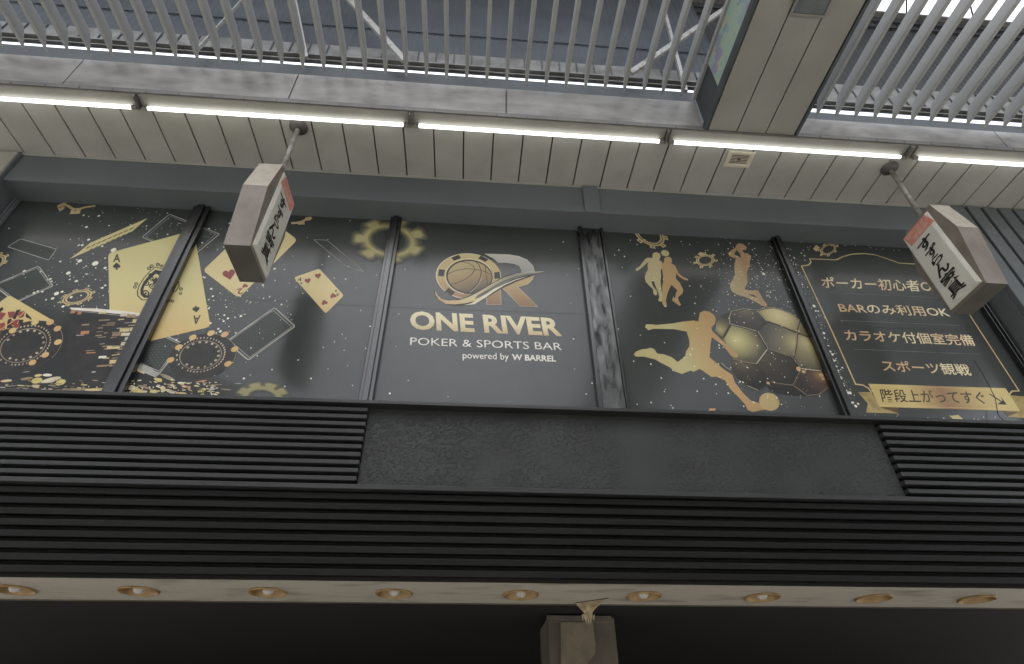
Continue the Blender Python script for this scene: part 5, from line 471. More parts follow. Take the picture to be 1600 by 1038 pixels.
('p','blur0',2.1,[(-673,5732),(-587,5808),(-536,5788),(-469,5653),(-486,5606),(-603,5596)]),
('e','blur1',2.2,(-835,5581),(296.4,-37.6),(6.2,-255.8),0.56,0,360,36),('p','blur1',2.3000000000000003,[(-605,5549),(-504,5532),(-489,5493),(-550,5387),(-594,5375),(-668,5436)]),
('p','blur1',2.3000000000000003,[(-716,5403),(-668,5325),(-693,5292),(-820,5269),(-858,5291),(-854,5378)]),
('p','blur1',2.3000000000000003,[(-913,5391),(-949,5311),(-994,5307),(-1098,5381),(-1105,5421),(-1025,5471)]),
('p','blur1',2.3000000000000003,[(-1053,5521),(-1149,5497),(-1183,5527),(-1189,5648),(-1157,5678),(-1057,5650)]),
('p','blur1',2.3000000000000003,[(-1032,5701),(-1118,5757),(-1115,5801),(-1010,5879),(-961,5873),(-920,5783)]),
('p','blur1',2.3000000000000003,[(-858,5795),(-866,5892),(-825,5916),(-688,5885),(-663,5846),(-715,5762)]),
('p','blur1',2.3000000000000003,[(-666,5725),(-586,5789),(-541,5773),(-484,5659),(-501,5619),(-604,5605)]),
('e','blur2',2.4,(-835,5581),(277.4,-35.2),(5.8,-239.8),0.647,0,360,36),('p','blur2',2.5,[(-607,5540),(-520,5522),(-505,5488),(-555,5401),(-594,5392),(-661,5442)]),
('p','blur2',2.5,[(-725,5399),(-687,5330),(-706,5300),(-811,5281),(-844,5302),(-843,5377)]),
('p','blur2',2.5,[(-922,5395),(-957,5326),(-996,5321),(-1082,5382),(-1086,5418),(-1019,5464)]),
('p','blur2',2.5,[(-1056,5530),(-1141,5512),(-1172,5537),(-1177,5637),(-1147,5662),(-1060,5641)]),
('p','blur2',2.5,[(-1026,5709),(-1099,5760),(-1098,5799),(-1011,5864),(-969,5856),(-930,5779)]),
('p','blur2',2.5,[(-848,5795),(-850,5880),(-815,5903),(-703,5877),(-682,5842),(-724,5767)]),
('p','blur2',2.5,[(-658,5718),(-587,5770),(-547,5759),(-500,5664),(-517,5630),(-605,5615)]),
('e','blur3',2.6,(-835,5581),(258.4,-32.8),(5.4,-223.8),0.747,0,360,36),('p','blur3',2.7,[(-609,5531),(-536,5513),(-521,5484),(-561,5414),(-596,5408),(-655,5449)]),
('p','blur3',2.7,[(-734,5395),(-704,5335),(-719,5308),(-804,5292),(-831,5312),(-833,5377)]),
('p','blur3',2.7,[(-932,5399),(-964,5342),(-998,5335),(-1067,5384),(-1067,5415),(-1012,5456)]),
('p','blur3',2.7,[(-1059,5539),(-1132,5527),(-1161,5547),(-1164,5627),(-1137,5647),(-1062,5632)]),
('p','blur3',2.7,[(-1020,5716),(-1080,5762),(-1082,5796),(-1012,5848),(-976,5839),(-939,5775)]),
('p','blur3',2.7,[(-837,5795),(-835,5867),(-807,5889),(-717,5868),(-701,5837),(-734,5772)]),
('p','blur3',2.7,[(-652,5711),(-589,5752),(-553,5745),(-516,5669),(-533,5640),(-607,5624)]),
('e','blur4',2.8,(-835,5581),(239.3,-30.4),(5.0,-207.7),0.864,0,360,36),('p','blur4',2.9000000000000004,[(-612,5522),(-553,5505),(-536,5481),(-567,5427),(-598,5425),(-648,5456)]),
('p','blur4',2.9000000000000004,[(-744,5391),(-721,5341),(-732,5316),(-796,5304),(-818,5324),(-823,5377)]),
('p','blur4',2.9000000000000004,[(-941,5403),(-970,5357),(-998,5349),(-1052,5386),(-1049,5413),(-1006,5449)]),
('p','blur4',2.9000000000000004,[(-1061,5548),(-1122,5540),(-1149,5556),(-1152,5618),(-1125,5632),(-1064,5623)]),
('p','blur4',2.9000000000000004,[(-1013,5724),(-1061,5763),(-1066,5793),(-1012,5833),(-981,5822),(-948,5771)]),
('p','blur4',2.9000000000000004,[(-826,5795),(-822,5854),(-799,5875),(-730,5859),(-720,5830),(-743,5776)]),
('p','blur4',2.9000000000000004,[(-645,5703),(-593,5735),(-560,5731),(-531,5673),(-549,5649),(-610,5633)])]),
('chip_ring',0,[('e','blur0',2.0,(-1568,3823),(183.8,-22.6),(15.8,-119.1),0.483,0,360,36),('p','blur0',2.1,[(-1441,3843),(-1376,3851),(-1356,3834),(-1360,3772),(-1383,3759),(-1445,3780)]),
('p','blur0',2.1,[(-1444,3782),(-1383,3760),(-1382,3739),(-1444,3699),(-1474,3699),(-1507,3740)]),
('p','blur0',2.1,[(-1504,3740),(-1474,3699),(-1494,3685),(-1583,3684),(-1608,3697),(-1597,3739)]),
('p','blur0',2.1,[(-1594,3738),(-1608,3697),(-1638,3695),(-1716,3733),(-1724,3753),(-1674,3777)]),
('p','blur0',2.1,[(-1672,3775),(-1724,3753),(-1751,3765),(-1782,3825),(-1769,3843),(-1702,3837)]),
('p','blur0',2.1,[(-1702,3835),(-1769,3843),(-1781,3863),(-1748,3919),(-1720,3926),(-1668,3892)]),
('p','blur0',2.1,[(-1670,3891),(-1720,3926),(-1711,3945),(-1628,3969),(-1598,3961),(-1586,3915)]),
('p','blur0',2.1,[(-1589,3915),(-1598,3961),(-1571,3971),(-1479,3950),(-1461,3932),(-1496,3894)]),
('p','blur0',2.1,[(-1498,3896),(-1461,3932),(-1430,3926),(-1373,3872),(-1376,3851),(-1440,3841)]),
('e','blur1',2.2,(-1568,3823),(172.7,-21.3),(14.9,-112.0),0.56,0,360,36),('p','blur1',2.3000000000000003,[(-1439,3839),(-1381,3844),(-1363,3830),(-1367,3778),(-1387,3767),(-1443,3783)]),
('p','blur1',2.3000000000000003,[(-1446,3778),(-1393,3757),(-1392,3739),(-1444,3705),(-1471,3706),(-1502,3741)]),
('p','blur1',2.3000000000000003,[(-1510,3739),(-1486,3702),(-1502,3689),(-1577,3688),(-1599,3700),(-1591,3738)]),
('p','blur1',2.3000000000000003,[(-1600,3739),(-1615,3704),(-1641,3701),(-1706,3733),(-1713,3751),(-1670,3774)]),
('p','blur1',2.3000000000000003,[(-1675,3779),(-1723,3760),(-1748,3770),(-1773,3821),(-1761,3836),(-1702,3833)]),
('p','blur1',2.3000000000000003,[(-1702,3839),(-1761,3848),(-1772,3865),(-1745,3912),(-1720,3918),(-1672,3889)]),
('p','blur1',2.3000000000000003,[(-1666,3893),(-1709,3925),(-1701,3943),(-1632,3963),(-1605,3956),(-1592,3915)]),
('p','blur1',2.3000000000000003,[(-1583,3915),(-1588,3956),(-1565,3965),(-1487,3948),(-1472,3931),(-1501,3897)]),
('p','blur1',2.3000000000000003,[(-1493,3893),(-1458,3924),(-1430,3919),(-1382,3874),(-1386,3856),(-1442,3845)]),
('e','blur2',2.4,(-1568,3823),(161.6,-19.9),(13.9,-104.9),0.647,0,360,36),('p','blur2',2.5,[(-1438,3835),(-1387,3838),(-1370,3826),(-1373,3783),(-1391,3774),(-1441,3787)]),
('p','blur2',2.5,[(-1449,3774),(-1404,3755),(-1401,3739),(-1444,3711),(-1468,3713),(-1496,3743)]),
('p','blur2',2.5,[(-1515,3738),(-1496,3705),(-1509,3694),(-1572,3692),(-1590,3704),(-1585,3736)]),
('p','blur2',2.5,[(-1605,3741),(-1621,3710),(-1643,3708),(-1697,3734),(-1702,3749),(-1666,3770)]),
('p','blur2',2.5,[(-1679,3782),(-1722,3768),(-1744,3775),(-1765,3818),(-1753,3830),(-1702,3829)]),
('p','blur2',2.5,[(-1702,3843),(-1753,3852),(-1764,3867),(-1741,3906),(-1718,3910),(-1676,3886)]),
('p','blur2',2.5,[(-1662,3896),(-1697,3925),(-1692,3940),(-1634,3957),(-1612,3950),(-1598,3914)]),
('p','blur2',2.5,[(-1577,3915),(-1579,3950),(-1560,3959),(-1496,3945),(-1484,3930),(-1506,3899)]),
('p','blur2',2.5,[(-1488,3890),(-1456,3916),(-1432,3913),(-1392,3875),(-1397,3860),(-1444,3849)]),
('e','blur3',2.6,(-1568,3823),(150.5,-18.5),(13.0,-97.8),0.747,0,360,36),('p','blur3',2.7,[(-1436,3831),(-1393,3832),(-1377,3822),(-1380,3788),(-1397,3781),(-1439,3791)]),
('p','blur3',2.7,[(-1452,3771),(-1414,3754),(-1411,3740),(-1445,3718),(-1466,3720),(-1491,3745)]),
('p','blur3',2.7,[(-1520,3737),(-1506,3709),(-1516,3698),(-1566,3697),(-1581,3707),(-1579,3736)]),
('p','blur3',2.7,[(-1611,3742),(-1626,3717),(-1645,3714),(-1688,3735),(-1691,3748),(-1662,3767)]),
('p','blur3',2.7,[(-1682,3786),(-1720,3774),(-1739,3780),(-1756,3814),(-1745,3825),(-1702,3825)]),
('p','blur3',2.7,[(-1701,3847),(-1744,3856),(-1755,3869),(-1737,3900),(-1717,3902),(-1679,3883)]),
('p','blur3',2.7,[(-1657,3898),(-1686,3924),(-1683,3937),(-1637,3951),(-1618,3944),(-1604,3914)]),
('p','blur3',2.7,[(-1571,3914),(-1571,3944),(-1555,3953),(-1503,3942),(-1494,3928),(-1512,3902)]),
('p','blur3',2.7,[(-1483,3887),(-1454,3908),(-1433,3907),(-1402,3876),(-1407,3863),(-1446,3853)]),
('e','blur4',2.8,(-1568,3823),(139.4,-17.2),(12.0,-90.7),0.864,0,360,36),('p','blur4',2.9000000000000004,[(-1435,3826),(-1400,3827),(-1384,3819),(-1386,3792),(-1402,3787),(-1438,3794)]),
('p','blur4',2.9000000000000004,[(-1455,3768),(-1425,3753),(-1420,3741),(-1446,3724),(-1464,3727),(-1487,3747)]),
('p','blur4',2.9000000000000004,[(-1526,3736),(-1516,3713),(-1523,3702),(-1562,3702),(-1573,3712),(-1573,3735)]),
('p','blur4',2.9000000000000004,[(-1617,3744),(-1630,3724),(-1646,3720),(-1680,3736),(-1680,3748),(-1657,3764)]),
('p','blur4',2.9000000000000004,[(-1685,3790),(-1717,3781),(-1734,3785),(-1747,3811),(-1736,3820),(-1701,3821)]),
('p','blur4',2.9000000000000004,[(-1700,3851),(-1735,3859),(-1746,3870),(-1732,3894),(-1714,3895),(-1683,3880)]),
('p','blur4',2.9000000000000004,[(-1653,3901),(-1675,3922),(-1674,3934),(-1639,3945),(-1622,3937),(-1610,3913)]),
('p','blur4',2.9000000000000004,[(-1565,3914),(-1563,3938),(-1550,3947),(-1511,3938),(-1504,3926),(-1518,3904)]),
('p','blur4',2.9000000000000004,[(-1479,3884),(-1454,3900),(-1435,3900),(-1411,3877),(-1418,3866),(-1449,3856)])]),
('logo_print',0,[('e','logo_gold',2,(-67,5175),(299.1,-9.2),(-3.8,-284.6),0.0,0,360,56),('e','logo_line',2.2,(-67,5175),(299.8,-9.2),(-3.8,-285.5),0.975,90,300,40),('e','logo_dark',2.4,(-61,5166),(212.5,-6.5),(-3.0,-211.9),0,0,360,48),('e','logo_ball',2.6,(-58,5164),(200.0,-6.1),(-2.8,-195.6),0,0,360,48),('e','logo_line',2.5,(-61,5168),(223.7,-6.9),(-3.1,-223.7),0.965,100,330,40),('p','logo_dark',2.6,[(-239,5392),(-171,5436),(-147,5393),(-213,5354)]),
('p','logo_dark',2.6,[(37,5441),(110,5396),(82,5359),(13,5399)]),
('p','logo_dark',2.6,[(-342,5238),(-288,5232),(-293,5151),(-345,5152)]),
('p','logo_dark',2.6,[(166,5230),(214,5241),(223,5158),(169,5150)]),
('p','logo_dark',2.6,[(-242,5015),(-182,4964),(-210,4925),(-270,4968)]),
('l','logo_dark',2.8,[(-259,5181),(-192,5229),(-102,5259),(-18,5259),(66,5241),(132,5210)],6.8,False),('l','logo_dark',2.8,[(-149,5350),(-77,5333),(-26,5293),(-14,5255),(-37,5196),(-97,5126),(-164,5080),(-224,5055)],6.8,False),('l','logo_dark',2.8,[(-22,5370),(22,5316),(46,5240),(40,5163),(15,5077),(-31,5010),(-67,4969)],7.3,False),('l','logo_dark',2.8,[(75,5329),(85,5281),(88,5214),(100,5138),(105,5064)],5.7,False),('l','logo_line',2.85,[(54,5164),(29,5078),(-17,5006),(-53,4970)],2.6,False),('p','logo_silver',2,[(72,5464),(300,5472),(394,5456),(473,5416),(529,5340),(542,5258),(405,5224),(418,5269),(399,5326),(350,5352),(264,5360),(201,5355),(156,5409)]),
('l','logo_line',2.2,[(72,5464),(300,5472),(394,5456),(473,5416),(529,5340),(542,5258)],3.1,False),('p','logo_gold',2,[(264,5074),(369,5155),(538,5228),(520,5165),(473,5101),(383,5063),(558,4840),(398,4837),(246,5038)]),
('l','logo_line',2.2,[(538,5224),(520,5165),(473,5101),(383,5063),(558,4840),(398,4837),(239,5045),(226,5031),(230,4842),(104,4839),(101,4926)],3.1,False),('p','logo_gold',2,[(100,4936),(226,5044),(230,4842),(104,4839)]),
('p','logo_dark',3.0,[(-367,4962),(-335,4892),(-271,4835),(-176,4805),(-84,4824),(8,4842),(101,4917),(250,5045),(375,5128),(539,5219),(548,5263),(370,5240),(257,5186),(98,5054),(-62,4927),(-141,4886),(-234,4876),(-295,4890),(-338,4937),(-359,4999)]),
('p','logo_swoosh',3.2,[(-358,4985),(-337,4919),(-294,4873),(-233,4859),(-140,4870),(-61,4909),(18,4967),(98,5036),(180,5106),(264,5168),(370,5222),(476,5253),(637,5271),(547,5242),(440,5208),(334,5155),(250,5092),(167,5024),(87,4944),(-6,4872),(-85,4841),(-178,4824),(-257,4825),(-320,4871),(-351,4927)]),
('p','logo_grey',3.4,[(19,4940),(99,5007),(181,5076),(264,5139),(369,5197),(476,5237),(591,5262),(533,5242),(440,5212),(334,5161),(250,5099),(167,5031),(86,4953),(-6,4890)]),
('l','logo_line',3.5,[(-355,4963),(-333,4915),(-290,4876),(-230,4862),(-140,4873),(-61,4911),(18,4970),(98,5039),(180,5109),(264,5170),(370,5225),(476,5255),(619,5268)],3.1,False),('p','logo_line',3.5,[(-94,4820),(-32,4844),(60,4929),(160,5020),(264,5094),(369,5158),(475,5202),(368,5146),(264,5078),(168,4994),(87,4913),(-5,4834)])]),
('lettering',0,[('t','letter_gold',2,'ONE RIVER',(-535,4539),(1294,-9),(-21,184),0.035),('t','letter_white',2,'POKER & SPORTS BAR',(-520,4370),(1266,5),(-4,76),0.0),('t','letter_white',2,'powered by',(-82,4254),(380,3),(-3,65),0.004),('t','letter_white',2,'W BARREL',(322,4257),(366,0),(0,57),0.03)]),
('player_silhouette',0,[('p','sil_pale',2,[(1713,5572),(1726,5595),(1756,5606),(1786,5593),(1792,5564),(1782,5526),(1766,5504),(1793,5473),(1786,5409),(1757,5358),(1750,5286),(1732,5214),(1725,5121),(1727,5064),(1730,5008),(1742,4954),(1736,4904),(1717,4906),(1706,4940),(1704,4968),(1676,4966),(1671,4988),(1686,5011),(1687,5062),(1682,5107),(1674,5164),(1669,5216),(1658,5227),(1643,5208),(1650,5151),(1676,5095),(1672,5050),(1657,5035),(1639,5059),(1644,5116),(1612,5160),(1588,5205),(1588,5264),(1611,5324),(1635,5362),(1643,5436),(1658,5474),(1623,5434),(1586,5395),(1549,5356),(1524,5337),(1512,5348),(1525,5376),(1554,5393),(1589,5444),(1624,5496),(1651,5523),(1706,5527)])]),
('player_silhouette',0,[('p','sil_tan',2.2,[(1820,5522),(1842,5546),(1875,5551),(1895,5534),(1894,5490),(1881,5464),(1914,5436),(1922,5381),(1930,5333),(1967,5288),(2007,5267),(2005,5245),(1969,5252),(1930,5286),(1904,5338),(1890,5259),(1917,5214),(1934,5122),(1916,5076),(1864,5027),(1864,4983),(1877,4939),(1861,4925),(1832,4953),(1804,4985),(1809,5013),(1836,5020),(1857,5083),(1875,5113),(1859,5141),(1830,5179),(1812,5149),(1777,5079),(1744,4987),(1732,4920),(1714,4941),(1707,4974),(1729,5076),(1736,5145),(1757,5216),(1770,5287),(1775,5371),(1781,5433),(1812,5478)])]),
('ball_silhouette',0,[('e','sil_pale',2,(1844,5600),(38.2,-12.2),(-15.3,-41.9),0,0,360,24)]),
('player_silhouette',0,[('p','sil_mix',2.6,[(2597,5744),(2616,5779),(2649,5797),(2686,5790),(2710,5746),(2692,5705),(2651,5696),(2656,5657),(2697,5654),(2719,5629),(2712,5584),(2687,5544),(2674,5480),(2637,5428),(2614,5378),(2596,5292),(2580,5232),(2547,5195),(2539,5165),(2582,5156),(2664,5161),(2675,5121),(2681,5065),(2701,5009),(2700,4959),(2654,4968),(2616,5004),(2530,5061),(2441,5096),(2405,5128),(2396,5174),(2411,5233),(2456,5295),(2490,5358),(2504,5432),(2531,5521),(2554,5573),(2528,5584),(2496,5607),(2487,5639),(2535,5688),(2582,5724)]),
('p','panelcol',2.8,[(2595,5698),(2614,5641),(2610,5590),(2550,5634)]),
('p','panelcol',2.8,[(2552,5114),(2611,5100),(2637,5064),(2588,5080)])]),
('chip_ring',0,[('e','ring_gold',2,(1726,5855),(133.6,-103.0),(-65.8,-127.2),0.72,0,360,28),('e','darkprint',3,(1726,5855),(117.7,-90.8),(-58.0,-112.1),0.93,0,360,28),('p','ring_gold',2,[(1846,5740),(1877,5705),(1838,5672),(1812,5710)]),
('e','darkprint',3,(1843,5707),(7.9,-6.0),(-4.7,-8.7),0,0,360,8),('p','ring_gold',2,[(1754,5696),(1758,5654),(1703,5665),(1705,5707)]),
('e','darkprint',3,(1730,5680),(8.0,-6.0),(-4.5,-8.6),0,0,360,8),('p','ring_gold',2,[(1646,5745),(1621,5718),(1580,5768),(1610,5789)]),
('e','darkprint',3,(1614,5755),(8.1,-6.1),(-4.5,-8.8),0,0,360,8),('p','ring_gold',2,[(1583,5858),(1542,5863),(1540,5924),(1581,5912)]),
('e','darkprint',3,(1561,5889),(8.2,-6.3),(-4.5,-9.1),0,0,360,8),('p','ring_gold',2,[(1603,5972),(1571,6008),(1609,6044),(1637,6003)]),
('e','darkprint',3,(1605,6007),(8.2,-6.4),(-4.6,-9.3),0,0,360,8),('p','ring_gold',2,[(1697,6018),(1692,6064),(1750,6052),(1747,6007)]),
('e','darkprint',3,(1722,6035),(8.3,-6.4),(-4.7,-9.4),0,0,360,8),('p','ring_gold',2,[(1808,5967),(1834,5996),(1875,5944),(1844,5921)]),
('e','darkprint',3,(1840,5957),(8.1,-6.4),(-4.9,-9.3),0,0,360,8),('p','ring_gold',2,[(1869,5851),(1910,5846),(1910,5786),(1870,5798)]),
('e','darkprint',3,(1890,5820),(8.0,-6.2),(-4.8,-9.0),0,0,360,8)]),
('chip_ring',0,[('e','ring_gold',2,(2234,5530),(97.3,17.8),(-12.3,-78.6),0.68,0,360,28),('e','darkprint',3,(2234,5530),(85.6,15.6),(-10.8,-69.2),0.93,0,360,28),('p','ring_gold',2,[(2328,5544),(2365,5548),(2352,5515),(2318,5518)]),
('e','darkprint',3,(2341,5531),(5.9,1.0),(-0.9,-5.6),0,0,360,8),('p','ring_gold',2,[(2281,5479),(2297,5457),(2260,5437),(2251,5462)]),
('e','darkprint',3,(2272,5458),(5.8,1.0),(-0.9,-5.5),0,0,360,8),('p','ring_gold',2,[(2200,5452),(2184,5421),(2150,5428),(2172,5457)]),
('e','darkprint',3,(2176,5439),(5.7,1.0),(-0.9,-5.5),0,0,360,8),('p','ring_gold',2,[(2144,5483),(2108,5466),(2103,5495),(2140,5506)]),
('e','darkprint',3,(2124,5488),(5.8,1.1),(-0.8,-5.5),0,0,360,8),('p','ring_gold',2,[(2156,5550),(2127,5560),(2155,5590),(2179,5574)]),
('e','darkprint',3,(2154,5568),(5.9,1.1),(-0.8,-5.6),0,0,360,8),('p','ring_gold',2,[(2228,5602),(2228,5632),(2268,5640),(2260,5609)]),
('e','darkprint',3,(2246,5621),(5.8,1.1),(-0.9,-5.7),0,0,360,8),('p','ring_gold',2,[(2305,5600),(2335,5627),(2356,5606),(2322,5583)]),
('e','darkprint',3,(2330,5604),(5.9,1.1),(-1.0,-5.7),0,0,360,8),('p','ring_gold',2,[(2173,5605),(2207,5643),(2248,5619),(2218,5572)])]),
('player_silhouette',0,[('p','sil_kick',3.4,[(2014,4800),(2035,4853),(2077,4878),(2127,4871),(2160,4834),(2168,4789),(2147,4731),(2101,4684),(2106,4641),(2137,4599),(2173,4540),(2217,4477),(2267,4420),(2276,4391),(2253,4367),(2212,4377),(2190,4428),(2161,4492),(2114,4544),(2082,4578),(2052,4493),(2028,4409),(2013,4362),(2058,4306),(2110,4241),(2169,4188),(2174,4112),(2215,4017),(2262,3945),(2330,3922),(2388,3868),(2320,3855),(2251,3837),(2214,3856),(2205,3907),(2167,3973),(2119,4045),(2093,4130),(2026,4165),(1986,4158),(1931,4211),(1899,4237),(1844,4205),(1818,4215),(1735,4178),(1682,4200),(1643,4243),(1574,4285),(1532,4317),(1500,4324),(1440,4341),(1372,4336),(1355,4360),(1380,4390),(1432,4416),(1482,4424),(1513,4437),(1544,4421),(1561,4378),(1618,4372),(1681,4346),(1724,4297),(1799,4358),(1819,4411),(1860,4471),(1872,4532),(1867,4629),(1814,4638),(1756,4650),(1636,4647),(1571,4644),(1523,4626),(1498,4659),(1513,4691),(1564,4693),(1603,4689),(1747,4712),(1854,4740),(1959,4758),(1998,4748)])]),
('playing_card',0,[('p','ring_gold',3.6,[(1866,3829),(1895,3840),(1967,3797),(1885,3794)]),
('p','card_tan',3.7,[(1895,3858),(1950,3860),(1941,3839),(1897,3838)])]),
('playing_card',0,[('p','ring_gold',3.6,[(2037,3825),(2079,3791),(2015,3789)])]),
('ball_silhouette',0,[('e','sil_kickball',3.6,(2418,3939),(72.0,-34.2),(-49.9,-77.1),0,0,360,28)]),
('football_print',0,[('p','ball_d1',2.4,[(2342,4891),(2461,4924),(2587,4912),(2634,4792),(2514,4673),(2424,4696),(2287,4738),(2300,4817)]),
('p','ball_g1',2.4,[(2596,4916),(2679,4948),(2752,4954),(2817,4936),(2897,4890),(2959,4821),(2880,4685),(2779,4736),(2643,4792)]),
('p','ball_g2',2.4,[(2290,4728),(2414,4702),(2512,4666),(2553,4472),(2415,4316),(2316,4331),(2215,4362),(2192,4467),(2179,4574)]),
('p','ball_g3',2.4,[(2520,4673),(2645,4790),(2778,4731),(2886,4667),(2836,4539),(2776,4410),(2665,4437),(2558,4472)]),
('p','ball_g4',2.4,[(2342,4891),(2300,4817),(2287,4738),(2181,4580),(2131,4653),(2165,4752),(2258,4854)]),
('p','ball_g5',2.4,[(2888,4661),(2976,4633),(2996,4426),(2998,4260),(2802,4279),(2776,4410),(2836,4539)]),
('p','ball_g1',2.4,[(2880,4685),(2958,4816),(2985,4628),(2888,4664)]),
('p','ball_d2',2.4,[(2556,4465),(2662,4431),(2771,4406),(2799,4279),(2672,4108),(2487,4136),(2414,4312)]),
('p','ball_d3',2.4,[(2216,4358),(2414,4312),(2487,4136),(2436,4088),(2355,4044),(2282,4082),(2202,4176),(2180,4274)]),
('p','ball_d4',2.4,[(2799,4279),(2975,4258),(2978,4098),(2867,4028),(2763,4009),(2672,4108)]),
('p','ball_d2',2.4,[(2487,4136),(2672,4108),(2763,4009),(2617,4006),(2477,4031),(2436,4088)]),
('l','seam_dark',2.75,[(2346,4884),(2465,4917),(2591,4908),(2682,4941),(2756,4951),(2822,4933),(2902,4889),(2963,4816)],12.0,False),('l','seam_pale',2.95,[(2342,4891),(2461,4924),(2588,4915),(2679,4948),(2753,4959),(2818,4940),(2899,4896),(2960,4824)],4.2,False),('l','seam_dark',2.75,[(2346,4884),(2304,4809),(2290,4731),(2428,4692),(2516,4662)],14.0,False),('l','seam_pale',2.95,[(2342,4891),(2300,4817),(2287,4738),(2425,4699),(2513,4668)],6.6,False),('l','seam_dark',2.75,[(2590,4905),(2643,4785)],14.6,False),('l','seam_pale',2.95,[(2587,4912),(2640,4792)],7.2,False),('l','seam_dark',2.75,[(2646,4784),(2781,4726),(2888,4664),(2988,4621)],16.6,False),('l','seam_dark',2.95,[(2643,4791),(2778,4733),(2885,4671),(2985,4628)],9.6,False),('l','seam_dark',2.75,[(2643,4783),(2520,4663)],14.6,False),('l','seam_dark',2.95,[(2639,4791),(2517,4670)],7.2,False),('l','seam_dark',2.75,[(2289,4726),(2183,4569)],17.7,False),('l','seam_dark',2.95,[(2286,4733),(2180,4576)],10.8,False),('l','seam_dark',2.75,[(2518,4659),(2557,4462)],20.8,False),('l','seam_dark',2.95,[(2514,4666),(2554,4469)],14.4,False),('l','seam_dark',2.75,[(2529,4662),(2568,4469)],13.5,False),('l','seam_pale',2.95,[(2526,4669),(2565,4476)],6.0,False),('l','seam_dark',2.75,[(2557,4462),(2417,4306)],16.1,False),('l','seam_pale',2.95,[(2554,4469),(2414,4312)],9.0,False),('l','seam_dark',2.75,[(2219,4349),(2317,4318),(2417,4306)],15.1,False),('l','seam_tan',2.95,[(2216,4356),(2314,4324),(2414,4312)],7.8,False),('l','seam_dark',2.75,[(2561,4465),(2668,4431),(2762,4396),(2802,4272)],12.5,False),('l','seam_tan',2.95,[(2558,4472),(2665,4437),(2759,4402),(2799,4279)],4.8,False),('l','seam_dark',2.75,[(2889,4660),(2839,4532),(2777,4403)],16.1,False),('l','seam_tan',2.95,[(2886,4667),(2836,4539),(2774,4410)],9.0,False),('l','seam_dark',2.75,[(2962,4814),(2883,4678)],14.6,False),('l','seam_tan',2.95,[(2959,4821),(2880,4685)],7.2,False),('l','seam_dark',2.75,[(2802,4272),(2974,4254)],16.1,False),('l','seam_cream',2.95,[(2799,4279),(2971,4261)],9.0,False),('l','seam_dark',2.75,[(2802,4272),(2676,4102)],12.5,False),('l','seam_tan',2.95,[(2799,4279),(2672,4108)],4.8,False),('l','seam_dark',2.75,[(2490,4130),(2549,4113),(2676,4102),(2767,4006),(2870,4022),(2975,4092)],12.0,False),('l','seam_tan',2.95,[(2487,4136),(2546,4120),(2672,4108),(2764,4012),(2867,4028),(2972,4098)],4.2,False),('l','seam_dark',2.75,[(2184,4574),(2194,4454),(2212,4383)],13.0,False),('l','seam_tan',2.95,[(2181,4580),(2190,4461),(2209,4390)],5.4,False),('l','seam_dark',2.75,[(2108,4302),(2139,4253),(2172,4232)],13.5,False),('l','seam_pale',2.95,[(2105,4308),(2136,4260),(2168,4238)],6.0,False),('l','seam_dark',2.75,[(2276,4082),(2321,4056),(2358,4037)],12.5,False),('l','seam_pale',2.95,[(2272,4088),(2318,4062),(2355,4044)],4.8,False),('e','spark_gold',2.9,(2778,4273),(19.4,-15.5),(-16.6,-20.5),0,0,360,10),('e','spark_gold',2.9,(2809,4251),(15.5,-12.3),(-13.3,-16.3),0,0,360,10),('e','spark_gold',2.9,(2461,4120),(11.7,-8.9),(-9.2,-11.8),0,0,360,10),('e','spark_gold',2.9,(2956,4220),(15.3,-12.2),(-13.6,-16.2),0,0,360,10),('e','spark_gold',2.9,(2960,4183),(11.4,-9.2),(-10.2,-12.1),0,0,360,10)]),
('frame_print',0,[('l','frame_gold',2,[(3329,5625),(3328,5578),(3290,5536),(3210,5515),(3228,4688),(3230,4141),(3292,4134),(3330,4104),(3338,4061)],12.5,False),('l','frame_gold',2,[(3329,5625),(3611,5629),(3698,5680),(3812,5724),(3950,5743),(4062,5733),(4172,5684),(4278,5629),(4456,5628),(4667,5624),(4620,5585),(4654,5543),(4721,5538),(4691,4986),(4698,4133),(4630,4127),(4582,4090)],12.0,False)]),
('lettering',0,[('t','jp_gold',2,'ポーカー初心者OK',(3323,5235),(1238,22),(33,140),0.012),('t','jp_gold',2,'BARのみ利用OK',(3395,4937),(1092,2),(8,114),0.012),('t','jp_gold',2,'カラオケ付個室完備',(3325,4607),(1234,0),(14,116),0.012),('t','jp_gold',2,'スポーツ観戦',(3540,4287),(806,-12),(16,111),0.012),('l','separator',2,[(3376,5177),(4501,5175)],2.9,False),('l','separator',2,[(3357,4836),(4524,4838)],2.9,False),('l','separator',2,[(3365,4510),(4550,4510)],2.9,False)]),
('ribbon_banner',0,[('p','ribbon_tail',2,[(3218,4062),(3337,4067),(3360,3921),(3492,3868),(3212,3868),(3263,3953)]),
('p','ribbon_fold',2.2,[(3351,3926),(3518,3926),(3492,3868)]),
('p','ribbon_tail',2,[(4563,4083),(4741,4078),(4685,3860),(4449,3870),(4449,3924),(4589,3929)]),
('p','ribbon_fold',2.2,[(4438,3924),(4558,3916),(4450,3876)]),
('p','ribbon_gold',2.4,[(3345,4149),(4586,4155),(4589,3929),(3351,3926)]),
('l','ribbon_edge',2.6,[(3359,4134),(4577,4138)],2.6,False),('l','ribbon_edge',2.6,[(3358,3942),(4581,3944)],2.6,False),('t','ribbon_ink',2.8,'階段上がってすぐ',(3399,3979),(927,11),(23,116),0.012),('l','ribbon_ink',2.8,[(4404,4090),(4476,4011)],13.5,False),('p','ribbon_ink',2.8,[(4503,3988),(4492,4071),(4485,4027),(4418,3990)])]),
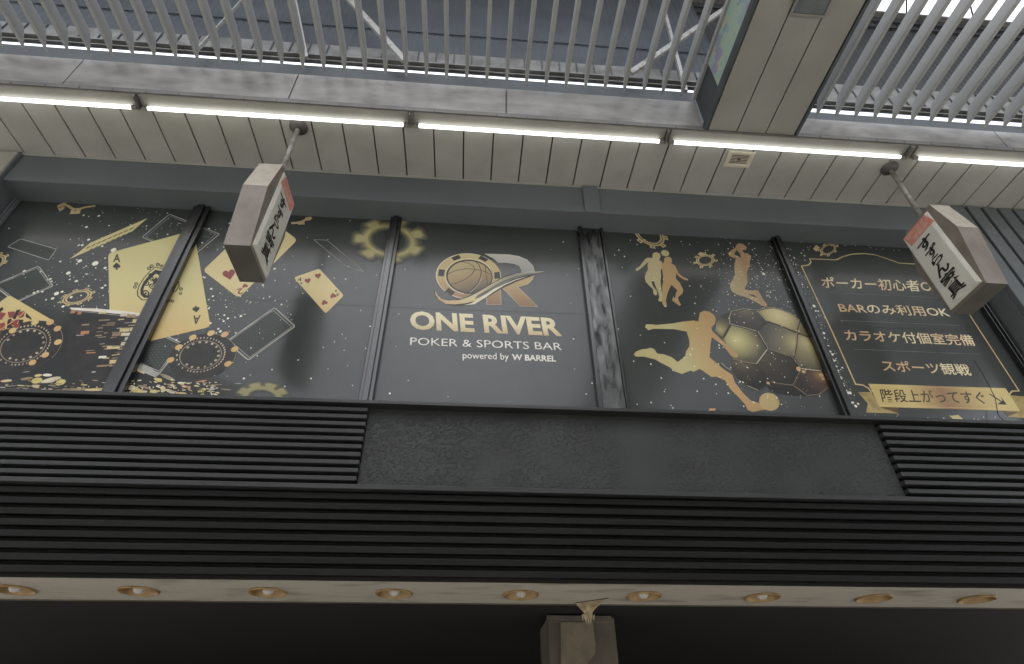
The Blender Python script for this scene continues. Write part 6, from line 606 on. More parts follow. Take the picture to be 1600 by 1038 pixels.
('chip_ring',0,[('e','ring_gold',2,(3580,5777),(101.8,52.8),(-4.5,-68.6),0.7,0,360,28),('e','darkprint',3,(3580,5777),(89.5,46.4),(-3.9,-60.4),0.93,0,360,28),('p','ring_gold',2,[(3678,5839),(3712,5859),(3710,5831),(3676,5816)]),
('e','darkprint',3,(3694,5836),(6.1,3.2),(-0.4,-4.9),0,0,360,8),('p','ring_gold',2,[(3650,5770),(3672,5766),(3640,5733),(3623,5743)]),
('e','darkprint',3,(3646,5753),(6.1,3.1),(-0.3,-4.9),0,0,360,8),('p','ring_gold',2,[(3570,5708),(3564,5683),(3527,5670),(3538,5696)]),
('e','darkprint',3,(3550,5689),(6.0,3.1),(-0.3,-4.7),0,0,360,8),('p','ring_gold',2,[(3498,5698),(3469,5672),(3454,5686),(3485,5710)]),
('e','darkprint',3,(3476,5691),(6.0,3.1),(-0.2,-4.7),0,0,360,8),('p','ring_gold',2,[(3487,5747),(3456,5739),(3474,5771),(3502,5774)]),
('e','darkprint',3,(3480,5758),(6.0,3.1),(-0.2,-4.8),0,0,360,8),('p','ring_gold',2,[(3546,5820),(3537,5836),(3576,5862),(3579,5842)]),
('e','darkprint',3,(3559,5840),(6.1,3.2),(-0.3,-4.9),0,0,360,8),('p','ring_gold',2,[(3631,5861),(3651,5890),(3681,5890),(3656,5860)]),
('e','darkprint',3,(3655,5875),(6.1,3.2),(-0.4,-5.0),0,0,360,8),('p','gold_hi',2,[(3415,5774),(3477,5835),(3497,5794),(3439,5735)])]),
('playing_card',0,[('p','gold_hi',2,[(3928,3866),(3949,3864),(4011,3875),(4032,3840),(4054,3808),(3961,3799)]),
('p','ink',2.4,[(3978,3826),(3990,3834),(3997,3827),(3982,3819)])]),
('playing_card',0,[('p','gold_hi',2,[(4105,3810),(4130,3847),(4159,3806)])]),
('star_specks',0,[('d','speck',1.35,[(-3834,4984,144),(-2835,4509,23),(-3018,4717,70),(-3087,4836,27),(-2895,4628,36),(-3434,4914,84),(-3076,5026,30),(-3573,5554,142),(-3619,4945,42),(-3158,5042,25),(-2804,4230,25),(-3384,5043,27),(-2879,4630,23),(-3378,5220,25),(-3520,5125,25),(-3139,4836,111),(-3292,4876,25),(-4316,5644,25),(-2968,4992,31),(-3087,5110,23),(-3638,5385,51),(-3438,4459,103),(-2924,4719,94),(-3235,5125,23),(-3182,4777,23),(-3592,4840,26),(-3275,4976,25),(-3190,4919,40),(-2961,5234,70),(-3703,4984,92),(-2992,5684,23),(-2942,4811,65),(-3324,4414,23),(-3409,5172,30),(-3567,4884,87),(-3550,4871,29),(-3430,4503,27),(-3043,4656,72),(-3190,4469,42),(-3288,5150,23),(-3101,4637,32),(-2902,4672,30),(-3434,4774,130),(-3156,4349,27),(-3209,5063,144),(-3971,5173,25),(-3654,5008,25),(-3357,4619,129),(-3338,4855,29),(-3069,4828,53),(-3576,4911,25),(-3663,5706,100),(-3445,5362,44),(-2894,4346,62),(-3674,5145,31),(-3412,4936,48),(-3538,5332,23),(-3429,5325,47),(-3785,5770,23),(-4210,5487,72),(-3474,4698,144),(-3763,5001,23),(-2900,4710,25),(-2948,5089,126),(-2906,5166,38),(-3127,4865,104),(-3255,5178,87),(-3601,5113,103),(-3189,4692,55),(-2939,4561,82),(-3456,5095,84),(-2860,5062,42),(-2759,4873,23),(-3337,4919,23),(-3624,4768,94),(-3118,4733,30),(-2944,5056,113),(-2579,4107,25),(-3611,5695,69),(-3157,4497,32),(-2979,4724,27),(-3374,5223,48),(-3271,5146,23),(-3304,5314,23),(-2823,4210,49),(-3375,4898,147),(-3345,5498,29),(-3382,4782,23),(-3416,5312,90),(-3531,4990,38),(-2971,4838,64),(-3253,4591,26),(-3040,4967,99),(-3338,5320,124),(-3644,4940,48),(-3340,4987,31),(-3338,4720,131),(-3411,4658,58),(-3267,4676,23),(-3037,4928,31),(-3585,4765,98),(-3526,5368,23),(-3122,4933,29),(-3608,4895,58),(-3644,4749,130),(-2849,4594,35),(-3478,4879,27),(-3379,5419,138),(-2360,4410,30),(-2971,5124,64),(-3126,4861,34),(-3617,4982,25),(-3035,4804,29),(-3091,4614,72),(-3097,4752,55),(-3548,5535,25),(-2982,5204,79),(-3036,4578,23),(-2694,5088,112),(-2978,4708,40),(-3370,5073,82),(-3388,4738,23),(-3366,5105,23),(-3479,5144,79),(-3271,4678,23),(-3216,4627,43),(-3822,5236,23),(-3113,4987,138),(-3529,5211,49),(-2642,5075,31),(-3070,4806,90),(-3209,5406,23),(-3301,5005,23),(-3558,4508,55),(-3171,4967,31),(-3055,4702,23),(-2988,4882,36),(-3529,5709,129),(-3538,5318,114),(-3450,4952,72),(-3288,4712,32),(-3516,5113,32),(-3327,4982,94),(-2935,4587,42),(-3419,4958,23),(-3435,4911,36),(-3245,4495,36),(-2946,4708,135),(-2858,4641,134),(-3535,4878,29),(-3410,4707,47),(-3412,4769,39),(-3217,5025,23),(-3270,4743,83),(-3795,5100,30),(-3389,4646,23),(-2698,4590,27),(-3518,4682,82),(-3285,5058,77),(-2878,4557,43),(-2836,4823,23),(-2764,4780,46),(-2778,4582,31),(-3511,6001,118),(-2839,4427,32),(-3187,5198,34),(-3377,4992,27),(-3228,5049,23),(-2954,5112,42),(-3139,4776,26),(-2866,4768,120),(-3205,4638,40),(-3134,4993,105),(-3308,4984,32),(-3589,4908,122),(-3698,5272,30),(-3188,5043,72),(-3097,4520,25),(-3353,4889,29),(-3514,5353,30),(-3731,5585,29),(-3509,5322,142),(-3498,4753,25),(-3332,4567,46),(-3254,4851,91),(-3610,4906,32),(-3485,5394,139),(-2937,4890,36),(-3248,4495,23),(-3497,4633,23),(-3170,5826,34),(-3064,5608,78),(-2937,5853,23),(-2914,5718,23),(-3536,5781,23),(-2942,5796,69),(-2401,5630,26),(-2329,5592,25),(-2562,5723,25),(-2951,5622,32),(-2942,5550,25),(-2609,5490,25),(-3009,5566,31),(-2794,5666,64),(-2630,5715,32),(-3046,5805,40),(-2340,5635,25),(-2017,5395,26),(-2906,5719,29),(-3388,5589,77),(-3506,5747,26),(-2780,5347,23),(-2396,5610,23),(-2805,5651,34),(-2008,5255,25),(-2860,5659,42),(-2860,5618,34),(-2326,5555,62),(-2878,5770,23),(-3227,5706,32),(-3231,5589,23),(-3110,5788,30),(-2517,5508,34),(-2430,5580,23),(-3051,5566,44),(-1911,5582,78),(-2233,5623,75),(-2470,5545,35),(-3227,5840,38),(-2798,5638,31),(-2855,5636,23),(-2276,5742,23),(-2177,5468,43),(-3517,5763,51),(-2953,5650,23),(-2708,5912,60),(-3261,5643,26),(-2238,5503,25),(-3424,5800,26),(-3200,5802,25),(-2775,5663,23),(-2936,5514,53),(-3093,5598,40),(-2956,5510,25),(-2776,5666,25),(-3053,5567,47),(-3353,5899,32),(-2314,5444,25),(-2843,5512,86),(-3209,5613,72),(-1892,4672,23),(-1910,5285,27),(-2013,5074,26),(-2444,5374,34),(-2113,4859,35),(-2223,4797,108),(-2071,4598,98),(-1552,4605,27),(-1999,4807,61),(-1972,4783,23),(-2256,5614,64),(-1858,4745,29),(-2033,4566,114),(-2016,4644,27),(-1957,4609,25),(-1983,4433,39),(-2503,5336,38),(-2034,4797,25),(-1979,4578,70),(-1841,4803,23),(-2364,4602,26),(-1761,5539,32),(-2477,5498,34),(-2073,4075,127),(-1752,4467,30),(-2013,4671,25),(-2110,5048,23),(-2167,4277,35),(-2247,5233,25),(-1936,4655,23),(-2248,4444,29),(-2508,5000,26),(-2553,4573,43),(-2450,4829,32),(-2519,4460,25),(-1640,4739,99),(-2054,4430,130),(-2214,4675,64),(-2192,4428,23),(-1930,4769,23),(-2175,5157,42),(-2734,5228,36),(-2153,4821,35),(-2258,4479,49),(-2253,4869,35),(-2515,5031,125),(-2256,4552,23),(-2036,4999,84),(-2033,5010,104),(-2408,5023,40),(-1842,4749,35),(-2368,4380,36),(-2265,4724,25),(-1796,5147,127),(-1758,4820,78),(-2134,5484,78),(-2048,4233,26),(-2254,4192,23),(-2370,5010,77),(-2505,5614,113),(-2179,4953,55),(-1749,3989,95),(-2237,4691,58),(-1888,5773,48),(-1942,4315,23),(-1759,5007,75),(-1847,4946,116),(-2276,5246,29),(-2184,4797,23),(-2042,5001,52),(-1972,5263,38),(-2265,4666,25),(-2300,5389,116),(-2526,4440,107),(-2427,4262,48),(-1700,4653,27),(-2268,4518,35),(-1704,4375,39),(-2576,5032,25),(-2119,4400,25),(-2206,4756,23),(-2386,4671,118),(-2260,5197,30),(-2185,4483,121),(-2001,4482,57),(-2028,5207,51),(-1589,4719,25),(-3001,5767,38),(-2087,4278,23),(-2026,4408,26),(-2113,5393,26),(-2002,5253,60),(-2418,4920,23),(-2802,5150,100),(-2059,4723,25),(-2168,5211,23),(-2470,4854,68),(-2488,4786,56),(-2185,4929,61),(-2098,4713,34),(-2047,4745,29),(-2263,4879,120),(-1902,4986,44),(-2565,4281,23),(-2240,4670,94),(-2400,5028,30),(-1959,4874,77),(-2144,5210,29),(-2423,4876,26),(-2283,5187,26),(-2026,5138,34),(-1887,4913,29),(-1469,4933,75),(-2497,4779,66),(-2345,4462,118),(-2277,5377,31),(-2207,5082,72),(-2830,5564,27),(-2140,4887,30),(-2068,5049,47),(-2158,4508,133),(-2097,4135,23),(-2508,5426,87),(-2451,4755,61),(-1994,5332,43),(-2239,4384,42),(-2860,5637,23),(-2038,5064,64),(-1934,4765,42),(-2424,5098,23),(-2444,5606,53),(-2352,4400,31),(-2008,4379,32),(-2923,5590,42),(-1900,4749,70),(-1981,4584,58),(-2205,5528,29),(-2232,4578,39),(-1915,4617,53),(-2059,4536,96),(-1947,4796,25),(-2081,4687,77),(-2102,5078,35),(-2146,4908,82),(-1994,4909,60),(-2156,5147,98),(-2155,4468,26),(-2614,4930,42),(-2650,5913,25),(-2168,4396,23),(-1906,4730,31),(-2619,4889,108),(-2174,5044,27),(-2144,5068,99),(-1980,4893,29),(-2186,4344,23),(-2149,4950,88),(-2449,5169,23),(-1937,4596,130),(-2495,5513,23),(-2107,4760,58),(-2098,4557,55),(-2162,5139,34),(-2293,4518,27),(-2297,4736,26),(-2155,4774,26),(-2283,5079,23),(-1915,4996,36),(-2446,4408,69),(-2351,5349,58),(-2404,5012,29),(-2427,5037,38),(-2569,5258,101),(-2145,4757,26),(-1743,4429,48),(-2216,4663,95),(-1850,5088,58),(-2076,5178,30),(-2615,5407,133),(-1663,4820,23),(-2284,4092,39),(-2354,5004,94),(-2934,5502,23),(-2099,4798,23),(-2470,4745,23),(-2671,5536,31),(-2022,5228,43),(-2077,4454,104),(-2182,5076,32),(-2349,5059,43),(-2339,4572,25),(-2410,4689,23),(-2382,4782,86),(-2380,4578,40),(-2181,4079,49),(-2338,4628,23),(-2336,4679,25),(-2228,4511,30),(-2224,4603,25),(-2322,4690,40),(-2679,4954,23),(-2458,4632,62),(-2186,4138,23),(-2629,4497,25),(-2184,3993,44),(-2216,4472,25),(-2217,4068,47),(-2141,4597,40),(-2366,4257,31),(-2142,4433,27),(-2355,4550,23),(-2200,4570,26),(-2126,4266,77),(-2163,4267,31),(-2409,4892,25),(-2119,4164,23),(-2306,4590,23),(-2510,4423,39),(-2470,5010,48),(-2043,4393,23),(-2273,4475,23),(-2281,4726,23),(-2036,4403,38),(-2293,4575,23),(-2276,4371,23),(-2148,4194,23),(-2149,4264,27),(-2132,4273,31),(-2355,4342,23),(-2411,4649,26),(-2040,4518,36),(-2364,4328,82),(-2170,4353,47),(-2349,4242,75),(-2195,4487,25),(-2469,5028,47),(-2264,4618,27),(-2298,4921,23),(-2123,4603,69),(-2332,4265,86),(-2245,4757,73),(-2072,4552,42),(-2255,4576,27),(-2390,4588,56),(-2106,4405,25),(-2283,4221,23),(-2485,4359,92),(-2242,4292,46),(-2081,4089,25),(-2446,4615,23),(-4418,5747,27),(-3423,4619,46),(-3881,4892,23),(-3231,4926,65),(-2624,5330,26),(-3572,5399,53),(-3278,4966,22),(-2656,4689,23),(-3284,5620,21),(-3615,5565,53),(-3110,4989,77),(-4259,5628,21),(-3219,4812,48),(-3067,4786,29),(-3848,4979,21),(-4016,5741,22),(-3986,5099,21),(-2994,4826,27),(-3820,4947,52),(-2655,5163,40),(-2640,5017,78),(-3510,4850,44),(-3620,5801,34),(-3634,5040,36),(-3521,5742,21),(-3051,4984,81),(-2922,5477,32),(-3156,4838,30),(-2623,5251,30),(-3413,5354,81),(-4091,5252,21),(-3184,5643,22),(-3381,5056,56),(-3504,5427,29),(-2792,5589,21),(-2681,5248,21),(-3682,4712,55),(-3904,4937,23),(-3344,5055,21),(-2658,5438,22),(-3028,5712,21),(-3074,5237,70),(-2964,5585,21),(-3154,5231,26),(-2745,5599,46),(-3758,4671,75),(-3202,5417,52),(-2530,4888,21),(-3487,5633,39),(-2430,4815,23),(-3314,5412,22),(-2800,4911,27),(-3340,4949,52),(-3568,5656,21),(-3663,4782,35),(-3136,5365,29),(-3579,4627,43),(-3791,4913,42),(-3002,4886,43),(-2508,4695,30),(-1335,4964,48),(-1622,4420,47),(-1559,4079,70),(-1134,4103,48),(-1393,5223,46),(-1907,4143,81),(-1836,4924,42),(-1930,4420,78),(-2223,5160,68),(-1710,4022,47),(-1672,5314,44),(-1708,5143,66),(-2080,4412,72),(-1900,5321,42),(-1940,4152,57),(-2202,4752,57),(-1999,5681,49),(-1509,3880,47),(-799,4077,56),(-1870,4130,40),(-1594,5562,42),(-1791,5409,87),(-1247,4010,84),(-1084,4450,51),(-1049,4409,42),(-1492,4874,53),(-1132,4369,56),(-989,4140,42),(-2262,5631,42),(-892,5129,49),(-1521,4578,44),(-1157,5064,74),(-1243,5825,55),(-1877,4004,40),(-1703,4203,57),(-1293,4887,53),(-1935,4750,44),(-1404,5553,42),(-1907,4616,57),(-1943,3840,74),(-1836,5400,73),(-902,5422,68),(-921,3959,43),(-2224,5359,43),(-819,4007,51),(-2102,4961,43),(-1211,4310,69),(-1607,4780,51),(-1702,4778,62),(-1260,5069,56),(-2264,5635,48),(-1938,5692,40),(-1428,3930,74),(-2262,5025,47),(-1953,5442,57),(-1050,4966,42),(-2346,5702,69),(-1771,4277,70),(-2264,5301,46),(-1041,4289,46),(-1631,4985,51),(-1159,5216,72),(-869,4544,84),(-966,5434,87),(-1774,4139,42),(-1804,4798,74),(-1354,5332,79),(-972,4712,40),(-1906,5099,49),(-838,4556,73),(-2247,5178,66),(-1859,5244,40),(-2176,4835,55),(-1611,4572,44),(-2079,4348,46),(-1563,4942,44),(-2244,5068,44),(-2321,5669,52),(-1973,4008,47),(-1567,4648,40),(-1912,4165,55),(-1576,5012,68),(-1381,4178,74),(-873,4316,62),(-1539,4635,56),(-649,5217,68),(838,5683,68),(851,4498,81),(-628,3899,95),(-499,4022,47),(970,4058,68),(913,3954,55),(962,5332,55),(-648,4690,61),(-630,4345,40),(838,4189,40),(712,5572,27),(858,4899,34),(846,5243,34),(-179,3888,34),(-3741,5138,7),(-3310,5110,298),(-3448,5131,216),(-3477,4984,203),(-3468,4752,216),(-3226,5281,270),(1224,4223,73),(1216,3980,77),(1140,4150,49),(3215,4860,68),(3266,5315,23),(3130,5235,51),(3189,5372,21),(3135,5657,68),(3137,5391,57),(3068,5234,21),(3056,5049,21),(3156,5100,21),(3210,5381,78),(3151,5247,21),(3061,5282,27),(3369,4821,27),(3043,5422,22),(3049,5023,21),(3083,5266,65),(3103,5517,21),(3165,5368,39),(3063,5579,51),(3150,5916,25),(3097,5041,53),(3082,4999,21),(3088,5006,21),(3098,5303,21),(3824,4679,29),(3065,5206,70),(3286,5725,23),(3060,5708,27),(3078,5076,26),(3059,5415,35),(3101,5274,21),(3068,5133,21),(3034,5428,70),(3109,5486,55),(3036,5648,29),(3463,5012,49),(3273,5602,66),(3126,5874,21),(3608,6300,21),(3041,5500,30),(3237,5525,21),(3079,5448,70),(3132,5752,53),(3672,5858,48),(3169,5867,21),(3325,5603,22),(3216,6094,21),(3318,6452,60),(3398,5804,40),(3043,5087,21),(3100,5366,22),(3059,6235,58),(3136,5672,21),(3056,4188,29),(3047,4188,23),(3066,5335,21),(3175,5386,23),(3043,4565,53),(3093,5514,21),(3070,3941,21),(3064,5130,21),(3082,4743,21),(3136,4671,26),(3159,5225,21),(3031,5046,77),(3092,5051,35),(3090,5382,43),(3136,4136,21),(3151,4774,27),(3142,4379,72),(3130,4853,29),(3170,5424,21),(3098,5052,23),(3100,4279,21),(3072,5248,26),(3174,4273,21),(3097,5066,21),(3092,4542,23),(3049,3935,21),(3112,4312,23),(3096,4092,35),(3060,4229,130),(3046,4478,35),(3098,5041,21),(3161,4367,21),(3097,5612,25),(3102,4863,101),(3121,4537,70),(3050,4682,21),(3090,3953,26),(3058,4532,114),(3137,4732,31),(3076,4622,126),(3081,4593,21),(3055,4793,21),(3054,5022,30),(3131,5074,21),(3161,5538,36),(3086,5124,21),(3113,4633,88),(3164,5143,26),(3148,4121,25),(3094,4864,62),(3087,4524,47),(3106,5129,65),(3133,4316,72),(3088,4321,21),(3090,4128,21),(3166,4886,51),(3134,5649,21),(3044,4447,21),(3108,4021,23),(3070,4230,99),(3080,4177,21),(3063,4047,46),(3126,5527,21),(3083,4429,27),(3109,5211,49),(3072,4308,35),(3131,5053,21),(3062,5216,75),(3138,5565,21),(3103,4171,23),(3133,4342,22),(3061,4671,23),(3123,4047,27),(3097,4196,23),(3160,4342,21),(3126,4142,64),(3099,4745,91),(3115,4861,48),(3041,4694,30),(3063,4162,23),(3093,4373,21),(3191,5339,43),(3125,4378,127),(3172,4873,38),(3098,5198,25),(3052,4169,153),(3075,4111,22),(3179,4936,81),(3164,5145,21),(3059,4421,22),(3114,4255,146),(3058,5311,21),(3077,5376,83),(3077,4313,173),(3127,5145,47),(3132,4690,22),(3090,3996,152),(3178,4756,25),(3097,3993,38),(3154,4153,21),(3110,3939,40),(3071,4933,21),(3030,5375,23),(3082,4940,21),(3176,4305,91),(3090,4636,51),(3151,4936,43),(3136,5570,21),(3049,4665,39),(3152,4356,30),(3043,5060,74),(3079,5564,72),(3086,4586,29),(3130,4474,112),(3124,3957,98),(3038,5254,65),(3053,4034,105),(3091,5118,42),(3036,4340,52),(3042,5309,23),(3104,5417,21),(3088,4944,21),(3036,5122,35),(3113,5337,35),(3056,5069,21),(3036,4616,42),(3103,5094,21),(3094,5448,21),(3111,4954,21),(3104,4168,21),(3090,3941,21),(3153,4287,47),(3124,4146,21),(3125,5228,22),(3138,4043,39),(3039,4782,70),(3083,4485,64),(3060,5315,34),(3117,5135,47),(3112,5111,74),(3039,4767,21),(3088,5280,35),(3078,4131,21),(3083,5133,42),(3087,5432,21),(3102,4435,148),(3090,3988,21),(3136,4442,34),(3047,4373,142),(3078,4341,21),(3111,5227,21),(3155,5509,23),(3055,5055,21),(3059,5318,21),(3148,5574,21),(3098,5111,21),(3139,4163,21),(3033,5075,116),(3041,3940,21),(3137,4429,21),(3127,4423,22),(3119,4922,30),(3108,4256,48),(3068,3956,21),(3034,4538,21),(3065,5320,22),(3186,5120,21),(3040,4696,74),(3114,4269,21),(3034,5397,36),(3159,4283,21),(3058,5234,42),(3107,5316,21),(3181,4456,29),(3151,4935,22),(3137,4864,58),(3066,5275,29),(3132,4443,23),(3058,4907,64),(3142,5562,21),(3036,4110,21),(3178,5236,58),(3076,5600,26),(3118,4155,21),(3053,5270,29),(3034,5132,87),(3078,4805,21),(3078,4723,52),(3062,4580,21),(3074,4730,21),(3102,5387,90),(3052,4540,40),(3053,4706,21),(3030,5552,72),(3057,4733,22),(3052,4682,30),(3078,5598,26),(3132,4052,135),(3153,5526,43),(3121,4029,36),(3149,4800,26),(3097,4000,26),(3134,4066,25),(3112,4933,36),(3122,4665,21),(3134,4739,21),(3176,4031,47),(3055,4183,34),(3067,4075,156),(3143,4172,31),(3121,4249,22),(3064,5617,32),(3181,5633,30),(3049,3953,34),(3096,4119,35),(3054,5205,25),(3056,4004,21),(3057,4305,25),(3080,5157,30),(3136,4443,127),(3085,5181,29),(3107,4297,21),(3147,4772,21),(3104,5015,40),(3172,5050,21),(3098,4081,146),(3051,4889,40),(3085,5001,120),(3048,4595,150),(3047,4662,32),(3081,4546,122),(3126,4269,21),(3103,5648,60),(3124,4394,34),(3169,4488,21),(3119,4318,120),(3086,3970,27),(3058,4527,78),(3130,4623,86),(3116,4194,21),(3082,5650,21),(3117,4747,25),(3052,4104,21),(3044,5072,21),(3106,3967,96),(3148,3926,143),(3167,5650,31),(3138,5187,22),(3128,5475,21),(3094,5296,23),(3156,5405,39),(3156,5539,46),(3050,5301,21),(3121,4200,173),(3077,4663,21),(3134,3944,21),(3088,5249,21),(3107,5442,21),(3059,4606,112),(3055,5256,72),(3041,5520,21),(3034,4699,21),(3118,5084,23),(3100,4518,57),(3101,4020,21),(3092,4164,21),(3075,4303,29),(3125,4074,83),(3167,4800,26),(3098,4367,35),(3140,5222,21),(3032,5205,61),(3104,4417,68),(3116,4465,39),(3177,3949,105),(3150,4153,21),(3148,4051,148),(3130,4071,21),(3123,4969,72),(3188,4880,38),(3039,4967,21),(3111,4514,39),(3092,4577,25),(3170,5625,79),(3042,4452,100),(3112,5549,25),(3040,4316,21),(3162,4455,58),(3034,5630,27),(3098,4645,21),(3039,4282,30),(3143,4261,22),(3089,4469,29),(3137,4542,46),(3138,3960,99),(3148,5427,74),(3072,3956,25),(3126,4473,117),(3186,4942,29),(3130,4042,21),(3113,4260,21),(3120,4569,22),(3051,4631,125),(3091,4472,82),(3089,4160,22),(3177,5522,21),(3148,4927,21),(3075,5343,34),(3032,4224,181),(3079,5553,21),(3183,5607,21),(3134,3925,21),(3110,4528,21),(3071,5048,21),(3059,4013,23),(3149,4051,29),(3138,4566,21),(3093,5082,21),(3040,4788,21),(3111,4861,53),(3157,4772,42),(3070,4209,39),(3047,4352,79),(3086,5022,21),(3046,4865,30),(3105,4439,53),(3093,4340,21),(3082,5639,79),(3033,4754,31),(3119,3940,22),(3154,4062,42),(3095,4755,22),(3061,4134,27),(3053,4516,40),(3135,5539,58),(3118,4237,21),(3145,4588,21),(3161,4377,21),(3057,4054,21),(3119,5479,23),(3140,5482,21),(3078,5380,25),(3042,4558,21),(3163,4088,43),(3044,4304,21),(3037,4674,42),(3065,5073,21),(3146,5477,21),(3176,5183,22),(3114,4998,21),(3126,4234,39),(3081,5429,47),(3061,5278,34),(3048,4069,26),(3079,4657,21),(3159,4939,91),(3143,4678,139),(3044,5628,21),(3167,5345,29),(3093,4545,32),(3056,4789,127),(3105,4457,21),(3054,4746,23),(3036,5202,21),(3067,4852,22),(3106,4123,22),(3120,4123,113),(3186,5098,21),(3096,5120,25),(3060,4246,26),(3066,4408,27),(3086,5116,98),(3085,5181,22),(3097,5408,61),(3046,4904,31),(3092,4267,22),(3138,4537,78),(3078,4421,21),(3113,4255,21),(3077,3976,53),(3044,4545,21),(3043,4606,22),(3107,3982,32),(3064,4053,81),(3080,4743,35),(3146,4388,25),(3037,5110,34),(3105,5404,44),(3159,5529,21),(3044,5098,22),(3048,4260,178),(3116,4160,21),(3085,4419,25),(3155,4565,21),(3123,5092,21),(3190,5361,21),(3039,4614,21),(3135,5266,100),(3076,4746,32),(3175,4167,21),(3177,4572,22),(3056,4438,152),(3051,4878,48),(3133,4321,22),(3082,4983,31),(3036,4277,21),(3161,5396,21),(3111,4791,21),(3062,5483,79),(3045,5330,25),(3083,4992,55),(3155,4933,36),(3133,4643,21),(3128,5590,61),(3034,5089,57),(3090,5051,25),(3049,5225,87),(3068,4067,23),(3171,4908,21),(3054,4938,51),(3036,4821,103),(3062,4248,136),(3092,5367,69),(3104,4872,27),(3113,4356,21),(3146,4448,66),(3139,5291,35),(3092,5158,21),(3154,4606,46),(3092,4635,21),(3157,5585,21),(3032,4487,22),(3115,4231,62),(3049,4372,22),(3083,4300,21),(3076,5556,21),(3155,4401,57),(3130,5476,21),(3127,4274,99),(3115,4830,27),(3078,4361,99),(3055,4532,120),(3065,5551,22),(3178,5530,29),(3078,4618,32),(3636,5832,47),(4301,5812,57),(4045,5859,46),(3369,5755,52),(3700,5824,57),(3797,5852,49),(3774,5847,56),(3458,5817,46),(3512,5809,43),(4523,5861,42),(4360,5820,58),(3171,5746,53),(4187,5825,49),(3432,5754,53),(3492,5791,34),(3482,5783,31),(3152,5760,48),(4512,5908,38),(3305,5746,55),(3365,5787,51),(4058,5836,46),(3462,5829,32),(3902,5854,57),(3585,5842,49),(4115,5818,42),(4498,5852,58),(4227,3863,51),(3352,3803,48),(3730,3838,36),(3904,3814,46),(3242,3801,61),(3840,3804,78),(4164,3834,78),(3874,3830,38),(3529,3831,42),(3466,3844,32),(3867,3837,70),(4093,3804,77),(3213,3796,77),(3192,3838,29),(3301,3776,74),(3283,3852,32),(4330,3862,58),(3581,3828,61),(4455,3888,49),(4083,3815,61),(3481,3857,39),(3854,3799,58),(3315,5861,74),(3269,5700,81),(3291,5665,95),(3161,4997,176),(3096,4844,148)]),
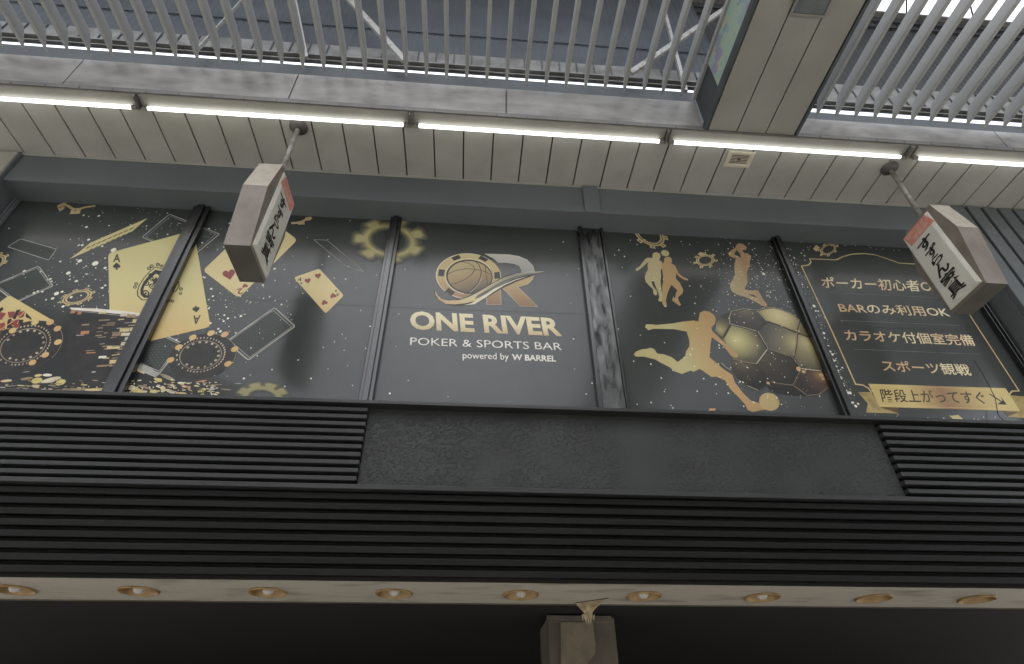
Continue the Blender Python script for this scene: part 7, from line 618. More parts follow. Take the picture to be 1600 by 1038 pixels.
('d','speck',3.9,[(1914,4140,79),(1991,3998,48),(2011,4962,82),(1442,4567,51),(2422,4758,74),(1568,4021,46),(1488,4266,80),(2580,5207,49),(2233,4303,48),(2700,4698,46),(2035,5040,50),(2409,3972,50),(2005,5175,71),(1418,5013,61),(1982,4840,69),(2493,3980,81),(2700,5316,55),(1879,4443,69),(1599,3852,58),(1332,5536,54),(2218,4117,48),(1660,5220,76),(2800,5246,50),(2513,3917,74),(1861,4260,75),(2116,5186,66),(2353,5088,70),(1314,3873,54),(1430,3894,82),(2515,4128,79),(2492,4614,49),(2221,4125,79),(1383,5608,74),(1832,4015,84),(1847,4384,71),(2384,5000,70),(2517,4816,54),(1852,4375,68),(1518,5756,61),(1679,5255,54),(1792,4346,81),(2552,5791,79),(2076,4296,70),(1823,5025,49),(2508,5706,72),(2583,4432,69),(2282,3927,78),(2835,4839,46),(2124,4463,79),(2248,5000,46),(2476,4505,84),(2005,4088,75),(2834,4834,80),(2039,5776,59),(1602,3851,61),(1576,4344,49),(1721,4906,50),(2195,4877,76),(1589,3874,54),(2175,5288,46),(1557,4001,56),(1971,4668,56),(2264,5662,59),(1554,4131,75),(2282,4550,79),(2650,5714,50),(2244,4119,84),(2648,5472,68),(2155,4526,51),(2767,4736,56),(2867,4992,49),(2399,5229,54),(1645,4497,58),(2091,4006,84),(2420,3993,55),(2782,5640,69),(1428,5524,82),(1344,4288,66),(2467,4164,65),(2122,5742,72),(1254,4626,81),(2497,5557,74),(2418,5081,75),(2167,4894,66),(1710,5127,80),(1665,4210,60),(1666,5772,82),(2189,3888,69),(1386,5375,48),(2128,4493,82),(1765,5246,54),(1578,5700,65),(2512,5298,69),(2331,5013,28),(2760,5144,31),(2829,5216,39),(2532,4874,52),(2856,5400,20),(2703,5302,22),(2840,5191,21),(3012,4706,21),(2820,4952,20),(2412,5369,35),(2816,4864,20),(2312,5445,20),(2925,5289,22),(2766,5229,29),(2511,5640,69),(2818,5414,20),(2579,5372,29),(2847,4786,22),(2811,5082,66),(2870,5100,40),(2908,5132,20),(2752,5092,49),(2699,5569,20),(2757,5381,20),(2656,5661,49),(2878,5265,21),(2728,4882,20),(2290,5672,52),(2665,5198,44),(2093,5758,20),(2257,5431,72),(2489,4974,20),(2933,5980,26),(2722,4846,20),(2657,5281,22),(2502,5381,20),(3028,5421,22),(2727,4898,20),(2756,5096,24),(2735,4688,31),(2385,4898,30),(2780,5659,20),(2642,4941,54),(2908,4888,22),(2911,5146,20),(2788,5160,49),(2894,5220,20),(2681,5438,31),(2713,5470,44),(2404,4831,36),(2980,5186,70),(2686,5446,34),(2638,5159,20),(2721,5445,20),(2859,5313,44),(2567,5050,66),(2632,5972,32),(2676,5480,22),(2673,5435,34),(2892,4986,24),(2692,5612,36),(2597,5578,20),(2763,4904,59),(2939,5107,30),(2560,5484,20),(2837,5282,20),(2615,5104,20),(2844,4877,20),(2770,5640,32),(2457,5479,21),(2404,5468,20),(2953,5537,74),(2714,5612,45),(2550,5070,24),(2999,5602,20),(3007,4935,22),(2761,5162,30),(2935,5576,46),(2350,5407,31),(2751,5611,35),(2699,5338,36),(2867,5505,72),(2623,5330,26),(2599,5198,60),(2644,4790,20),(2130,6084,20),(2775,5219,74),(3018,5146,34),(2614,5309,21),(2262,5470,20),(2585,5518,29),(2474,5784,20),(2777,5574,20),(2718,5008,24),(2413,5338,20),(2724,5570,48),(2914,5311,74),(2628,5462,20),(2883,5499,36),(2415,4832,20),(3019,5225,22),(2640,5580,28),(2457,5947,42),(2919,4418,20),(2961,4741,20),(2841,5064,26),(2797,5228,20),(2805,5141,21),(2204,5776,34),(2796,5434,22),(2647,5306,65),(2610,5345,25),(2928,5319,30),(2795,5003,20),(2463,5565,20),(2869,5600,42),(2917,5033,78),(2473,5394,20),(2851,4815,20),(2808,5111,28),(2674,5010,45),(2616,5291,36),(3008,4936,24),(2519,5636,52),(2907,5338,46),(2772,5063,26),(2648,4872,20),(2994,5083,50),(3001,5076,45),(2547,5426,20),(2848,5933,38),(2471,5089,21),(2314,5272,20),(2497,5446,20),(2863,5399,22),(2531,4937,24),(2835,5521,46),(2689,5345,25),(2606,5045,69),(2399,5529,20),(2746,5370,20),(2750,5149,62),(2955,5064,20),(2978,5573,20),(2819,5287,20),(2416,5636,31),(2646,5375,20),(2647,4891,31),(2425,5441,29),(2770,5534,54),(2422,5763,75),(2654,5425,20),(2783,5443,31),(2569,5598,24),(2618,5029,38),(2969,5197,21),(2500,5360,32),(2405,5412,21),(2999,5304,29),(2588,5448,20),(2526,5027,69),(2734,4613,72),(2922,5340,20),(2843,5212,21),(2900,5264,26),(2805,4937,26),(2941,5304,35),(2738,4992,20),(2636,5618,39),(2163,5419,40),(2533,5828,20),(2486,5033,31),(3007,5074,20),(3015,5499,55),(2651,5428,25),(2542,5372,30),(2729,4995,20),(2932,4925,41),(2205,5332,31),(2782,5464,61),(2280,5122,20),(2835,5355,22),(2521,5224,21),(2705,4930,20),(2953,5352,39),(2078,5492,59),(2975,5751,64),(2994,5110,30),(2839,4955,21),(2746,5253,44),(2840,4926,25),(2788,5434,32),(2122,5402,24),(2585,5064,70),(2566,5180,28),(2899,5960,20),(2374,5085,26),(2890,5648,20),(2825,5051,21),(2686,4991,20),(2933,4926,44),(2730,5088,41),(2793,5060,25),(2380,4978,26),(2589,5457,20),(2983,5316,51),(2791,4909,28),(2735,5102,66),(2957,5545,25),(2664,4823,24),(2769,5300,21),(2798,4734,25),(2399,4950,26),(2542,5068,20),(2778,5141,71),(2528,5625,20),(2417,5376,22),(2778,5496,35),(2619,4925,24),(2695,5300,20),(2825,5371,25),(3005,4941,41),(2326,5284,20),(2574,5352,29),(2786,5329,35),(2564,5457,20),(2580,4762,26),(2935,4873,51),(2767,5407,70),(2660,4894,24),(2708,4993,20),(2732,5133,34),(2789,5443,70),(2477,5318,65),(2778,5562,42),(2887,5413,20),(3005,5624,31),(2787,4746,20),(2831,4951,41),(2757,5133,22),(2890,4695,54),(2821,5401,42),(2855,5079,21),(2808,5176,20),(3015,5629,20),(2910,4686,72),(2985,5554,52),(2967,5458,74),(2503,5390,34),(2356,4849,58),(2689,5204,31),(2691,6049,29),(2991,5648,20),(2808,5539,20),(2566,5053,41),(2638,5460,20),(2824,5274,20),(2560,5351,51),(2729,5172,24),(2778,5152,31),(2690,5605,20),(2609,5566,21),(2670,5076,25),(2417,5198,36),(2486,4986,20),(2861,5366,30),(2553,5193,32),(2752,5033,20),(2778,5520,65),(3029,5372,21),(2672,5184,20),(2960,5220,20),(2946,5038,45),(2128,5606,20),(2434,5476,20),(2970,5144,36),(2781,5101,20),(2681,5327,45),(2423,5622,32),(2684,5392,20),(2830,4918,20),(2820,5171,44),(2757,5078,65),(2579,4895,30),(2515,5260,20),(2845,5486,31),(2841,5257,24),(2184,5125,32),(2642,4928,20),(2682,5305,20),(2521,5503,20),(2680,5475,39),(2794,4915,24),(2501,5113,31),(2671,4746,20),(2467,5391,24),(2731,5336,20),(2383,5778,20),(2360,4962,20),(2812,5062,52),(2226,5106,30),(2588,5853,20),(2495,5265,20),(2545,5528,54),(2713,5347,66),(2576,5434,22),(2332,5292,20),(2538,5339,24),(2413,5498,60),(2918,5482,45),(2111,5170,42),(2120,5169,21),(2482,5043,20),(2705,5662,25),(2949,5713,58),(2864,5938,40),(2876,6261,29),(2670,5868,26),(2795,5354,20),(2402,5552,38),(2577,5419,20),(2572,5749,35),(2461,5452,35),(2676,5344,30),(2556,5881,25),(1971,5993,52),(2088,5464,34),(2465,5156,48),(2771,5388,25),(2772,5311,30),(2758,5660,21),(2641,4974,39),(2969,5263,20),(2597,5202,20),(2494,5660,20),(2664,4950,46),(2570,5006,69),(2227,5246,46),(2897,4973,42),(2757,5703,25),(2668,5380,20),(2670,6349,20),(2449,5024,44),(2420,5828,20),(2403,4959,38),(2598,5262,21),(2326,5390,20),(2690,4992,64),(2634,6247,20),(2566,5728,50),(2517,5862,59),(2710,5352,24),(2654,5019,20),(2707,5736,20),(2725,5432,20),(2516,5470,42),(2658,5570,31),(2559,4994,20),(2317,5114,28),(2725,6285,21),(2382,5298,39),(2379,5321,20),(2056,5407,24),(2890,5649,29),(2362,5098,38),(2645,5072,20),(2352,5172,20),(2552,5483,20),(2436,5216,49),(2839,6201,20),(2477,5102,25),(2616,5349,21),(2545,5400,21),(2551,4749,20),(2409,5271,50),(2591,5052,20),(1986,4495,38),(2761,5710,68),(2911,5252,20),(2728,5083,25),(2056,4571,30),(2671,5234,65),(3019,5823,34),(2946,4912,20),(2880,5764,25),(2195,5922,49),(2027,5296,20),(2328,5268,20),(2557,5395,66),(2896,5644,20),(2211,4921,20),(2624,5074,29),(2566,5076,28),(2790,5731,70),(2236,4922,20),(2925,5406,20),(2999,5825,28),(2329,5338,46),(2427,5872,20),(2918,4966,42),(2722,5714,24),(2696,5495,38),(2749,5798,64),(2619,6174,20),(2343,5379,25),(2661,5540,22),(2474,5470,56),(2362,5323,20),(2441,5620,64),(2602,5780,20),(2760,5017,30),(2327,5596,22),(2670,5406,20),(2804,5620,21),(2351,5423,41),(2631,5009,38),(2131,5146,21),(2577,5558,21),(2423,5793,24),(2750,5106,52),(2419,5209,31),(2491,5248,20),(2592,6162,42),(2452,6080,50),(2357,5126,68),(2945,5320,31),(2453,5327,21),(2329,4958,32),(2614,6223,20),(2509,5242,21),(2889,5408,45),(2476,5079,45),(2183,5011,30),(2590,5484,21),(2784,5260,20),(2836,5171,36),(2264,5599,22),(2384,5173,20),(2631,5550,20),(1969,5999,42),(2726,6021,20),(2540,5434,26),(2650,5283,20),(2260,5224,20),(2614,5248,64),(2309,4739,20),(2506,4916,66),(2964,5206,44),(2729,5776,29),(2926,5364,20),(2054,5529,36),(2046,5732,41),(2320,4910,52),(3002,4976,22),(2620,5421,21),(2395,5237,32),(2964,5770,58),(2585,5131,22),(3014,5830,70),(2936,5522,39),(2917,5658,35),(2811,5051,46),(2357,4762,41),(2531,5196,32),(2578,5602,58),(2291,4800,62),(2680,3905,30),(2815,4192,25),(2408,3846,24),(2623,4185,56),(2868,4008,64),(2319,4028,26),(2838,3902,28),(2606,4217,22),(2423,3859,22),(2746,4072,25),(2980,4365,24),(2653,4350,44),(2552,4255,28),(2303,4180,30),(2584,4381,29),(2857,4352,22),(2604,4033,64),(2103,4091,66),(2595,4369,41),(2038,4411,28),(2472,4478,34),(2556,3937,26),(2574,4530,22),(2394,4131,66),(2325,4267,66),(2862,4492,29),(2628,4005,22),(2310,4149,28),(2832,4101,22),(2554,3898,29),(2292,4160,25),(2566,4450,22),(2400,4245,31),(2175,4261,66),(2697,4434,29),(2701,3899,22),(2268,4111,24),(2837,4273,68),(2773,4056,24),(2356,4415,31),(2812,4160,25),(2699,4406,24),(2729,4182,22),(2159,4470,52),(2816,4352,29),(2469,4095,26),(2815,4316,69),(2773,4356,31),(2057,4164,50),(2552,3784,36),(2214,4058,26),(2594,4416,34),(2207,4111,36),(2693,3981,24),(2537,4298,24),(2475,4044,30),(2876,4286,35),(2684,4349,26),(2537,4314,42),(2728,4188,22),(2482,4352,22),(2439,4407,30),(2280,4323,45),(2668,4483,49),(2239,4261,22),(2701,4006,38),(2358,3750,24),(2319,4271,68),(3007,3990,20),(3018,4109,24),(3005,4247,29),(3004,4001,21),(3007,4932,91),(3004,5424,64),(3026,4218,20),(3020,4319,22),(3009,4902,20),(3020,5612,32),(3028,4285,26),(2986,5316,25),(3025,4560,21),(3018,4399,134),(3029,5306,35),(3001,4285,32),(3018,4358,121),(3021,5474,21),(3026,5521,20),(3024,4943,26),(3016,4807,20),(3021,5598,50),(3003,4085,21),(3022,5224,96),(3026,5092,41),(3017,5231,22),(3001,4640,32),(3021,5218,40),(3023,4486,84),(3014,3920,20),(3027,4372,26),(3027,4803,62),(3016,5541,35),(3026,5474,38),(3029,3965,20),(3010,3943,21),(3028,4791,22),(3025,5520,26),(3007,3962,20),(3011,5134,20),(2993,4904,22),(3029,4845,107),(3004,4360,20),(3027,4214,28),(3020,4565,20),(3003,4897,20),(3027,5584,21),(3007,4844,20),(3025,4490,20),(3028,5248,69),(2998,4955,20),(3024,5514,21),(3030,4153,29),(3026,5614,44),(3020,4795,42),(3023,3927,115),(3005,4278,78),(3016,4336,96),(3016,5644,68),(3008,4705,20),(3021,4253,20),(2990,5490,25),(3000,5007,21),(3026,3983,39),(3027,4845,21),(3026,4622,21),(3025,4390,20),(2983,5372,20),(3023,5000,22),(3020,3932,24),(3022,4938,25),(3028,5228,48),(3029,5122,20),(3017,5435,20),(3022,4864,20),(3019,4518,20),(3005,5027,120),(2518,5361,6),(2783,5381,195)])]),
('vinyl_seam',0,[('l','seam_line',1.2,[(-3934,4795),(-2392,4788),(-782,4760),(958,4778),(2649,4768),(4869,4773)],3.6,False)])]
PAN=[(-1.1425,-.683),(-.683,-.2075),(-.2075,.2575),(.322,.789),(.789,1.265)]
YG=S*1.0
def clip(poly, x0, x1):
    for sgn,lim in ((1,x0),(-1,x1)):
        out=[]
        for i in range(len(poly)):
            a,b_=poly[i-1],poly[i]; ia=sgn*(a[0]-lim)>=0; ib=sgn*(b_[0]-lim)>=0
            if ia!=ib:
                t=(lim-a[0])/(b_[0]-a[0]); out.append((lim,a[1]+t*(b_[1]-a[1])))
            if ib: out.append(b_)
        poly=out
        if len(poly)<3: return []
    return poly
def clipz(poly, z1):
    out=[]
    for i in range(len(poly)):
        a,b_=poly[i-1],poly[i]; ia=a[1]<=z1; ib=b_[1]<=z1
        if ia!=ib:
            t=(z1-a[1])/(b_[1]-a[1]); out.append((a[0]+t*(b_[0]-a[0]),z1))
        if ib: out.append(b_)
    return out if len(out)>2 else []
def tris(pts):
    vs=[Vector((p[0],p[1],0)) for p in pts]
    return [[pts[i] for i in t] for t in tessellate_polygon([vs])]
def stroke(pts,wd,closed):
    out=[];n=len(pts);P2=[Vector(p) for p in pts];off=[]
    for i in range(n):
        a=P2[i-1] if (i or closed) else None; c=P2[(i+1)%n] if (i<n-1 or closed) else None
        d1=(P2[i]-a).normalized() if a is not None else None; d2=(c-P2[i]).normalized() if c is not None else None
        d1=d1 or d2; d2=d2 or d1; n1=Vector((-d1.y,d1.x)); n2=Vector((-d2.y,d2.x)); mm=(n1+n2)
        mm=mm.normalized() if mm.length>.01 else n1; off.append(mm*(wd/2)/max(.45,mm.dot(n1)))
    for i in range(n if closed else n-1):
        j=(i+1)%n; out.append([tuple(P2[i]+off[i]),tuple(P2[j]+off[j]),tuple(P2[j]-off[j]),tuple(P2[i]-off[i])])
    return out
FONTCACHE={}
def glyphs(body,bold):
    cu=bpy.data.curves.new("type","FONT"); cu.body=body; cu.offset=bold; cu.resolution_u=3
    o=bpy.data.objects.new("type",cu); C.objects.link(o); dg=bpy.context.evaluated_depsgraph_get(); dg.update()
    me=o.evaluated_get(dg).to_mesh(); pl=[[(me.vertices[i].co.x,me.vertices[i].co.y) for i in p.vertices] for p in me.polygons]
    o.evaluated_get(dg).to_mesh_clear(); bpy.data.objects.remove(o); bpy.data.curves.remove(cu)
    return pl
def shape_polys(sh):
    k=sh[0]; mm=.001
    if k=='p': return [(sh[1],sh[2],t) for t in tris([(a*mm,b_*mm) for a,b_ in sh[3]])]
    if k=='l': return [(sh[1],sh[2],q) for q in stroke([(a*mm,b_*mm) for a,b_ in sh[3]],sh[4]*mm,sh[5])]
    if k=='e':
        _,mt,L,c,a,b_,inn,a0,a1,n_=sh; out=[]
        for i in range(n_):
            t0=math.radians(a0+(a1-a0)*i/n_); t1=math.radians(a0+(a1-a0)*(i+1)/n_)
            f=lambda t,r:((c[0]+r*(a[0]*math.cos(t)+b_[0]*math.sin(t)))*mm,(c[1]+r*(a[1]*math.cos(t)+b_[1]*math.sin(t)))*mm)
            out.append((mt,L,[f(t0,1),f(t1,1),f(t1,inn),f(t0,inn)] if inn else [f(t0,1),f(t1,1),(c[0]*mm,c[1]*mm)]))
        return out
    if k=='d':
        out=[]
        for x,z,r in sh[3]:
            r*=.0001; a=[(x*mm+r*.9*math.cos(t*math.pi/3.5+x),z*mm+r*math.sin(t*math.pi/3.5+x)) for t in range(7)]; out.append((sh[1],sh[2]+.004*(len(out)%97),a))
        return out
    if k=='t':
        _,mt,L,body,o,r,u,bold=sh; pl=glyphs(body,bold); xs=[p[0] for q in pl for p in q]; x0,x1=min(xs),max(xs)
        jp=any(ord(ch)>0x2e80 for ch in body); b0,b1=(-.06,.80) if jp else (0,.70)
        if not jp and body in ('A','2','4'): ys=[p[1] for q in pl for p in q]; b0,b1=min(ys),max(ys)
        out=[]
        for q in pl:
            out.append((mt,L,[((o[0]+r[0]*(x-x0)/(x1-x0)+u[0]*(y-b0)/(b1-b0))*mm,(o[1]+r[1]*(x-x0)/(x1-x0)+u[1]*(y-b0)/(b1-b0))*mm) for x,y in q]))
        return out
WLAB=["printed window with the large ace card and chip stack","printed window with small cards and dark poker chip","printed window with the gold shop logo and name","printed window with gold players and large football","printed window with gold framed Japanese price lines"]
wins=[]
for i,(x0,x1) in enumerate(PAN):
    b=B(); b.box(x0+.0002,x1-.0002,1.0,1.0118,.5605,1.1098,"panelcol"); wins.append(b.build("window",bd)); 
for name,_,shapes in ART:
    pol=[(m_,l_+.02*(n_%40),q_) for n_,sh in enumerate(shapes) for m_,l_,q_ in shape_polys(sh)]
    for i,(x0,x1) in enumerate(PAN):
        b=B(); 
        for mt,L,q in pol:
            q=clipz(clip(q,x0*S,x1*S),1.1096*S+EYE)
            if not q: continue
            ar=sum(q[k-1][0]*q[k][1]-q[k][0]*q[k-1][1] for k in range(len(q)))
            if abs(ar)<1e-9: continue
            if ar<0: q=q[::-1]
            y=YG-.0007*L
            b.face([(p[0],y,p[1]) for p in q],mt)
        if b.f:
            o_=b.build(name,wins[i],fix=False)
            if name in ("star_specks","glitter_print","card_back_pattern"): o_["kind"]="stuff"

# ------------------------------------------------------------------ white canopy underside, torn patch, dark recess
DX=[-.748,-.549,-.335,-.120,.102,.324,.545,.758,.960]; DY=1.079; DR=.0305
b=B(); zc=S*.243+EYE
outer=[(-2.6*S,1.003*S),(2.6*S,1.003*S),(2.6*S,1.152*S),(-2.6*S,1.152*S)]
holes=[[(S*x+S*DR*.97*math.cos(2*math.pi*k/24),S*DY+S*DR*.97*math.sin(2*math.pi*k/24)) for k in range(24)] for x in DX]
loops=[[Vector((p[0],p[1],0)) for p in lp] for lp in [outer]+holes]; flatp=[p for lp in [outer]+holes for p in lp]
for t in tessellate_polygon(loops):
    q=[flatp[i] for i in t]; ar=sum(q[k-1][0]*q[k][1]-q[k][0]*q[k-1][1] for k in range(3))
    if ar>0: q=q[::-1]
    b.face([(p[0],p[1],zc) for p in q],"underside_white")
b.box(-2.6,2.6,1.1522,1.157,.2415,.262,"pillar_tile")
cu_=b.build("canopy_underside",bd,fix=False)
r=random.Random(4)
b=B(); top=[(.2105,1.138,.2432),(.224,1.128,.2429),(.238,1.118,.2428),(.252,1.108,.2429),(.262,1.100,.2430)]
pts0=[V(*p) for p in top]; rows=[pts0]
for k in range(1,6):
    t=k/5; row=[]
    for i,p in enumerate(top):
        s_=i/4; row.append(V(.226+(p[0]-.226)*(1-t*.72)+.006*t, 1.148+(p[1]-1.13)*.25*(1-t)+r.uniform(-.002,.002), .2428-(t*.030)*(1-abs(s_-.45)*1.1)*(1+r.uniform(-.25,.25))))
    rows.append(row)
for a in range(5):
    for i in range(4): b.face([rows[a][i],rows[a][i+1],rows[a+1][i+1],rows[a+1][i]],"torn_paper")
for i in range(7):
    x=.222+i*.0035; b.face([V(x,1.150,.226-r.random()*.008),V(x+.004,1.149,.226),V(x+.002+r.uniform(-.002,.002),1.151,.206-r.random()*.006+abs(i-3)*.003)],"torn_paper")
b.box(.2085,.263,1.1085,1.1115,.2412,.2424,"gap_black") if False else None
b.build("torn_flap",cu_,fix=False)
b=B(); b.hexa([V(.208,1.140,.2418),V(.264,1.0985,.2418),V(.265,1.1005,.2418),V(.2085,1.1425,.2418),V(.208,1.140,.2426),V(.264,1.0985,.2426),V(.265,1.1005,.2426),V(.2085,1.1425,.2426)],"seam_dark"); b.build("crack",cu_)
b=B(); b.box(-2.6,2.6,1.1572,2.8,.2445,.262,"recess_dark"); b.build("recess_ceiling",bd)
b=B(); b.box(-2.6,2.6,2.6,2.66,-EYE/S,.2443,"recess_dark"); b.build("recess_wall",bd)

# ------------------------------------------------------------------ downlights
dl=["recessed gold downlight cut by the left edge of the photo","second downlight from the left end of the canopy","third downlight from the left, under the ribbed cladding","downlight below the printed shop logo, second left of the torn patch","gold downlight just left of the torn patch above the pillar",
    "gold downlight just right of the torn patch above the pillar","third downlight from the right end of the row","next to last downlight towards the right end","last downlight of the row at the right edge"]
d0=thing("downlight",dl[0],"downlight",(0,0,0),"recessed downlights in the canopy underside")
R_=S*DR
b=MB(); b.lathe((0,0,0),[(R_*.96,.002),(R_*1.05,-.002),(R_*1.06,-.010),(R_*1.0,-.014),(R_*.95,-.008),(R_*.93,.004)],"lamp_gold"); b.build("trim_ring",d0)
b=MB(); b.lathe((0,0,0),[(R_*.93,.003),(R_*.80,.045),(R_*.55,.085),(R_*.02,.10)],"lamp_gold"); b.build("reflector",d0)
b=MB(); b.lathe((0,0,0),[(.003,-.022),(.022,-.018),(.034,-.004),(.036,.012),(.024,.05),(.018,.09)],"lamp_bulb",18); b.build("bulb",d0)
for i,x in enumerate(DX):
    p=V(x,DY,.243)
    if i==0: d0.location=p
    else:
        r_=dup(d0,p,dl[i])
        if i in (7,8):          # the lamps at the right end have lost their bulbs
            for ch in list(r_.children):
                if ch.name.startswith("bulb"): bpy.data.objects.remove(ch)

# ------------------------------------------------------------------ pillar with broken render
pl=thing("pillar","beige square pillar with cracked render peeling off, under the canopy","pillar",V(.26,1.30,-EYE/S)); LP=pl.location
b=MB(LP); b.box(.172,.308,1.25,1.385,-EYE/S,.2400,"pillar_tile"); b.build("shaft",pl,bevel=.012)
b=MB(LP)
def slab(pts,y0,y1,mt):
    n_=len(pts); f=[V(x,y0,z) for x,z in pts]; k=[V(x,y1,z) for x,z in pts]
    for t in tessellate_polygon([[Vector((p[0],p[1],0)) for p in pts]]): b.face([f[i] for i in t],mt)
    for i in range(n_): b.face([f[i],f[(i+1)%n_],k[(i+1)%n_],k[i]],mt)
slab([(.196,.2285),(.262,.2285),(.2635,.19),(.262,.175),(.247,.160),(.240,.150),(.236,.12),(.232,.05),(.19,.05)],1.2425,1.2495,"pillar_render"); b.build("render_patch",pl)
b=MB(LP); b.box(.169,.300,1.2405,1.2498,.2305,.2405,"pillar_tile"); b.box(.176,.292,1.2445,1.2497,.2290,.2303,"pillar_render"); b.build("top_band",pl,bevel=.008)

# ------------------------------------------------------------------ neighbours either side of the recess
pr=thing("pier","pale grey wall pier at the left end of the shop windows","pier",V(-1.6,.93,-EYE/S))
b=MB(pr.location); b.box(-2.6,-1.128,.926,1.0119,.5745,1.204,"pier_paint"); b.build("shaft",pr,bevel=.01)
b=MB(pr.location); b.box(-1.1278,-1.1240,.93,1.0117,.5745,1.2083,"beam_paint"); b.build("corner_trim",pr)
rw=thing("ribbed_wall","grey vertically ribbed metal wall at right behind the hanging sign","wall",V(1.9,.93,-EYE/S))
b=MB(rw.location); b.box(1.2762,2.6,.937,1.0119,.5745,1.204,"grey_ribbed"); b.build("sheet",rw)
for k in range(22):
    x=1.2785+k*.0455
    b=MB(rw.location); b.prism([(0,0)],0,0,"grey_ribbed") if False else b.hexa([V(x,.9365,.60),V(x,.9365,.60),V(x+.033,.9365,.60),V(x+.033,.9365,.60),V(x,.9365,1.2035),V(x,.9365,1.2035),V(x+.033,.9365,1.2035),V(x+.033,.9365,1.2035)],"grey_ribbed") if False else b.box(x,x+.036,.921,.9368,.578,1.2038,"grey_ribbed")
    b.build("rib",rw,bevel=.01)

# ------------------------------------------------------------------ arcade ceiling: soffit, fascia, cross beam, louvres
ZS=1.2085
ac=thing("arcade_ceiling","cream metal soffit with grey fascia, cross beam and slatted louvres overhead","ceiling",V(0,.75,ZS)); LA=ac.location
def A_(): return MB(LA)
b=A_()
x=-1.0476-22*.0717
while x<2.5:
    dz=random.Random(int(x*1000)).uniform(-.0006,.0006); b.box(x+.0017,x+.0717-.0017,.7545,.9365,ZS+dz,ZS+.006,"soffit_metal"); x+=.0717
b.build("soffit_boards",ac,bevel=.003)
b=A_(); b.box(-2.6,2.6,.7545,1.0,ZS+.0062,ZS+.012,"seam_dark"); b.build("soffit_backing",ac)
b=A_(); b.box(-2.6,2.6,.7480,.7543,ZS-.001,ZS+.0068,"trim_grey"); b.box(-2.6,.5365,.7495,.7543,ZS+.0070,ZS+.0155,"trim_grey"); b.box(.7535,2.6,.7495,.7543,ZS+.0070,ZS+.0155,"trim_grey")
x=-2.55
while x<2.5:
    b.box(x,x+.0016,.7472,.7479,ZS-.0008,ZS+.0066,"seam_dark"); x+=.0717
b.build("edge_trim",ac)
sx_=[-2.6,-1.78,-1.36,-.9455,-.449,.0555,.5365]
for a,c in zip(sx_[:-1],sx_[1:]):
    b=A_(); b.box(a+.0012,c-.0012,.7525,.7595,ZS+.0157,1.337,"fascia_metal"); b.build("fascia_panel",ac,bevel=.003)
for a,c in ((.7545,1.32),(1.32,1.9),(1.9,2.6)):
    b=A_(); b.box(a+.0012,c-.0012,.7525,.7595,ZS+.0157,1.296,"fascia_metal"); b.build("fascia_panel",ac,bevel=.003)
b=A_(); b.box(-2.6,.5365,.7597,.7640,ZS+.0157,1.352,"coffer_dark"); b.box(.7545,2.6,.7597,.7640,ZS+.0157,1.306,"coffer_dark"); b.build("fascia_backing",ac)
# cross beam
for k in range(3):
    b=A_(); b.box(.5385+k*.0717+.0014,.5385+(k+1)*.0717-.0014,-1.0,.7475,ZS,ZS+.006,"beam_metal"); b.build("beam_board",ac,bevel=.003)
b=A_(); b.box(.5365,.7545,-1.0,.7478,ZS+.0062,1.352,"coffer_dark"); b.build("cross_beam",ac)
b=A_(); b.box(.5295,.5362,-1.0,.7470,ZS-.002,ZS+.016,"coffer_dark"); b.box(.7548,.7615,-1.0,.7470,ZS-.002,ZS+.016,"coffer_dark"); b.box(.5290,.5362,-1.0,.7470,1.338,1.352,"slat_metal"); b.build("beam_edge",ac)
b=A_(); b.box(.5335,.5362,-.6,.652,ZS+.0175,1.3365,"mural"); b.build("mural",ac)
# louvre slats
def slat(x,zb,y0,y1,h=.031,t=.0108):
    b=MB(); hw=S*t/2; L=S*(y1-y0); H_=S*h
    b.hexa([(-hw,-L,0),(hw,-L,0),(hw*.8,-.05,0),(-hw*.8,-.05,0),(-hw,-L,H_),(hw,-L,H_),(hw*.9,-.16,H_),(-hw*.9,-.16,H_)],"slat_metal")
    b.face([(-hw*.8,-.05,0),(hw*.8,-.05,0),(hw*.15,0,.004),(-hw*.15,0,.004)],"slat_metal") 
    return b.build("slat",ac,bevel=.004,loc=V(x,y1,zb)-LA)
s0=slat(-1.076,1.345,-.45,.746)
k=0
for zb,xs,yy in ((1.345,[-1.076+.0492*i for i in range(-22,33)],.746),(1.290,[.834+.0497*i for i in range(0,30)],.7475)):
    for x in xs:
        if k==0 and abs(x+1.076)<.001: continue
        o=s0.copy(); C.objects.link(o); o.parent=ac; o.location=V(x,yy,zb)-LA
# ------------------------------------------------------------------ arcade roof above the louvres
ar=thing("arcade_roof","dark corrugated arcade roof with pale steel edge beam above the louvres","roof",V(0,.8,1.57)); LR=ar.location
def Rf(): return MB(LR)
def siding(x0,x1,z0,z1,y,mt="roof_dark"):          # upright corrugated sheet
    b=Rf(); n_=int((x1-x0)/.010); pr_=[(x0+(x1-x0)*i/n_, .0022 if i%2 else 0) for i in range(n_+1)]
    for i in range(n_):
        (xa,ya),(xb,yb)=pr_[i],pr_[i+1]
        b.face([V(xa,y-ya,z0),V(xb,y-yb,z0),V(xb,y-yb,z1),V(xa,y-ya,z1)],mt)
    b.build("siding",ar,fix=False)
ZO=2.096
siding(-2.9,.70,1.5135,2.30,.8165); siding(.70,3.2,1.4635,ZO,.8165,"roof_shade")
b=Rf(); b.box(-2.9,.70,.10,.8150,2.30,2.31,"roof_dark"); b.build("unseen_roof_sheet",ar)  # unseen; cut short so the upper film reflects sky
b=Rf(); b.box(.7005,3.2,.10,.8150,2.44,2.45,"roof_dark"); b.build("unseen_roof_sheet",ar)  # unseen sheet added to keep overhead light off the right louvres
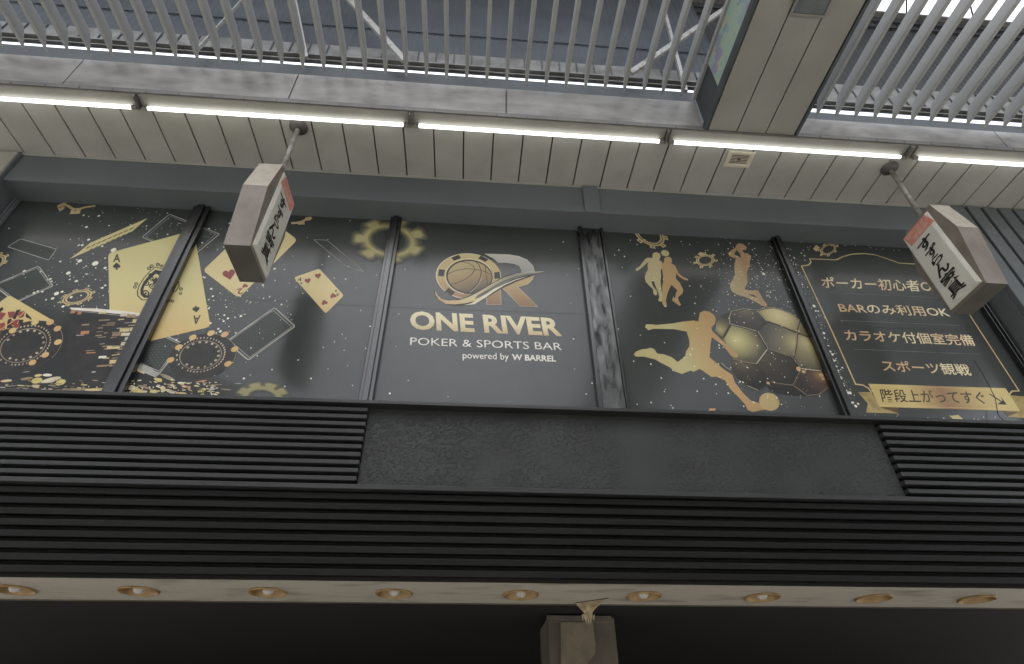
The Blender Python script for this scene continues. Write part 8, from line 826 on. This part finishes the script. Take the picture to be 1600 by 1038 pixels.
for x0,x1,zo in ((-2.9,.642,0),(.644,3.2,-.05)):
    b=Rf(); b.box(x0,x1,.800,.806,1.513+zo,1.583+zo*.2,"roof_beam"); b.box(x0,x1,.790,.7998,1.507+zo,1.5128+zo,"roof_beam"); b.build("edge_beam",ar)
    b=Rf(); b.box(x0,x1,.797,.803,1.4945+zo,1.4985+zo,"roof_beam"); b.box(x0,x1,.8035,.8045,1.4875+zo,1.5125+zo,"coffer_dark"); b.build("gutter_rail",ar)
    b=Rf(); b.box(x0,x1,.803,.804,1.25,1.4745+zo*1.15,"coffer_dark"); b.build("upstand",ar)
    n_=int((x1-x0)/.049)
    b=Rf()
    for i in range(n_):
        x=x0+.02+i*.049; b.box(x,x+.003,.7965,.7997,1.520+zo,1.58+zo*.2,"coffer_dark")
    b.build("beam_cleats",ar)
for k,z in enumerate((1.72,)):
    b=Rf(); b.box(-2.9,.70,.8105,.8130,z,z+.004,"roof_dark"); b.build("girt",ar)
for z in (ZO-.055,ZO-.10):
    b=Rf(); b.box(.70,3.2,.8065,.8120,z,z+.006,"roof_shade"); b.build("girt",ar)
b=Rf(); b.box(.70,3.2,.800,.830,ZO+.0005,ZO+.012,"roof_beam"); b.build("opening_curb",ar)
def bar(p,q,wd,nm,mt="old_steel"):
    b=Rf(); p=V(*p); q=V(*q); d=(q-p).normalized(); s_=Vector((0,1,0)); u=d.cross(s_).normalized()*wd*S/2; t=s_*.02
    b.hexa([p-u-t,q-u-t,q-u+t,p-u+t,p+u-t,q+u-t,q+u+t,p+u+t],mt); b.build(nm,ar,bevel=.004)
bar((-.44,.76,1.84),(-.205,.76,1.449),.016,"brace"); bar((.90,.76,2.09),(.389,.76,1.471),.016,"brace"); bar((-.70,.775,1.76),(-.735,.775,1.44),.004,"brace"); 
bar((-.565,.765,1.80),(-.454,.765,1.439),.010,"brace"); bar((.56,.772,1.9),(.535,.772,1.42),.010,"brace")
for q in ((1.20,2.3),(1.62,2.15),(1.9,2.35)):
    b=Rf(); b.tube(V(q[0]*.92,.815,ZO+.012),V(q[0]*.92-.12,.60,q[1]),.010,"cable_black",8); b.build("tie_rod",ar)

# ------------------------------------------------------------------ fluorescent tubes along the fascia
fl=["white fluorescent tube light running off the left edge of the photo","long fluorescent tube light above the left hanging sign","fluorescent tube light above the printed shop logo","fluorescent tube light beside the square speaker, below the cross beam","fluorescent tube light running off the right edge, above the right sign"]
TX=[-1.388,-.7775,-.1665,.4445,1.0655]; TL=S*.575
f0=thing("fluorescent_light",fl[0],"light",(0,0,0),"fluorescent lights along the soffit edge")
HS=TL/2
b=MB(); b.v+=[]; 
def lbox(b,x0,x1,y0,y1,z0,z1,mt): b.hexa([(x0,y0,z0),(x1,y0,z0),(x1,y1,z0),(x0,y1,z0),(x0,y0,z1),(x1,y0,z1),(x1,y1,z1),(x0,y1,z1)],mt)
lbox(b,-HS-.045,HS+.045,-.125,.012,-.022,-.001,"white_enamel"); b.build("housing",f0,bevel=.004)
b=MB(); b.tube((-HS,-.018,-.050),(HS,-.018,-.050),.0175,"tube_light",16); b.build("tube",f0)
for s_ in (-1,1):
    b=MB(); b.tube((s_*HS,-.018,-.050),(s_*(HS+.022),-.018,-.050),.0185,"cap_metal",14); lbox(b,s_*(HS+.032)-.012,s_*(HS+.032)+.012,-.032,-.004,-.068,-.022,"white_enamel"); b.build("end_cap",f0)
b=MB(); lbox(b,HS+.052,HS+.064,-.127,.0,-.060,-.001,"trim_grey"); b.build("bracket",f0)
for i,x in enumerate(TX):
    p=V(x+.575/2+.0185,.784,ZS)
    if i==0: f0.location=p
    else: dup(f0,p,fl[i])

# ------------------------------------------------------------------ small ceiling fittings
sp=thing("ceiling_speaker","square cream speaker grille set in the soffit right of the centre","speaker",V(.646,.824,ZS)); 
b=MB(sp.location)
for q in ((.612,.680,.800,.808),(.612,.680,.838,.846),(.612,.620,.8081,.8379),(.672,.680,.8081,.8379)): b.box(q[0],q[1],q[2],q[3],ZS-.004,ZS-.0003,"speaker_plastic")
b.build("frame",sp,bevel=.004)
b=MB(sp.location); b.box(.6205,.6715,.8085,.8375,ZS-.0018,ZS-.0004,"speaker_plastic")
for k in range(6): b.box(.624,.668,.811+k*.0043,.8125+k*.0043,ZS-.0026,ZS-.0019,"seam_dark")
b.build("grille",sp)
b=MB(sp.location); b.lathe(V(.646,.823,ZS),[(.001,-.014),(.012,-.013),(.014,-.008)],"seam_dark",12); b.build("knob",sp)
cl=thing("ceiling_lamp","square glass ceiling lamp in the cross beam at the top edge of the photo","lamp",V(.648,.43,ZS))
b=MB(cl.location)
for q in ((.6095,.6865,.474,.480),(.6095,.6865,.384,.390),(.6095,.6155,.3901,.4739),(.6805,.6865,.3901,.4739)): b.box(*q,ZS-.005,ZS-.0003,"cap_metal")
b.build("frame",cl,bevel=.003)
b=MB(cl.location); b.box(.6157,.6803,.3903,.4737,ZS-.0025,ZS-.0004,"lamp_glass"); b.build("glass",cl)

# ------------------------------------------------------------------ hanging lantern signs
def glyph_mb(b,body,o,r,u,mt,bold=.0,y0=None,off=(0,0,0)):
    pl=glyphs(body,bold); xs=[p[0] for q in pl for p in q]; ys=[p[1] for q in pl for p in q]; x0,x1=min(xs),max(xs); z0,z1=min(ys),max(ys)
    for q in pl: b.face([Vector(o)+Vector(r)*((x-x0)/(x1-x0))+Vector(u)*((y-z0)/(z1-z0))+Vector(off) for x,y in q],mt)
hs=["hanging lantern sign with white panel at left, in front of the playing cards","hanging lantern sign at right, in front of the framed Japanese window lines"]
h0=thing("hanging_sign",hs[0],"sign",(0,0,0),"lantern signs hanging from the soffit")
# local metres; origin = body centre line at panel foot height; +y towards the shop
def hp(y,z): return (y*S,z*S)
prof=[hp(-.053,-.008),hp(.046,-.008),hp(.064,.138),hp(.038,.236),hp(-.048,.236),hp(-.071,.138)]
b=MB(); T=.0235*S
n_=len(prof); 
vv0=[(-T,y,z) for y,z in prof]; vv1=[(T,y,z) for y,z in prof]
mm=["sign_shaded_under","sign_side","sign_lit_top","sign_lit_top","sign_lit_top","sign_side"]
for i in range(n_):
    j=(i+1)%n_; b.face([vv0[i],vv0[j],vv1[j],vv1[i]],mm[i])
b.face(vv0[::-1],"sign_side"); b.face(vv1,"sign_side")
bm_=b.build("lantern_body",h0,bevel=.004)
for s_ in (-1,1):
    b=MB(); xb=s_*T; xf=s_*(T+.0055*S); q=[hp(-.048,.000),hp(.042,.000),hp(.050,.226),hp(-.036,.226)]; bev=.007*S
    qi=[(q[0][0]+bev,q[0][1]+bev*.9),(q[1][0]-bev*.6,q[1][1]+bev*.9),(q[2][0]-bev*.6,q[2][1]-bev*.4),(q[3][0]+bev,q[3][1]-bev*.4)]
    bk=[(xb+s_*.0006,y,z) for y,z in q]; mi=[(xb+s_*.010,y,z) for y,z in q]; fr_=[(xf,y,z) for y,z in qi]
    for i in range(4):
        j=(i+1)%4; b.face([bk[i],bk[j],mi[j],mi[i]],"sign_face"); b.face([mi[i],mi[j],fr_[j],fr_[i]],"sign_face")
    b.face(fr_,"sign_face"); pn=b.build("face_panel",h0)
    xf2=xf+s_*.0008
    b=MB(); b.face([(xf2,qi[0][0],.190*S),(xf2,qi[1][0],.190*S),(xf2,qi[2][0],qi[2][1]-.002),(xf2,qi[3][0],qi[3][1]-.002)],"sign_red"); b.build("red_band",pn)
    b=MB(); xf3=xf+s_*.0016; dr=-s_*-1    # reading direction: left to right as seen from outside
    yl=.038*S*(1 if s_<0 else -1); wdt=(-.076*S if s_<0 else .076*S)
    glyph_mb(b,"ローソイン",(xf3,yl,.2085*S),(0,wdt,0),(0,0,.0125*S),"sign_red_text",.02)
    glyph_mb(b,"営業中",(xf3,yl*.62,.1935*S),(0,wdt*.62,0),(0,0,.0115*S),"sign_red_text",.02)
    hts=[.030,.027,.022,.030,.030,.030]; z=.181; wid=[.044,.038,.034,.040,.046,.046]; sh_=[.004,.0,.001,.003,.0,.0]
    for ch,h_,w_,sx2 in zip("すずらん家具",hts,wid,sh_):
        z-=h_; sg=1 if s_<0 else -1
        glyph_mb(b,ch,(xf3,sg*(w_/2+sx2)*S,z*S-.006),(0,-sg*w_*S,.012),(0,sg*.004*S,h_*S*.98),"sign_ink",.03)
    b.build("lettering",pn,fix=False)
zt=S*(ZS-.763)
b=MB(); b.tube((0,.006,.236*S),(0,.006,zt-.02),.021,"pole_paint",14); b.build("pole",h0)
b=MB(); b.lathe((0,.006,zt),[(.002,-.05),(.03,-.048),(.052,-.036),(.078,-.014),(.082,-.0015)],"mount_dark",24); b.build("ceiling_mount",h0)
b=MB(); b.tube((0,.006,.236*S-.004),(0,.006,.236*S+.03),.034,"mount_dark",14); b.build("socket",h0)
h0.location=V(-.4315,.806,.757)
h1=dup(h0,V(1.0425,.8205,.770),hs[1])
for ch in h1.children:
    if ch.name.startswith(("pole","ceiling_mount")): pass
h1.scale=(1,1,(ZS-.770)/(ZS-.763+.006)) if False else (1,1,1)
for ch in h1.children:
    if ch.name.startswith("pole"):
        ch.data=ch.data.copy()
        for v in ch.data.vertices:
            if v.co.z>1.2: v.co.z-=.013*S-.006*S
    if ch.name.startswith("ceiling_mount"): ch.location=(0,0,-.013*S+.006*S)

# ------------------------------------------------------------------ loose cable on the right window
cb=MB(V(1.11,.98,.575)); pts=[(1.150,.992,.735),(1.1475,.989,.70),(1.143,.987,.66),(1.1395,.986,.632),(1.128,.985,.605),(1.121,.985,.589),(1.1225,.983,.572),(1.126,.975,.5665)]
for p,q in zip(pts[:-1],pts[1:]): cb.tube(V(*p),V(*q),.003,"cable_black",8)
tag(cb.build("cable"),"thin loose black cable hanging over the gold ribbon of the right window","cable")
